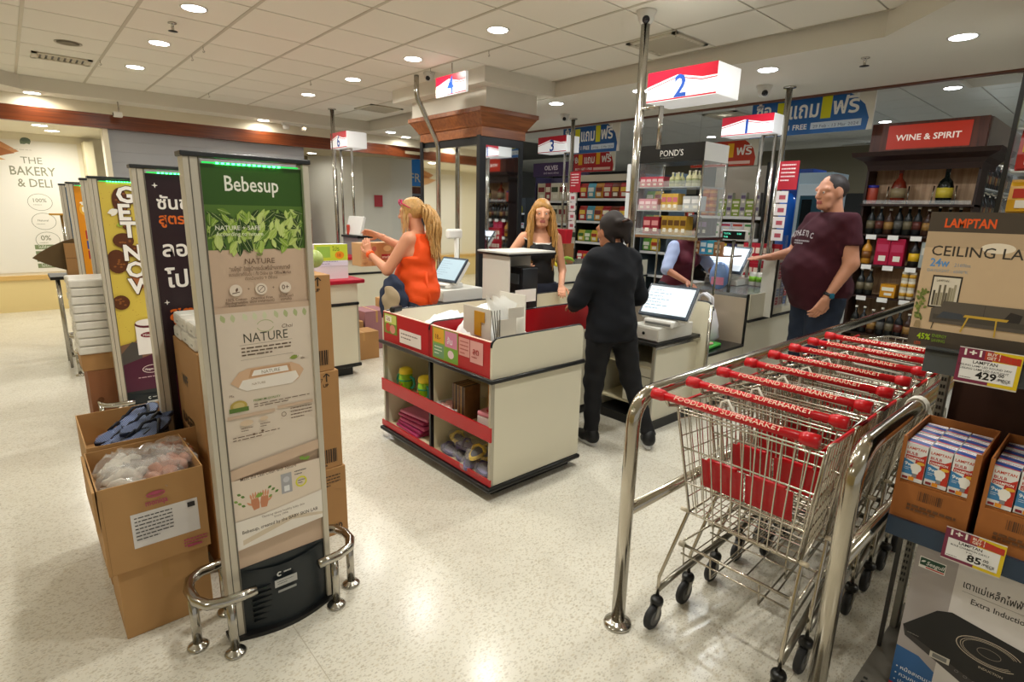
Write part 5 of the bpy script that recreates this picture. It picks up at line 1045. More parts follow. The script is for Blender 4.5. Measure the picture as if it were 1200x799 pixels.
# ================================================================== mirrored display column
t = thing('mirror_column', 'square column clad in mirrors with dark frame and brown wood cornice', 'column', (3.73, 4.69, 0)); CW, CD = .57, 1.12
FRM = mat('#17181a', .35, name='black_frame'); MIR = mat('#eef0ee', .03, 1.0, name='mirror')
WD = wood('#7a4420', '#9a5c30', (.8, 10, 10), .35)
box('plinth', FRM, -.02, -.02, 0, CW+.02, CD+.02, .35, t)
for x in (0, CW-.05):
    for y in (0, CD-.05): box('corner_post', FRM, x-(.030 if x == 0 else .002), y-.002, .35, x+.052, y+.052, 2.35, t)
b = MB(); b.add([(.040, .05, .35), (-.022, CD-.05, .35), (-.022, CD-.05, 2.28), (.040, .05, 2.28), (.046, .05, .35), (-.016, CD-.05, .35), (-.016, CD-.05, 2.28), (.046, .05, 2.28)], [(0, 1, 2, 3), (7, 6, 5, 4), (0, 4, 5, 1), (2, 6, 7, 3)]); b.build('mirror_pane', MIR, t); box('mirror_pane', MIR, .05, .008, .35, CW-.05, .02, 2.28, t); box('core', FRM, .05, .021, .35, CW, CD, 2.35, t)
box('head_rail', FRM, -.003, -.003, 2.26, CW+.003, CD+.003, 2.35, t); box('sill_rail', FRM, -.004, -.004, .9, .05, .0, .93, t)
prof = [(0.0, 2.34), (-.015, 2.34), (-.015, 2.43), (-.03, 2.44), (-.035, 2.455), (-.10, 2.55), (-.115, 2.56), (-.115, 2.60)]
b = MB(); vs = []; fs = []
for o_, z in prof: vs += [(o_, o_, z), (CW-o_, o_, z), (CW-o_, CD-o_, z), (o_, CD-o_, z)]
for i in range(len(prof)-1):
    for k in range(4): fs.append((4*i+k, 4*i+(k+1) % 4, 4*i+4+(k+1) % 4, 4*i+4+k))
fs.append(tuple(4*(len(prof)-1)+k for k in range(4))); b.add(vs, fs).build('cornice', WD, t)
# ================================================================== hanging promotion banners
def banner(x, y1, z0, w, h, bg, label, red=False):
    t = thing('hanging_banner', label, 'banner', (x, y1-w/2, z0)); box('board', mat('#e6e4dc', .5), 0, -w/2, 0, .015, w/2, h, t)
    for s_ in (-.4, .4): MB().tube([(.008, s_*w, h), (.008, s_*w, 2.975-z0)], .002, 4).build('hanging_wire', CHROME, t)
    p = Print(frame((x-.0006, y1, z0), '-x')); Y_ = '#d8d61e' if not red else '#f0b81e'; Wt = '#f2f2ee'
    p.rect(0, 0, w, h, '#e0ddd0').poly([(0, 0), (w*.96, 0), (w*.97, h*.3), (w*.93, h*.65), (w*.85, h*.9), (w*.8, h), (0, h)], bg)
    if not red:
        p.text('ซื้อ', w*.04, h*.62, h*.42, Wt, bold=.03).text('1', w*.23, h*.42, h*.72, Y_, w=w*.09, bold=.03).text('แถม', w*.34, h*.46, h*.62, Wt, w=w*.24, bold=.02).text('1', w*.6, h*.42, h*.78, Y_, w=w*.08, bold=.04).text('ฟรี', w*.69, h*.48, h*.6, Wt, w=w*.2, bold=.02)
        p.text('BUY 1 GET 1 FREE', w*.04, h*.14, h*.2, Wt, w=w*.46, bold=.02).rect(w*.53, h*.12, w*.92, h*.3, '#c9d6e2').text('29 Feb - 13 Mar 2024', w*.55, h*.15, h*.12, '#4a5a7a', w=w*.35)
    else:
        p.text('ซื้อ', w*.03, h*.45, h*.35, Wt, bold=.03).text('1', w*.12, h*.38, h*.65, Y_, w=w*.1, bold=.04).text('แถม', w*.27, h*.42, h*.52, Wt, w=w*.25, bold=.02).text('1', w*.56, h*.38, h*.72, Y_, w=w*.09, bold=.04).text('ฟรี', w*.69, h*.44, h*.5, Wt, w=w*.22, bold=.02)
        p.text('BUY 1 GET 1 FREE', w*.05, h*.1, h*.15, Wt, w=w*.42, bold=.02).rect(w*.5, h*.08, w*.9, h*.2, '#ecc8bc')
    o = p.build('printed_face', t); o.matrix_parent_inverse = Matrix.Translation((-x, -(y1-w/2), -z0)); return t
banner(6.25, 3.12, 2.44, 1.19, .355, '#1f62a8', 'large blue hanging banner with Thai lettering left of the wine sign')
banner(6.25, 5.95, 2.42, 1.03, .36, '#1c5796', 'blue hanging banner with Thai lettering between poles 3 and 2')
banner(7.08, 6.48, 2.24, .85, .32, '#b81c28', 'red banner with yellow ones over the left snack rack', True)
banner(7.08, 4.32, 2.23, .92, .31, '#c03a20', 'orange-red banner behind the cosmetics rack', True)
# ================================================================== goods
PM = {}
def prod(kind, c1, c2, w, d, h, name):
    """one shared little product, its front facing -x: body mesh and label print"""
    k = (kind, c1, c2, w, d, h)
    if k in PM: return PM[k]
    m1, m2 = mat(c1, .35), mat(c2, .35); b = MB()
    if kind == 'pouch':
        n = 6; vs = []
        for z, t_ in ((0, .15), (.06*h, .8), (.4*h, 1), (.8*h, .6), (.93*h, .1), (h, .04)): vs += [(-t_*d/2, -w/2, z), (-t_*d/2*1.25, 0, z), (-t_*d/2, w/2, z), (t_*d/2, w/2, z), (t_*d/2*1.25, 0, z), (t_*d/2, -w/2, z)]
        fs = [(6*i+k_, 6*i+(k_+1) % 6, 6*i+6+(k_+1) % 6, 6*i+6+k_) for i in range(5) for k_ in range(6)]+[(0, 1, 2, 3, 4, 5), (30, 31, 32, 33, 34, 35)]
        b.add(vs, fs, 0); b.box(-d*.66, -w*.36, h*.45, -d*.5, w*.36, h*.72, 1); b.box(-d*.64, -w*.25, h*.15, -d*.5, w*.25, h*.38, 2)
    elif kind == 'box': b.box(-d/2, -w/2, 0, d/2, w/2, h, 0); b.box(-d/2-.002, -w*.4, h*.5, -d/2, w*.4, h*.78, 1); b.box(-d/2-.002, -w*.3, h*.15, -d/2, w*.2, h*.35, 2)
    elif kind == 'bottle':
        b.lathe([(w*.42, 0), (w*.5, .02*h), (w*.5, .55*h), (w*.42, .64*h), (w*.16, .76*h), (w*.15, .93*h)], seg=12, m=0); b.lathe([(w*.18, .93*h), (w*.18, h)], seg=10, m=2); b.lathe([(w*.51, .2*h), (w*.51, .48*h)], seg=12, m=1)
    elif kind == 'can': b.lathe([(w*.45, 0), (w*.5, .04*h), (w*.5, .94*h), (w*.45, h)], seg=12, m=0); b.lathe([(w*.51, .3*h), (w*.51, .7*h)], seg=12, m=1); b.box(0, 0, h*.9, .001, .001, h*.91, 2)
    o = b.build(name, [m1, m2, mat('#e8e2d2', .4)]); PM[k] = o.data; COL.objects.unlink(o); bpy.data.objects.remove(o); return PM[k]
def row(x, y1, y0, z, items, label, group, name, cat, face='-x', stackz=1, gap=1.04, rows=1):
    """stand products side by side from y1 down to y0 (face -x) or x1 up to x0 (face -y)"""
    pos = y1; i = 0; s = -1 if face == '-x' else 1
    while True:
        it = items[i % len(items)]; w, d, h = it[3:6]
        if abs(pos-y1)+w*gap > abs(y0-y1)+.001: break
        me = prod(*it, name)
        for q in range(stackz):
            for dd in range(rows):
                c = pos+s*w*gap/2
                loc = (x+d/2+dd*d*1.05, c, z+q*h*1.01) if face == '-x' else (c, x+d/2+dd*d*1.05, z+q*h*1.01)
                o = link(name, me, None, loc, 0 if face == '-x' else R(90)); tag(o, label, cat, group)
        pos += s*w*gap; i += 1
def rack(name, label, x, y1, y0, zs, depth=.4, ztop=None, m=DARK, back=None, face='-x', strip=mat('#d9dadb', .4), lit=None):
    t = thing(name, label, 'shelf', (x, y0, 0) if face == '-x' else (y1, x, 0)); W_ = abs(y1-y0); zt = ztop or zs[-1]+.4
    f = (lambda a0, b0, c0, a1, b1, c1: (a0, b0, c0, a1, b1, c1)) if face == '-x' else (lambda a0, b0, c0, a1, b1, c1: (b0, a0, c0, b1, a1, c1))
    box('back_board', back or m, *f(depth, 0, 0, depth+.02, W_, zt), t); box('side_board', m, *f(0, -.02, 0, depth, 0, zt), t); box('side_board', m, *f(0, W_, 0, depth, W_+.02, zt), t)
    for z in zs: box('shelf_board', m, *f(0, 0, z-.02, depth, W_, z), t); box('label_strip', strip, *f(-.008, 0, z-.035, 0, W_, z+.004), t)
    return t
P_ = 'pouch'
SN = [(P_, '#b8322a', '#e9c44a', .16, .07, .24), (P_, '#4f9fb8', '#e6ecec', .16, .07, .24), (P_, '#c98a2a', '#7a2a1a', .16, .07, .24), (P_, '#a8242a', '#e8e0c8', .16, .07, .24), (P_, '#7a3a24', '#e0b25a', .16, .07, .24)]
SN2 = [(P_, '#c9c04a', '#3a6a2a', .14, .06, .19), (P_, '#5f9a3a', '#eaeadc', .14, .06, .19), (P_, '#e0c23a', '#a8321e', .14, .06, .19), (P_, '#3a3468', '#d6d2e6', .14, .06, .19), (P_, '#d9d6c8', '#7a4a2a', .14, .06, .19)]
SN3 = [(P_, '#b81f2a', '#e9e4dc', .13, .06, .17), (P_, '#c42430', '#d9a23a', .13, .06, .17)]
rack('snack_rack', 'black snack rack under the red banner, left of the tall pole', 7.2, 6.46, 5.26, (.45, .8, 1.13, 1.47, 1.83), .45, 2.2)
box('header_board', mat('#cfc6b4', .5), 7.18, 5.28, 2.10-.0, 7.2, 6.44, 2.2)
tag(COL.objects['header_board'], 'plain pale header board of the left snack rack', 'board')
for z, it, lb in ((1.472, SN, 'second shelf from top'), (1.832, SN, 'top shelf'), (1.132, SN2, 'third shelf'), (.802, SN3, 'fourth shelf'), (.452, SN3, 'bottom shelf')):
    row(7.22, 6.44, 5.28, z, it, f'bright snack pouch, {lb} of the left snack rack', f'snack pouches on the {lb}, left rack', 'snack_pouch', 'snack pouch', rows=1)
rack('snack_rack', 'dark snack rack behind the cosmetics stand and lane sign 1', 7.2, 4.25, 3.32, (.7, 1.05, 1.32, 1.60), .45, 2.27, back=mat('#b9b0a0', .5))
OR = [('can', '#c8601e', '#e9a24a', .1, .1, .09)]; NU = [('box', '#8aa03a', '#e6e2d0', .11, .1, .11), ('box', '#b8b4b0', '#6a5a7a', .07, .08, .15)]
row(7.22, 4.2, 3.95, 1.602, OR, 'round orange snack tub stacked on the rack under orange-red banner', 'orange tubs stacked under the right banner', 'snack_tub', 'tub', stackz=4)
row(7.22, 3.93, 3.36, 1.602, NU, 'green or grey snack carton on the shelf under the orange-red banner', 'cartons under the right banner', 'snack_box', 'box', stackz=2)
BX = [('box', '#d8cfd6', '#c04a3a', .16, .12, .1), ('box', '#e2dcd2', '#4a8a4a', .15, .12, .1), ('box', '#cfd6e2', '#b83a5a', .16, .12, .1)]
row(7.22, 4.2, 3.36, 1.322, BX, 'white patterned snack carton on middle shelf of the rack behind lane 1', 'white snack cartons behind lane 1', 'snack_box', 'box', stackz=2); row(7.22, 4.2, 3.36, 1.052, SN2, 'snack pouch on the lower shelf of the rack behind lane 1', 'pouches behind lane 1', 'snack_pouch', 'snack pouch')
rack('tea_rack', 'purple headed goods rack behind lane sign 3', 7.65, 7.95, 6.62, (.6, 1.0, 1.4, 1.8), .4, 2.24, m=mat('#2b2440', .5), back=mat('#4a4258', .5))
t = thing('rack_header', 'purple header board with white lettering', 'sign', (7.58, 6.6, 2.24)); box('board', mat('#43305f', .5), 0, 0, 0, .05, 1.36, .24, t)
p = Print(frame((-.0006, 1.36, 0), '-x')); p.text('OILVES', .3, .11, .11, '#e0d8ea', bold=.03).text('and more olives', .28, .04, .06, '#c9bfd6', bold=.01); p.build('lettering', t)
for z in (1.802, 1.402, 1.002): row(7.67, 7.92, 6.66, z, [('box', '#c9c0a8', '#7a1f28', .2, .12, .32), ('box', '#8a2430', '#e6dcc8', .14, .12, .32), ('box', '#d9d2c0', '#33402a', .2, .12, .32)], 'tall cream or wine-red pack on the purple headed rack', 'packs on the purple rack', 'food_pack', 'box')
rack('shelf_unit', 'cold white lit shelf unit right of the left snack rack', 7.3, 5.2, 4.75, (.7, 1.05, 1.4, 1.75), .4, 2.2, m=mat('#55636b', .5))
for z in (1.752, 1.402, 1.052): row(7.32, 5.18, 4.78, z, SN2[1:4], 'pale snack pouch on the narrow cold shelf unit', 'pouches on the narrow shelf unit', 'snack_pouch', 'snack pouch')
# long aisle racks deeper in the shop
for k, (x, y1, y0, lb) in enumerate(((9.6, 9.6, 7.4, 'far aisle rack behind the purple headed rack'), (10.2, 13.5, 11.0, 'farthest aisle rack left of the column'), (10.6, 2.9, 1.9, 'far lit chiller shelf between man and wine unit'), (10.4, 7.2, 5.2, 'far aisle rack seen over the snack rack'))):
    rack('aisle_rack', lb, x, y1, y0, (.5, .85, 1.2, 1.55), .45, 1.95, m=mat('#3d4246', .5) if k != 2 else mat('#b8cdd6', .4))
    for i, z in enumerate((1.552, 1.202, .852)): row(x+.02, y1-.02, y0+.02, z, [SN, SN2, BX][(i+k) % 3], f'small bright pack on the {lb}', f'packs on the {lb}', 'food_pack', 'pack')
# wines and spirits unit
wx = 6.5; t = thing('wine_unit', 'brown wine and spirit unit with red lit header sign', 'shelf', (wx, 1.1, 0))
DW = mat('#2a1610', .45, name='dark_wood'); LW = wood('#a98462', '#c6a27e', (12, 12, .6), .45)
box('header', wood('#4a1f0e', '#6d3118', (8, 8, .6), .4), -.08, -.02, 2.24, .6, .87, 2.50, t); box('side_header', mat('#8a7f76', .5), .0, -.03, 2.2, 2.6, -.02, 2.5, t)
prof = [(-.02, 2.07), (-.03, 2.12), (-.06, 2.16), (-.14, 2.2), (-.15, 2.24)]; b = MB(); vs = []; fs = []
for o_, z in prof: vs += [(o_, o_, z), (.6, o_, z), (.6, .85-o_, z), (o_, .85-o_, z)]
for i in range(4):
    for k in range(4): fs.append((4*i+k, 4*i+(k+1) % 4, 4*i+4+(k+1) % 4, 4*i+4+k))
b.add(vs, fs).build('cornice', DW, t)
box('back_panel', LW, .25, 0, .1, .27, .87, 2.1, t); box('side_board', DW, 0, .86, 0, .27, .88, 2.08, t); box('side_board', DW, .0, -.02, 0, .27, 0, 2.08, t); box('plinth', DW, 0, 0, 0, .3, .86, .1, t)
for z in (.45, .84, 1.16, 1.46): box('shelf_board', DW, -.0, 0, z-.02, .25, .86, z, t)
box('display_shelf', DW, -.05, -.02, 1.735, .25, .88, 1.755, t); box('shelf_glass', GLASS, -.052, 0, 1.755, -.048, .86, 1.79, t)
p = Print(frame((wx-.081, 1.97, 2.26), '-x')); 
p.rect(.14, .0, .78, .215, mat('#b02a14', .35, emit=.28)).text('WINE & SPIRIT', .46, .075, .075, mat('#e9d8cc', .4, emit=.35), w=.5, align='c', bold=.02); o = p.build('printed_sign', t); o.matrix_parent_inverse = Matrix.Translation((-wx, -1.1, 0))
box('back_panel', mat('#8d9aa2', .5), .3, .25, .1, 2.6, .27, 2.2, t); 
for z in (.7, 1.0, 1.3, 1.62, 1.92): box('glass_shelf', mat('#dfe9ee', .2), .3, .0, z-.012, 2.6, .25, z, t)
box('side_post', BLACK, .27, -.02, .1, .32, .0, 2.2, t)
L = bpy.data.lights.new('shelf_lamp', 'AREA'); L.shape = 'RECTANGLE'; L.size = 2.2; L.size_y = .1; L.energy = 9; L.color = COOL; lo = bpy.data.objects.new('shelf_lamp', L); COL.objects.link(lo); lo.location = (wx+1.5, 1.22, 2.17); lo.parent = None
BT = [('bottle', '#1a1c1a', '#6a6048', .075, .075, .27), ('bottle', '#15181a', '#5a2a20', .075, .075, .27), ('bottle', '#3a2216', '#96703a', .08, .08, .25), ('bottle', '#121416', '#55524c', .075, .075, .28)]
for z, it, lb, k in ((1.462, BT, 'dark spirit bottle with small label on the wine unit', 0), (.452, BT, 'dark wine bottle on the lowest shelf of the wine unit', 0)):
    row(wx+.02, 1.93, 1.14, z, it, lb, lb[:20]+' row', 'spirit_bottle', 'bottle')
row(wx+.02, 1.93, 1.80, 1.162, [('bottle', '#c98a2a', '#7a4a1a', .09, .08, .27)], 'amber bottle at left of the red boxes', 'amber bottles', 'spirit_bottle', 'bottle')
row(wx+.02, 1.80, 1.54, 1.162, [('box', '#a8143a', '#b83a5a', .12, .1, .26)], 'crimson gift box on the second wine shelf', 'crimson gift boxes', 'gift_box', 'box')
row(wx+.02, 1.52, 1.42, 1.162, [('bottle', '#1a1614', '#e0b21e', .09, .08, .27)], 'dark bottle with yellow label right of the crimson boxes', 'yellow label bottles', 'spirit_bottle', 'bottle')
row(wx+.02, 1.42, 1.14, 1.162, [('box', '#9aa09a', '#c9c4b4', .1, .1, .24)], 'grey patterned gift box on the second wine shelf', 'grey gift boxes', 'gift_box', 'box')
row(wx+.02, 1.93, 1.70, .842, BT[:1], 'slim dark bottle on the third wine shelf', 'slim dark bottles', 'spirit_bottle', 'bottle')
row(wx+.02, 1.70, 1.56, .842, [('box', '#c98a1e', '#e9e2cc', .13, .12, .13)], 'amber and white can pack on third wine shelf', 'amber can packs', 'can_pack', 'box')
row(wx+.02, 1.54, 1.36, .842, [('can', '#d6cdb8', '#c9962a', .06, .06, .09)], 'gold and white can stacked on the third wine shelf', 'cans on the third wine shelf', 'drink_can', 'can', stackz=3)
row(wx+.02, 1.34, 1.14, .842, [('box', '#c98a1e', '#e9e2cc', .16, .12, .13)], 'wide amber can pack on third wine shelf', 'wide can packs', 'can_pack', 'box')
for z in (1.44, 1.14, .82):
    for k in range(4): tag(box('shelf_label', TAG, 0, -.045, 0, .003, .045, .045, None, 0, (wx-.004, 1.85-.19*k, z-.03)), 'white price label on the edge of the wine unit shelves', 'label', 'white labels of the wine unit')
for z in (1.622, 1.922, 1.302, 1.002): row(1.13, wx+.34, wx+2.5, z, BT, 'dark bottle on the cold lit side shelves of the wine unit', 'bottles on the side of the wine unit', 'wine_bottle', 'bottle', '-y')
def bigbottle(y, body, lab2, lbl, cap):
    t = thing('display_bottle', lbl, 'bottle', (wx+.06, y, 1.765))
    MB().lathe([(.055, 0), (.062, .01), (.065, .15), (.05, .20), (.02, .235), (.017, .29)], seg=18).build('bottle_body', mat(body, .08), t); MB().lathe([(.02, .28), (.021, .325), (.0, .327)], seg=14).build('cap', mat(cap, .3), t)
    MB().lathe([(.066, .05), (.0665, .14)], seg=18).build('bottle_label', mat(lab2, .4), t)
    for s in (-1, 1): MB().tube([(-.02, s*.09, -.01), (.0, s*.085, .16)], .006, 6).build('cradle_bar', CHROME, t)
    box('cradle_base', CHROME, -.06, -.09, -.01, .07, .09, 0, t)
bigbottle(1.70, '#6a2414', '#8a7a5a', 'big amber whisky bottle in a chrome cradle above the wine shelves', '#5a1a14'); bigbottle(1.33, '#121612', '#c9b43a', 'big dark green bottle with yellow label above the wine shelves', '#121212')
t = tag(MB().lathe([(.045, 0), (.048, .01), (.048, .15), (.04, .17)], (0, 0, 0), 16).build('snack_tub', mat('#a8402a', .4), None, 0, (wx+.06, 1.92, 1.757)), 'red tub with blue lid left of the amber whisky bottle', 'tub'); MB().lathe([(.05, .155), (.05, .18)], seg=16).build('lid', mat('#2a2a8a', .4), t)
# blue water kiosk and white upright chiller
t = thing('water_kiosk', 'tall blue drinks kiosk with big bottle shape behind lane 1', 'kiosk', (8.5, 3.38, 0)); box('cabinet', mat('#1b3f8a', .4), .3, 0, 0, .8, .5, 2.3, t); box('base_cabinet', mat('#2a4f9a', .4), 0, .02, 0, .3, .5, 1.1, t)
MB().lathe([(.16, 1.1), (.18, 1.15), (.18, 1.75), (.12, 1.88), (.05, 1.95)], (.14, .24, 0), 20).build('water_bottle', mat('#1f6ad0', .15), t); box('clear_case', GLASS, -.25, .1, .95, .0, .5, 1.35, t)
t = thing('drinks_chiller', 'white upright drinks chiller with glass door behind the man', 'fridge', (8.2, 2.90, 0)); box('cabinet', mat('#a9bcc6', .4), 0, 0, 0, .6, .42, 2.2, t); box('door_frame', mat('#c9d6dc', .3), -.02, .03, .1, 0, .40, 2.05, t, .004)
box('door_glass', mat('#35525f', .08), -.03, .07, .25, -.02, .36, 1.9, t); box('door_panel', mat('#10181a', .2), -.034, .20, 1.2, -.03, .33, 1.85, t); box('door_handle', CHROME, -.06, .08, .9, -.035, .10, 1.4, t)
# red notices hung on the poles
for x, y, z, lb in ((5.58, 2.36, 1.86, 'red and white notice hanging right of the pole at lane 1'), (5.64, 5.12, 1.86, 'red and white notice hanging on pole by lane sign 3')):
    t = thing('hanging_notice', lb, 'notice', (x, y, z)); box('card', mat('#a81c2c', .5), 0, -.09, 0, .006, .09, .26, t)
    p = Print(frame((-.0006, .09, 0), '-x')); p.rect(0, 0, .18, .26, '#a81c2c').scribble(.02, .22, .13, 5, .035, '#e6d0cc', .35); p.build('print', t)
    for k in range(4): box('lower_card', mat('#d6cdc8', .5), 0, -.02, -.12*(k+1), .006, .09, -.12*k-.012, t); box('card_print', mat('#a84a54', .5), -.001, .0, -.12*(k+1)+.03, 0, .06, -.12*k-.05, t)
for k in range(3): tag(box('white_card', mat('#c9cdd2', .5), 0, 0, 0, .006, .1, .19, None, 0, (3.42, 2.50, 1.36+.2*k)), 'blank white card hanging left of the tall pole', 'card', 'white cards by the tall pole')
# cosmetics rack over lane 2
cx_, cy1, cy0 = 4.0, 2.92, 2.335
t = thing('cosmetics_rack', 'clear acrylic cosmetics rack with black header', 'shelf', (cx_, cy0, 0)); H2 = cy1-cy0; D2 = .36
ACR = mat('#eef4f4', .04, alpha=.16, name='acrylic'); box('header', mat('#141415', .3), 0, 0, 2.01, D2, H2, 2.145, t); box('header_side', mat('#dcdcd8', .4), .004, -.003, 2.01, D2, 0, 2.145, t)
p = Print(frame((cx_-.0006, cy1, 2.01), '-x')); p.text("POND'S", .3, .045, .065, '#e8e6e2', w=.21, align='c').scribble(.2, .03, .2, 1, .012, '#8d8b88'); o = p.build('printed_header', t); o.matrix_parent_inverse = Matrix.Translation((-cx_, -cy0, 0))
box('side_pane', ACR, 0, -.004, 1.44, D2, 0, 2.01, t); box('side_pane', ACR, 0, H2, 1.44, D2, H2+.004, 2.01, t)
for y in (0, H2): MB().tube([(0, y, .95 if y else .95), (0, y, 2.01)], .008, 6).build('frame_rod', CHROME, t); MB().tube([(D2, y, .95), (D2, y, 2.01)], .008, 6).build('frame_rod', CHROME, t)
for z in (1.44, 1.635, 1.82): box('acrylic_shelf', mat('#c9cfcf', .1, alpha=.6), 0, 0, z-.008, D2, H2, z, t); box('shelf_lip', ACR, -.003, 0, z-.008, 0, H2, z+.045, t)
box('steel_shelf', CHROME, -.01, -.02, 1.41, D2+.02, H2+.02, 1.432, t)
CO = lambda a, b_, w, h: ('box', a, b_, w, .05, h)
for z, sets in ((1.822, ((.0, .26, CO('#c0455a', '#e6c8cc', .055, .08)), (.27, .42, ('bottle', '#b9b88a', '#7f8a5a', .05, .05, .11)), (.42, .57, ('bottle', '#c9c6a0', '#8a9060', .05, .05, .12)))), (1.637, ((.0, .22, CO('#d69aa8', '#f0dade', .06, .09)), (.22, .42, CO('#c9a24a', '#c06a7a', .05, .13)), (.42, .57, CO('#b9bcc0', '#e6e6e6', .07, .11)))), (1.442, ((.0, .05, CO('#6a7ab0', '#d6dcec', .045, .15)), (.06, .24, CO('#8a1c30', '#c98a8a', .075, .14)), (.24, .50, CO('#a8842a', '#5a3a14', .055, .15))))):
    for a, b_, it in sets: row(cx_+.02, cy1-a-.005, cy1-b_, z, [it], f'small {"pink" if it[1] in ("#c0455a", "#d69aa8") else "gold" if "a" in it[1][1:3] else "coloured"} cosmetic pack on the {"top" if z > 1.8 else "middle" if z > 1.6 else "bottom"} shelf of the clear rack', 'cosmetic packs, clear rack level '+str(z), 'cosmetic_pack', 'cosmetics', rows=2)
row(cx_+.2, cy1-.0-.45, cy1-.57, 1.442, [CO('#3a3640', '#8a6a9a', .05, .14)], 'dark cosmetic box at right of the clear rack', 'dark cosmetic boxes', 'cosmetic_pack', 'cosmetics', rows=3)
row(5.0, 3.1, 2.6, 1.24, [CO('#3a8fc0', '#d6ecf4', .07, .14), CO('#2fa0b8', '#e6f0f0', .07, .13), CO('#9a6a40', '#d6b48a', .08, .12)], 'blue or brown pack on rack behind the cosmetics', 'packs behind the cosmetics rack', 'sundry_pack', 'pack')
t = thing('till_rack', 'small steel till rack behind the cosmetics', 'shelf', (4.98, 2.55, 0)); box('shelf_board', CHROME, 0, 0, 1.225, .25, .6, 1.24, t); 
for y in (.02, .58): box('post', CHROME, .1, y, .93, .12, y+.02, 1.24, t)
row(5.65, 2.75, 2.35, .94, [CO('#a81c2c', '#e0c8b4', .06, .2)], 'dark red sweet box on lane 1 counter beyond the till', 'dark red sweet boxes at lane 1', 'sweet_box', 'box', stackz=2)
row(5.4, 2.55, 2.25, .94, [('can', '#e0dcd0', '#8ac03a', .07, .07, .13)], 'white and green cup of small goods on lane 1 counter', 'cups of goods at lane 1', 'goods_cup', 'cup')
# fruit behind the cashier
t = None
for k in range(12):
    a = .5*k; b = MB(); b.tube([(-.09, 0, 0), (-.05, 0, .03), (0, 0, .042), (.05, 0, .03), (.09, 0, 0)], [.008, .02, .022, .02, .008], 8)
    o = b.build('banana', mat(['#c9b21e', '#4a8a2a', '#7a9a24'][k % 3], .4), None, 0, (4.95+.06*(k % 3), 5.0-.065*(k//1.0 % 6)*1.0, .955+.03*(k % 3)), a); tag(o, 'yellow-green banana heaped on the lane 3 counter', 'banana', 'bananas on the lane 3 counter')
pcarton(5.2, 5.05, .937, 5.6, 5.4, 1.2, mat('#9a6a3c', .7), 'brown produce carton with printed oval on the lane 3 counter')
for k in range(6): tag(MB().prism([(-.1, 0), (.1, 0), (.12, .18), (-.12, .18)], -.06, .06, 'x').build('red_snack_bag', mat(['#b01c28', '#c43a40'][k % 2], .35), None, .01, (5.3+.05*(k % 2), 4.98+.0+.2*(k % 3) if k < 3 else 5.0+.2*(k % 3), 1.21 if k < 3 else .94)), 'red snack bag piled on the lane 3 counter', 'snack bag', 'red snack bags on the lane 3 counter') if k < 3 else None
# blue frozen-food sign wall left of the column
t = thing('shop_sign', 'blue framed shop sign with letters FRO left of the column', 'sign', (6.95, 11.8, 2.1)); box('frame_board', wood('#5a2a12', '#7a3d1c', (8, 8, .8), .4), -.15, .02, -.15, 2.0, .1, .95, t); box('sign_board', mat('#2b6fa8', .4), 0, 0, 0, 1.7, .02, .72, t)
p = Print(frame((6.95, 11.799, 2.1), '-y')); p.rect(0, 0, 1.7, .72, '#c9a86a').rect(.02, .02, 1.68, .70, mat('#2a6aa4', .4, emit=.12)).text('FROZEN', .28, .12, .28, '#e0cfa8', bold=.01).leaf(.8, .45, .2, .05, 1.57, '#d9c48a'); o = p.build('printed_face', t); o.matrix_parent_inverse = Matrix.Translation((-6.95, -11.8, -2.1))
rack('aisle_rack', 'brown wooden shelf under the blue shop sign', 11.75, 6.4, 9.0, (.7, 1.0, 1.3, 1.6), .3, 1.9, m=mat('#3a2418', .5), face='-y')
for z in (1.602, 1.302, 1.002): row(11.77, 6.42, 8.9, z, BT, 'dark bottle on the wooden shelf under the blue sign', 'bottles under the blue sign', 'wine_bottle', 'bottle', '-y')
# bakery counter seen in the mirror
t = thing('bakery_counter', 'cream bakery counter glimpsed in the left mirror pane', 'counter', (-2.6, 8.2, 0)); box('body', mat('#e9dcb0', .5), 0, 0, 0, 1.6, .6, .95, t); box('top', WHITE, -.02, -.02, .95, 1.62, .62, .98, t)
for z in (1.15, 1.4): box('glass_shelf', mat('#f2ead0', .3), 0, .1, z, 1.6, .5, z+.015, t)
for k in range(20): tag(MB().ball((0, 0, .03), .05, sc=(1.3, .9, .7), seg=10, rings=6).build('bread_roll', mat('#b8762c', .6, noise=.3, nscale=12), None, 0, (-2.5+.16*(k % 10), 8.45, [1.415, 1.165][k//10])), 'golden bread roll on the bakery counter seen in the mirror', 'bread', 'bread rolls in the bakery')
# snacks in the glazed rack
for k in range(9): row(4.64, .62, -.48, .412+.25*k, [SN, SN2, BX][k % 3][:3] if k % 3 < 2 else [(P_, '#d9a21e', '#b8301e', .16, .07, .2)], 'bright pack inside the tall glazed rack at right edge', 'packs in the glazed rack', 'food_pack', 'pack')
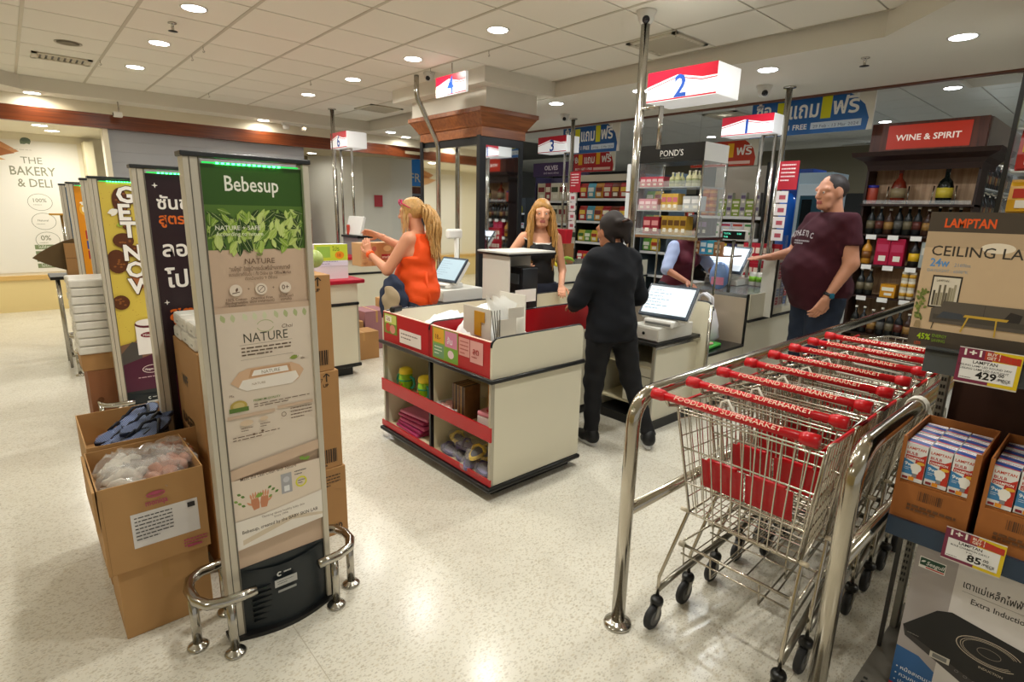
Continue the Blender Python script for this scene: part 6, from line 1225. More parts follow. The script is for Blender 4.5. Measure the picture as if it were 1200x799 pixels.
# ================================================================== people (one smooth body each, built from a distance field)
def vv(*a): return np.array(a, dtype=np.float32)
def field(prims, lo, hi, h, k=.03, wr=0.0, cuts=()):
    lo = np.array(lo, np.float32); hi = np.array(hi, np.float32); n = np.maximum(((hi-lo)/h).astype(int)+2, 3)
    ax = [lo[i]+h*np.arange(n[i], dtype=np.float32) for i in range(3)]; F = np.full(tuple(n), 1.0, np.float32)
    for p in prims:
        kk = p[-1] if p[0] == 'ck' else k
        if p[0] in ('c', 'ck'): a, b_, ra, rb = np.array(p[1], np.float32), np.array(p[2], np.float32), p[3], p[4]; pl = np.minimum(a, b_)-max(ra, rb); ph = np.maximum(a, b_)+max(ra, rb)
        else: c = np.array(p[1], np.float32); r = np.array(p[2], np.float32); m_ = r.max(); pl = c-m_; ph = c+m_
        i0 = np.clip(((pl-.06-lo)/h).astype(int), 0, n-1); i1 = np.clip(((ph+.06-lo)/h).astype(int)+2, 0, n)
        if np.any(i1 <= i0): continue
        sl = tuple(slice(i0[i], i1[i]) for i in range(3))
        X = ax[0][sl[0]][:, None, None]; Y = ax[1][sl[1]][None, :, None]; Z = ax[2][sl[2]][None, None, :]
        if p[0] in ('c', 'ck'):
            d = b_-a; L = float(d@d)+1e-9; t = np.clip(((X-a[0])*d[0]+(Y-a[1])*d[1]+(Z-a[2])*d[2])/L, 0, 1)
            D = np.sqrt((X-a[0]-t*d[0])**2+(Y-a[1]-t*d[1])**2+(Z-a[2]-t*d[2])**2)-(ra+(rb-ra)*t)
        else:
            x, y, z = X-c[0], Y-c[1], Z-c[2]
            if len(p) > 3 and p[0] == 'er': M = p[3]; x, y, z = x*M[0][0]+y*M[0][1]+z*M[0][2], x*M[1][0]+y*M[1][1]+z*M[1][2], x*M[2][0]+y*M[2][1]+z*M[2][2]
            q = np.sqrt((x/r[0])**2+(y/r[1])**2+(z/r[2])**2); D = (q-1)*min(r)*np.where(q > 1, 1.3, 1.0)
        A = F[sl]; hh = np.maximum(kk-np.abs(A-D), 0)/kk; F[sl] = np.minimum(A, D)-hh*hh*kk*.25
    X, Y, Z = np.meshgrid(*ax, indexing='ij')
    if wr: F = F+wr*(np.sin(X*38+Z*22)*np.sin(Z*31+Y*26)+.6*np.sin(X*17-Z*60+Y*45))
    for c in cuts: F = np.maximum(F, c(X, Y, Z))
    return F, lo, h
def nets(F, lo, h):
    F = np.pad(F, 1, constant_values=1.0); lo = lo-h; S = F < 0; n = F.shape
    cs = np.zeros((n[0]-1, n[1]-1, n[2]-1), np.int32)
    C = [(i, j, k) for i in (0, 1) for j in (0, 1) for k in (0, 1)]
    def cor(A, c): return A[c[0]:n[0]-1+c[0], c[1]:n[1]-1+c[1], c[2]:n[2]-1+c[2]]
    for c in C: cs += cor(S, c)
    act = (cs > 0) & (cs < 8); idx = np.full(act.shape, -1, np.int64); idx[act] = np.arange(act.sum())
    acc = np.zeros(act.shape+(3,), np.float32)[act]; cnt = np.zeros(len(acc), np.float32)
    for a in range(8):
        for b_ in range(a+1, 8):
            ca, cb = C[a], C[b_]
            if sum(abs(ca[i]-cb[i]) for i in range(3)) != 1: continue
            fa, fb = cor(F, ca)[act], cor(F, cb)[act]; x = (fa < 0) != (fb < 0)
            t = np.where(x, fa/np.where(fa-fb == 0, 1, fa-fb), 0)
            for i in range(3): acc[:, i] += np.where(x, ca[i]+(cb[i]-ca[i])*t, 0)
            cnt += x
    P = acc/cnt[:, None]; P = lo+h*(P+np.stack(np.nonzero(act), 1)); quads = []
    for ax_ in range(3):
        o = [slice(0, -1)]*3; e = [slice(0, -1)]*3; e[ax_] = slice(1, None)
        A = S[tuple(slice(0, n[i]-1) if i == ax_ else slice(1, n[i]-1) for i in range(3))]; B = S[tuple(slice(1, n[i]) if i == ax_ else slice(1, n[i]-1) for i in range(3))]
        ii = np.argwhere(A != B); fl = A[tuple(ii.T)]
        u, w = (ax_+1) % 3, (ax_+2) % 3; ii2 = ii.copy(); ii2[:, u] += 1; ii2[:, w] += 1
        def g_(du, dw): q = ii2.copy(); q[:, u] -= du; q[:, w] -= dw; return idx[tuple(q.T)]
        Q = np.stack([g_(0, 0), g_(1, 0), g_(1, 1), g_(0, 1)], 1); Q[~fl] = Q[~fl][:, ::-1]; quads.append(Q)
    return P, np.concatenate(quads)
def fmesh(name, parts, mats, parent=None, matfn=None):
    V, Q, o = [], [], 0
    for F in parts: P, q = nets(*F); V.append(P); Q.append(q+o); o += len(P)
    V = np.concatenate(V); Q = np.concatenate(Q); me = bpy.data.meshes.new(name)
    me.from_pydata(V.tolist(), [], Q.tolist())
    for m in mats: me.materials.append(m)
    me.polygons.foreach_set('use_smooth', [True]*len(Q))
    if matfn: me.polygons.foreach_set('material_index', matfn(V[Q].mean(1)).astype(int).tolist())
    me.update(); return link(name, me, parent)
def unit(v): v = np.array(v, np.float32); return v/(np.linalg.norm(v)+1e-9)
def hand(w, d, n, side, s=1.0, curl=.5, spread=.12):
    """w wrist, d pointing direction, n palm normal (curling side), side +1/-1 thumb side"""
    w = np.array(w, np.float32); d = unit(d); n = unit(np.array(n)-np.dot(n, d)*d); l = np.cross(d, n)*side; P_ = []
    P_.append(('c', w-d*.05*s, w+d*.01*s, .027*s, .025*s))
    for q in (-.026, -.009, .009, .026): P_.append(('c', w+d*.015*s+l*q*.7*s, w+d*.078*s+l*q*s, .0135*s, .0115*s))
    for q, L in ((.029, .068), (.0095, .080), (-.0095, .075), (-.028, .058)):
        a = w+d*.08*s+l*q*s; dir_ = unit(d+l*q*spread*8); cur = 0
        for i, f in enumerate((.45, .32, .25)):
            cur += curl*(.55 if i == 0 else .8); dd = unit(dir_*math.cos(cur)+n*math.sin(cur)); b_ = a+dd*L*f*s; r = (.0092-.0010*i)*s; P_.append(('ck', a, b_, r, r-.0007*s, .006)); a = b_
    a = w+d*.02*s+l*.024*s; dd = unit(d*.6+l*.8+n*.25); b_ = a+dd*.038*s; P_.append(('c', a, b_, .014*s, .011*s)); c = b_+unit(d*.9+l*.35+n*.4*curl*2)*.03*s; P_.append(('ck', b_, c, .0105*s, .009*s, .006)); e = c+unit(d*.9+l*.05+n*.5*curl*2)*.024*s; P_.append(('ck', c, e, .009*s, .008*s, .006))
    return P_, w+d*.07*s
def rotx(p, c, a):
    y, z = p[1]-c[1], p[2]-c[2]; return (p[0], c[1]+y*math.cos(a)-z*math.sin(a), c[2]+y*math.sin(a)+z*math.cos(a))
def person(label, loc, rz, H, pose, skin, bulk=1.0, belly=0.0, female=False):
    t = thing('person', label, 'person', loc, rz); s = H/1.70
    J = dict(pel=(0, 0, .93), belly=(0, .01, 1.06), chest=(0, -.0, 1.25), nb=(0, -.02, 1.42), head=(0, .025, 1.585), sl=(-.17, -.01, 1.385), sr=(.17, -.01, 1.385), hl=(-.09, 0, .90), hr=(.09, 0, .90), kl=(-.10, .02, .49), kr=(.10, .02, .49), al=(-.10, -.02, .09), ar=(.10, -.02, .09),
             el=(-.23, -.02, 1.10), er=(.23, -.02, 1.10), wl=(-.24, .08, .86), wr=(.24, .08, .86))
    if female: J['sl'] = (-.152, -.01, 1.375); J['sr'] = (.152, -.01, 1.375)
    lean = pose.pop('lean', 0); J.update({k: v for k, v in pose.items() if k in J})
    if lean:
        for k in ('belly', 'chest', 'nb', 'head', 'sl', 'sr'): J[k] = rotx(J[k], J['pel'], -lean)
    J = {k: tuple(np.array(v)*s) for k, v in J.items()}; b = bulk*s; out = dict(t=t, J=J, s=s)
    def A(k, dx=0, dy=0, dz=0): return tuple(np.array(J[k])+np.array((dx, dy, dz))*s)
    def torso(g):
        P_ = [('e', J['pel'], (.155*b+g, (.115+belly*.5)*b+g, .13*s+g)), ('e', A('belly', 0, belly*.75), ((.135+belly*.45)*b+g, (.105+belly)*b+g, .15*s+g)), ('e', J['chest'], ((.150 if female else .165)*b+g, .110*b+g, .17*s+g)),
              ('c', A('sl', .03, 0, .0), A('sr', -.03, 0, .0), .052*b+g, .052*b+g), ('c', A('nb', 0, 0, -.06), A('nb', 0, 0, .0), .075*s+g, .055*s+g)]
        if female: P_ += [('e', A('chest', s_*.065, .085, -.0), (.065*s+g, .06*s+g, .065*s+g)) for s_ in (-1, 1)]
        return P_
    def arm(q, g, upto=2, wr_=.024):
        sh_, e_, w_ = J['s'+q], J['e'+q], J['w'+q]; R_ = [('c', sh_, e_, .050*b+g, .038*b+g)]
        if upto > 1: R_.append(('c', e_, w_, .037*b+g, wr_*s*1.05+g))
        return R_
    def leg(q, g): return [('c', J['h'+q], J['k'+q], .088*b+g, .055*b+g), ('c', J['k'+q], J['a'+q], .053*b+g, .036*s+g)]
    out.update(torso=torso, arm=arm, leg=leg, A=A)
    lo = np.array([-.62, -.62, 0])*s; hi = np.array([.62, .95, H*1.03])
    pts = np.array(list(J.values())); lo = pts.min(0)-.22*s; hi = pts.max(0)+.22*s; lo[2] = -.01; out['lo'], out['hi'] = lo, hi
    # body
    body = torso(0)+[('c', J['nb'], A('head', 0, -.03, -.05), .052*s*(bulk**.5), .047*s*(bulk**.5))]+arm('l', 0)+arm('r', 0)+leg('l', 0)+leg('r', 0)
    F1 = field(body, lo, hi, .014, k=.018)
    # head, in its own frame turned by pose['turn'] about z and nod
    hc = np.array(J['head']); tn = pose.get('turn', 0); nd = pose.get('nod', 0); ct, st = math.cos(tn), math.sin(tn); cn, sn = math.cos(nd), math.sin(nd)
    RX = np.array([[1, 0, 0], [0, cn, -sn], [0, sn, cn]]); RZ = np.array([[ct, -st, 0], [st, ct, 0], [0, 0, 1]]); HM = RZ @ RX
    def hp(x, y, z): return tuple(hc+HM @ (np.array((x, y, z))*s))
    MI = HM.T.tolist(); f = 1.0+.12*(bulk-1)
    def he(c, r): return ('er', hp(*c), tuple(np.array(r)*s*f), MI)
    hd = [he((0, -.012, .022), (.074, .092, .095)), he((0, .022, -.035), (.060, .068, .078)), ('c', hp(-.028, .055, -.085), hp(.028, .055, -.085), .024*s*f, .024*s*f), he((0, .072, -.083), (.022, .018, .020)),
          ('ck', hp(0, .088, .018), hp(0, .108, -.018), .010*s, .0135*s, .012), ('ck', hp(-.013, .098, -.022), hp(.013, .098, -.022), .0085*s, .0085*s, .008),
          ('ck', hp(-.018, .089, -.052), hp(.018, .089, -.052), .0075*s, .0075*s, .006), ('ck', hp(-.015, .088, -.062), hp(.015, .088, -.062), .0085*s, .0085*s, .006),
          ('c', hp(-.045, .068, .03), hp(.045, .068, .03), .016*s, .016*s), he((-.04, .058, -.02), (.022, .022, .02)), he((.04, .058, -.02), (.022, .022, .02)),
          ('c', hp(0, -.01, -.04), tuple(np.array(J['nb'])+np.array((0, 0, .02))), .050*s*(bulk**.5), .055*s*(bulk**.5))]
    for s_ in (-1, 1): hd += [he((s_*.074, -.005, .0), (.010, .020, .031)), ('ck', hp(s_*.075, .004, -.026), hp(s_*.073, .004, -.030), .006*s, .006*s, .006), ('ck', hp(s_*.031, .076, .008), hp(s_*.031, .0765, .008), .0125*s, .0125*s, .004)]
    F2 = field(hd, hc-.19*s, hc+.19*s, .0052*s, k=.022)
    eyes = [np.array(hp(s_*.031, .088, .009)) for s_ in (-1, 1)]; lip = np.array(hp(0, .095, -.057))
    parts = [F1, F2]; HD = pose.get('hands', {})
    for q, sd in (('l', 1), ('r', -1)):
        w = np.array(J['w'+q]); d = unit(w-np.array(J['e'+q])); o = HD.get(q, {})
        d = unit(o.get('d', d)); Pn = o.get('n', (0, 0, -1)) if abs(d[2]) < .8 else o.get('n', (1 if q == 'l' else -1, .3, 0))
        hp_, c = hand(w, d, Pn, o.get('side', sd), s*(1.0 if not female else .92)*(1.05 if bulk > 1.2 else 1), o.get('curl', .5)); parts.append(field(hp_, c-.17, c+.17, .0042, k=.012)); out['hand_'+q] = c
    def mf(c):
        m = np.zeros(len(c))
        for e in eyes: dd = np.linalg.norm(c-e, axis=1); m[dd < .0085*s] = 2; m[dd < .0058*s] = 3
        L = (c-lip) @ HM; m[(np.abs(L[:, 0]) < .024*s) & (np.abs(L[:, 2]) < .0125*s) & (L[:, 1] > -.012*s)] = 1
        return m
    sk = mat(skin, .5, noise=.06, nscale=9); c_ = srgb(skin)
    fmesh('body', parts, [sk, mat('#a85a52', .45), mat('#ece7e0', .25), mat('#2b1d14', .2)], t, mf)
    out['hp'] = hp; out['hc'] = hc; return out
def garment(P, name, prims, m, cuts=(), h=.013, wr=.0025, k=.035): return fmesh(name, [field(prims, P['lo'], P['hi'], h, k=k, wr=wr, cuts=cuts)], [m], P['t'])
def shoes(P, c, sole='#d9d6d0', size=1.0):
    for q in 'lr':
        a = np.array(P['J']['a'+q]); fd = P.get('foot_'+q, 0); c0, s0 = math.cos(fd), math.sin(fd)
        z0 = a[2]-.085*P['s']
        def f(y, z, x=0): return (a[0]+x*c0-y*s0, a[1]+x*s0+y*c0, z0+z)
        fm = fmesh('shoe', [field([('c', f(-.03, .055), f(.06, .045), .042, .040), ('c', f(.06, .035), f(.14, .03), .042, .034), ('c', f(-.01, .06), f(-.01, .09), .04, .042)], np.array(f(.05, .03))-.22, np.array(f(.05, .03))+.22, .009, k=.03, cuts=(lambda X, Y, Z: z0+.012-Z,))], [mat(c, .5)], P['t'])
        pl = [f(.055+.115*math.cos(u)*1.05, 0, .040*math.sin(u)*(1+.12*math.cos(u)))[:2] for u in (6.2832*k/18 for k in range(18))]
        MB().prism(pl, z0, z0+.022).build('sole', mat(sole, .5), P['t'])
def strands(P, name, m, roots, length, n, seed, wave=.015, r=.006, drop=(0, -.25, -1), out_=.05, stiff=.4):
    rd = random.Random(seed); b = MB()
    for i in range(n):
        p0, nrm = roots(rd); p0 = Vector(p0); v = Vector(nrm)*out_; L = length*rd.uniform(.75, 1.1); K = 8; pts = [p0]; dr = Vector(drop).normalized(); ph = rd.random()*6
        for k in range(1, K+1):
            u = k/K; d = (Vector(nrm)*max(0, stiff-u)+dr*(u+.35)).normalized(); p0 = p0+d*L/K+Vector((math.sin(ph+k*1.3), math.cos(ph+k*1.1), 0))*wave/K*2; pts.append(p0.copy())
        b.tube(pts, [r*(1-.75*(k/K)**2) for k in range(K+1)], 4, caps=False)
    b.sm = [True]*len(b.sm); return b.build(name, m, P['t'])

# ---- dark jacketed cashier between the bagging counter and the till
P = person('cashier seen from behind in a black jacket and black trousers, dark hair pinned up', (3.01, 2.33, 0), R(-14), 1.60, dict(lean=.10, el=(-.27, .06, 1.10), er=(.27, .05, 1.10), wl=(-.15, .27, 1.02), wr=(.17, .26, 1.0), kr=(.16, -.06, .50), ar=(.22, -.24, .10), kl=(-.11, .03, .49), al=(-.13, .0, .09), turn=.25, nod=-.25), '#a87052', 1.04, female=True)
JK = mat('#070a12', .95, noise=.15, nscale=30, name='black_jacket')
garment(P, 'jacket', P['torso'](.034)+P['arm']('l', .026)+P['arm']('r', .026)+[('c', P['A']('pel', -.07, 0, -.10), P['A']('pel', .07, 0, -.10), .125, .125)], JK, (lambda X, Y, Z: .755-Z,), wr=.004)
garment(P, 'jacket_hem', P['torso'](.037)+[('c', P['A']('pel', -.07, 0, -.10), P['A']('pel', .07, 0, -.10), .128, .128)], mat('#8d5a68', .7), (lambda X, Y, Z: .758-Z, lambda X, Y, Z: Z-.768), wr=0)
garment(P, 'collar', [('c', P['A']('nb', 0, 0, -.04), P['A']('nb', 0, 0, .012), .072, .062)], mat('#11141d', .7), (lambda X, Y, Z: Z-P['A']('nb')[2]-.02,), wr=0)
garment(P, 'trousers', [('e', P['J']['pel'], (.165, .13, .15))]+P['leg']('l', .016)+P['leg']('r', .016), mat('#0c0c10', .8), (lambda X, Y, Z: .10-Z, lambda X, Y, Z: Z-.95), wr=.003)
P['foot_r'] = R(-35); shoes(P, '#141416', '#c9c9c9')
HB = mat('#1a100d', .7, noise=.4, nscale=60, name='dark_brown_hair'); hp = P['hp']
fmesh('hair', [field([('e', hp(0, -.03, .03), (.088, .098, .100)), ('e', hp(0, -.10, -.01), (.055, .04, .065)), ('c', hp(-.06, -.03, -.03), hp(-.045, -.05, -.09), .028, .016), ('c', hp(.06, -.03, -.03), hp(.045, -.05, -.09), .028, .016), ('c', hp(.01, -.13, .02), hp(.015, -.12, -.10), .035, .018), ('ck', hp(-.05, -.125, .03), hp(.05, -.13, .02), .022, .03, .02), ('c', hp(.04, -.12, .02), hp(.055, -.11, -.06), .026, .012)], P['hc']-.24, P['hc']+.24, .007, k=.02, wr=.002, cuts=(lambda X, Y, Z: -(np.sqrt((X-hp(0, .11, -.03)[0])**2+(Y-hp(0, .11, -.03)[1])**2+(Z-hp(0, .11, -.03)[2])**2)-.085),))], [HB], P['t'])
MB().tube([hp(-.045, -.15, .03), hp(0, -.165, .045), hp(.045, -.15, .02)], .009, 8).build('hair_clip', mat('#3a2018', .3), P['t'])

# ---- blond woman in black top, lane 2 customer
P = person('blond woman in a black camisole with white edge, holding a phone, facing the cashier', (3.54, 3.60, 0), R(150), 1.70, dict(er=(.33, .0, 1.14), wr=(.22, .20, 1.13), el=(-.20, .06, 1.09), wl=(-.13, .28, .97), turn=-.15, nod=-.12, hands=dict(r=dict(d=(-.6, .8, 0), n=(-.5, -.3, .2), curl=.55), l=dict(d=(.2, .9, -.3), curl=.5))), '#d59a7a', .93, female=True)
z1 = P['A']('chest')[2]
BT_ = mat('#0b0b0e', .7, noise=.1, nscale=40, name='black_jersey')
garment(P, 'camisole', P['torso'](.010), BT_, (lambda X, Y, Z: .92-Z, lambda X, Y, Z: Z-(z1+.075+.5*np.maximum(np.abs(X)-.065, 0)-1.0*np.maximum(.07-np.abs(X), 0)*0), lambda X, Y, Z: np.abs(X)-.165), wr=.002)
garment(P, 'white_edging', P['torso'](.013), mat('#e6e2dc', .6), (lambda X, Y, Z: Z-(z1+.082+.5*np.maximum(np.abs(X)-.065, 0)), lambda X, Y, Z: (z1+.070+.5*np.maximum(np.abs(X)-.065, 0))-Z, lambda X, Y, Z: np.abs(X)-.165), h=.009, wr=0)
garment(P, 'shoulder_strap', P['torso'](.011), BT_, (lambda X, Y, Z: np.abs(np.abs(X)-.095)-.014, lambda X, Y, Z: z1+.05-Z), h=.009, wr=0)
garment(P, 'jeans', [('e', P['J']['pel'], (.165, .125, .15))]+P['leg']('l', .014)+P['leg']('r', .014), mat('#23283a', .8), (lambda X, Y, Z: .10-Z, lambda X, Y, Z: Z-.98), wr=.003)
shoes(P, '#c9c4bc')
BL = mat('#a87a3c', .42, noise=.45, nscale=70, name='golden_blond_hair'); hp = P['hp']
fc_ = lambda r_: (lambda X, Y, Z: -(np.sqrt(((X-hp(0, .12, -.02)[0])/.8)**2+(Y-hp(0, .12, -.02)[1])**2+((Z-hp(0, .12, -.02)[2])/1.35)**2)-r_))
fmesh('hair', [field([('e', hp(0, -.018, .032), (.088, .104, .098)), ('c', hp(-.07, -.01, -.01), hp(-.10, -.0, -.18), .034, .04), ('c', hp(.07, -.01, -.01), hp(.105, -.0, -.18), .034, .04), ('c', hp(0, -.06, -.04), hp(0, -.08, -.25), .06, .06)], P['hc']-.34, P['hc']+.20, .009, k=.03, wr=.003, cuts=(fc_(.078),))], [BL], P['t'])
def rt(rd):
    a = rd.uniform(-2.6, 2.6); x, y = math.sin(a)*.083, -math.cos(a)*.085-.01; 
    if y > .045: x = math.copysign(.08, x); y = .04
    return hp(x, y, rd.uniform(-.02, .06)), (math.sin(a), -math.cos(a), .1)
strands(P, 'hair_strand', BL, rt, .44, 150, 4, .03, .0075, (0, .05, -1), stiff=.35)
def rt2(rd): sx = rd.choice((-1, 1)); return hp(sx*.078, rd.uniform(0, .05), rd.uniform(-.08, 0)), (sx*.9, .45, 0)
strands(P, 'hair_strand', mat('#c2955a', .42, noise=.3, nscale=70), rt2, .34, 60, 9, .04, .006, (0, .12, -1), stiff=.5)
t = thing('phone', 'white-edged smartphone in the blond woman’s hand', 'phone', (0, 0, 0)); hcw = Matrix.Translation((3.54, 3.60, 0)) @ Matrix.Rotation(R(150), 4, 'Z') @ Vector(tuple(float(q) for q in P['hand_r']+np.array((.0, .02, .02))))
t.location = hcw; t.rotation_euler = (R(35), R(20), R(190)); box('phone_body', mat('#d9d9da', .3), -.036, -.005, -.07, .036, .004, .07, t, .003); box('phone_screen', mat('#15161a', .1), -.033, .004, -.066, .033, .0048, .066, t)

# ---- woman in orange
P = person('woman in a sleeveless orange top, blond ponytail and pink sunglasses on her head', (2.53, 4.01, 0), R(30), 1.68, dict(el=(-.23, .17, 1.12), wl=(-.13, .40, 1.24), er=(.20, .24, 1.27), wr=(.12, .46, 1.38), turn=.2, nod=-.15, lean=.06, hands=dict(l=dict(d=(.1, .35, .9), n=(.9, .2, 0), curl=.35), r=dict(d=(-.3, .9, .25), n=(-.6, -.2, -.5), curl=.2))), '#cf9070', 1.16, belly=.02, female=True)
OR_ = mat('#ea4d08', .7, noise=.06, nscale=25, name='orange_jersey'); z1 = P['A']('chest')[2]
garment(P, 'top', P['torso'](.028), OR_, (lambda X, Y, Z: .80-Z, lambda X, Y, Z: Z-(z1+.165), lambda X, Y, Z: np.abs(X)-(.158-.25*np.maximum(Z-z1, 0))-10*(Z < z1-.02)), wr=.0045)
garment(P, 'top_hem', [('c', P['A']('pel', -.06, 0, -.03), P['A']('pel', .06, 0, -.03), .145, .145)], OR_, (lambda X, Y, Z: .78-Z, lambda X, Y, Z: Z-.95), wr=.004)
MB().tube([P['A']('belly', -.10, -.13, .05), P['A']('belly', -.11, -.15, -.1), P['A']('pel', -.10, -.17, -.12)], .012, 6).build('sash_tie', OR_, P['t'])
garment(P, 'trousers', [('e', P['J']['pel'], (.18, .14, .15))]+P['leg']('l', .014)+P['leg']('r', .014), mat('#3a3f52', .8), (lambda X, Y, Z: .12-Z, lambda X, Y, Z: Z-.90), wr=.003)
shoes(P, '#b9a894')
MB().lathe([(.034, 0), (.036, .004), (.036, .026), (.034, .03)], (0, 0, 0), 18).build('wristband', mat('#e85a1c', .4), P['t'])
o = bpy.context.scene.collection.objects[-1]; wl = P['J']['wl']; el = P['J']['el']; dv = Vector(wl)-Vector(el); o.location = Vector(wl)-dv.normalized()*.03; o.rotation_euler = dv.to_track_quat('Z', 'Y').to_euler()
BL2 = mat('#b58a50', .42, noise=.45, nscale=70, name='pale_blond_hair'); hp = P['hp']
fmesh('hair', [field([('e', hp(0, -.018, .03), (.088, .106, .100)), ('e', hp(0, -.11, .0), (.045, .05, .05)), ('c', hp(-.068, .02, -.0), hp(-.07, .03, -.05), .018, .010), ('c', hp(.07, .02, -.0), hp(.08, .03, -.12), .02, .012)], P['hc']-.24, P['hc']+.24, .008, k=.025, wr=.0025, cuts=(lambda X, Y, Z: -(np.sqrt(((X-hp(0, .12, -.04)[0])/.85)**2+(Y-hp(0, .12, -.04)[1])**2+((Z-hp(0, .12, -.04)[2])/1.2)**2)-.088), lambda X, Y, Z: (hp(0, 0, -.09)[2]-Z)))], [BL2], P['t'])
strands(P, 'ponytail', BL2, lambda rd: (hp(rd.uniform(-.045, .045), -.13+rd.uniform(-.02, .02), rd.uniform(-.04, .05)), (rd.uniform(-.9, .9), -1, .2)), .37, 260, 5, .06, .012, (0, -.05, -1), stiff=.5)
strands(P, 'hair_strand', mat('#cfa874', .42), lambda rd: (hp(rd.choice((-1, 1))*.075, rd.uniform(.0, .05), rd.uniform(0, .05)), (0, .3, -.2)), .22, 40, 6, .02, .005, (0, .05, -1), stiff=.2)
PK = mat('#c2185a', .2, name='pink_frame')
for s_ in (-1, 1): MB().tube([hp(s_*.036+.03*math.cos(a), .072+.0*a, .095+.022*math.sin(a)) for a in (6.2832*k/14 for k in range(14))], .005, 6, closed=True).build('sunglasses_lens_rim', PK, P['t']); MB().tube([hp(s_*.066, .068, .098), hp(s_*.088, .01, .06), hp(s_*.086, -.03, .03)], .0045, 6).build('sunglasses_arm', PK, P['t'])
# shoulder bag
MB().tube([P['A']('sr', -.05, .02, .05), P['A']('chest', .0, .14, .0), P['A']('belly', -.12, .13, .0), P['A']('pel', -.21, .06, .02)], .016, 8).build('bag_strap', mat('#1b2238', .7), P['t'])
t = thing('shoulder_bag', 'navy shoulder bag with beige front hanging at the orange woman’s side', 'bag', (2.53, 4.01, 0), R(30)); 
fmesh('bag_body', [field([('e', (-.26, .10, .86), (.06, .13, .21))], (-.4, -.15, .6), (-.1, .35, 1.15), .012, wr=.004)], [mat('#1b2741', .7)], t); fmesh('bag_pocket', [field([('e', (-.318, .09, .88), (.022, .085, .12))], (-.4, -.15, .7), (-.2, .3, 1.1), .01, wr=.003)], [mat('#a8957a', .7)], t)
# the carton she holds
t = thing('snack_carton', 'beige printed carton with red label held by the woman in orange', 'carton', (2.23, 4.46, 1.10), R(2)); box('carton', mat('#c49a6c', .6), 0, 0, 0, .33, .16, .20, t, .003)
p = Print(frame((0, -.001, 0), '-y')); p.rect(0, 0, .33, .2, '#c9a070').rect(.1, 0, .33, .2, '#b98a58').rect(.09, .05, .15, .085, '#a8242a').rect(.2, .055, .32, .10, '#a8242a').text('snack', .205, .065, .035, '#ecd8c0', bold=.02).ell(.13, .15, .022, .022, '#b06050').ell(.26, .15, .04, .025, '#d9b27a').scribble(.015, .12, .06, 4, .016, '#b8604a').scribble(.01, .03, .05, 2, .01, '#8a5a3a'); p.build('printed_face', t)

# ---- man in maroon T-shirt
P = person('large man in a maroon T-shirt and jeans resting a hand on the payment stand', (4.90, 1.70, 0), R(52), 1.93, dict(el=(-.25, -.03, 1.12), wl=(-.24, .10, .88), er=(.30, .06, 1.15), wr=(.28, .26, 1.115), turn=.15, nod=-.12, hands=dict(r=dict(d=(-.2, 1, -.05), n=(0, 0, -1), curl=.12), l=dict(curl=.55, n=(1, .1, 0)))), '#c58b6e', 1.30, belly=.055)
TS = mat('#3c0e1a', .95, noise=.08, nscale=20, name='maroon_cotton'); J = P['J']; s = P['s']
ml = lambda q: tuple(np.array(J['s'+q])*.42+np.array(J['e'+q])*.58); m_l, m_r = ml('l'), ml('r')
garment(P, 'tshirt', P['torso'](.024)+[('c', P['A']('chest', 0, .02, -.02), P['A']('belly', 0, .055, -.06), .20, .225)]+[('c', P['A']('pel', -.05, .02, -.06), P['A']('pel', .05, .02, -.06), .18, .18), ('c', J['sl'], m_l, .096, .09), ('c', J['sr'], m_r, .096, .09), ('c', P['A']('nb', 0, 0, -.05), P['A']('nb', 0, 0, .0), .11, .085)], TS,
        (lambda X, Y, Z: .875-Z, lambda X, Y, Z: Z-P['A']('nb')[2]-.04, lambda X, Y, Z: ((m_l[2]+.01)-Z)-2.0*(X > -.27)), wr=.003, h=.015)
p = Print(Matrix.Translation(tuple(float(q) for q in P['A']('chest', -.02, .197, .00))) @ Matrix.Rotation(R(180), 4, 'Z') @ Matrix.Rotation(R(82), 4, 'X')); 
for k, ch in enumerate('ATHLETIC'): p.text(ch, -.16+.036*k, .03+.02*math.sin(math.pi*k/7), .06, '#b9b2b4', bold=.03)
p.scribble(-.10, .0, .2, 2, .02, '#a8a0a4', .6); p.build('shirt_print', P['t'])
garment(P, 'jeans', [('c', P['A']('pel', -.04, 0, 0), P['A']('pel', .04, 0, 0), .17, .17)]+P['leg']('l', .024)+P['leg']('r', .024), mat('#1a2436', .85, noise=.2, nscale=20), (lambda X, Y, Z: .12-Z, lambda X, Y, Z: Z-1.0), wr=.004, h=.015)
shoes(P, '#3a3430'); hp = P['hp']
fmesh('hair', [field([('e', hp(0, -.022, .032), (.094, .112, .106))], P['hc']-.22, P['hc']+.2, .008, wr=.0015, cuts=(lambda X, Y, Z: -(np.sqrt((X-hp(0, .13, -.02)[0])**2+(Y-hp(0, .13, -.02)[1])**2+(Z-hp(0, .13, -.02)[2])**2)-.112), lambda X, Y, Z: (hp(0, 0, -.045)[2]+.35*(Y-hp(0, 0, 0)[1])-Z)))], [mat('#2a2220', .6, noise=.3, nscale=60)], P['t'])
wl = Vector(J['wl']); dv = wl-Vector(J['el']); o = MB().lathe([(.038, -.012), (.041, -.008), (.041, .008), (.038, .012)], seg=18).build('watch_strap', mat('#1a1a1c', .4), P['t']); o.location = wl-dv.normalized()*.03; o.rotation_euler = dv.to_track_quat('Z', 'Y').to_euler()
o = box('watch_face', mat('#1c5f78', .1), -.046, -.018, -.02, -.038, .018, .02, P['t'], .003); o.location = wl-dv.normalized()*.03

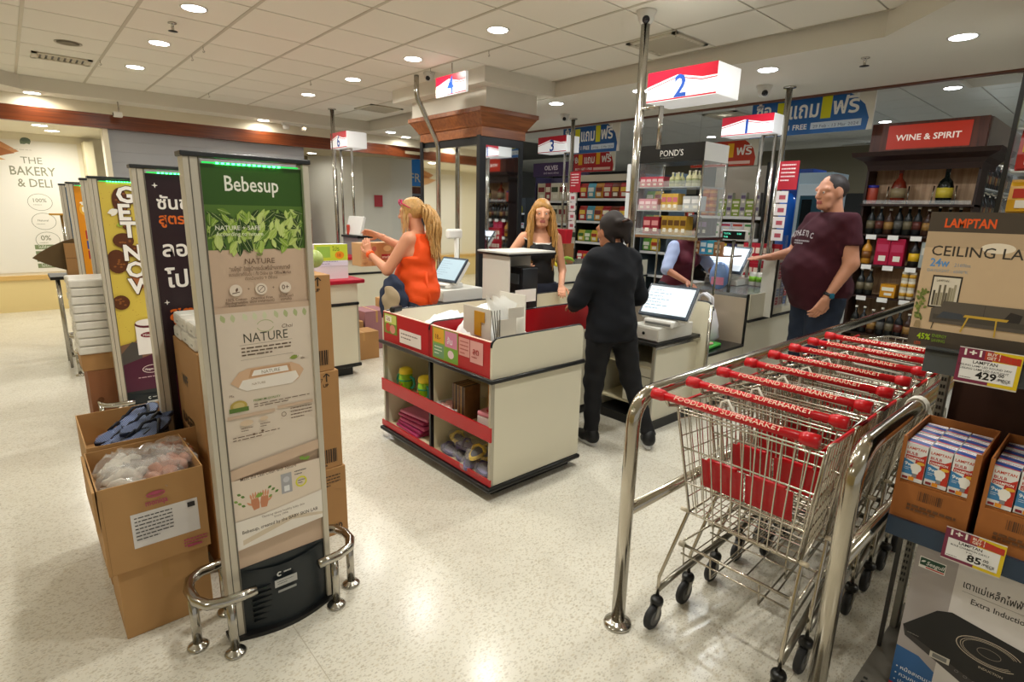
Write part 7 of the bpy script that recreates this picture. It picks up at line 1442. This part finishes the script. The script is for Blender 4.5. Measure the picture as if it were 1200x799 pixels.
# ---- lane 1 cashier and lane 6 cashier
P = person('cashier in pale blue sleeves and maroon vest bending over the lane 1 counter', (5.0, 3.12, 0), R(165), 1.62, dict(lean=.30, el=(-.27, .24, 1.14), wl=(-.12, .46, 1.06), er=(.30, .20, 1.14), wr=(.24, .44, 1.04), nod=-.35), '#b5795c', 1.05, female=True)
MV = mat('#5a1224', .7, name='maroon_vest'); 
garment(P, 'shirt', P['arm']('l', .016, 1)+P['arm']('r', .016, 1), mat('#a9b6d9', .7), wr=.003); garment(P, 'vest', P['torso'](.016), MV, (lambda X, Y, Z: .85-Z,), wr=.003)
garment(P, 'trousers', [('e', P['J']['pel'], (.17, .13, .15))]+P['leg']('l', .014)+P['leg']('r', .014), mat('#15161c', .8), (lambda X, Y, Z: .1-Z, lambda X, Y, Z: Z-.95)); shoes(P, '#141416'); hp = P['hp']
fmesh('hair', [field([('e', hp(0, -.02, .03), (.090, .106, .100)), ('c', hp(0, -.08, -.02), hp(0, -.09, -.12), .05, .03)], P['hc']-.26, P['hc']+.22, .009, cuts=(lambda X, Y, Z: -(np.sqrt((X-hp(0, .12, -.04)[0])**2+(Y-hp(0, .12, -.04)[1])**2+(Z-hp(0, .12, -.04)[2])**2)-.10),))], [HB], P['t'])
P = person('cashier in a maroon shirt at the farthest crimson counter', (2.85, 7.98, 0), R(170), 1.60, dict(lean=.15, el=(-.24, .18, 1.08), wl=(-.10, .38, 1.02), er=(.26, .16, 1.06), wr=(.14, .38, 1.02), nod=-.3), '#a56d50', 1.0)
garment(P, 'shirt', P['torso'](.014)+P['arm']('l', .016, 1)+P['arm']('r', .016, 1), mat('#6a1226', .7), (lambda X, Y, Z: .85-Z,), wr=.003)
garment(P, 'trousers', [('e', P['J']['pel'], (.17, .13, .15))]+P['leg']('l', .014)+P['leg']('r', .014), mat('#15161c', .8), (lambda X, Y, Z: .1-Z, lambda X, Y, Z: Z-.95)); shoes(P, '#141416'); hp = P['hp']
fmesh('hair', [field([('e', hp(0, -.02, .03), (.090, .106, .098))], P['hc']-.22, P['hc']+.22, .009, cuts=(lambda X, Y, Z: -(np.sqrt((X-hp(0, .12, -.04)[0])**2+(Y-hp(0, .12, -.04)[1])**2+(Z-hp(0, .12, -.04)[2])**2)-.10),))], [HB], P['t'])
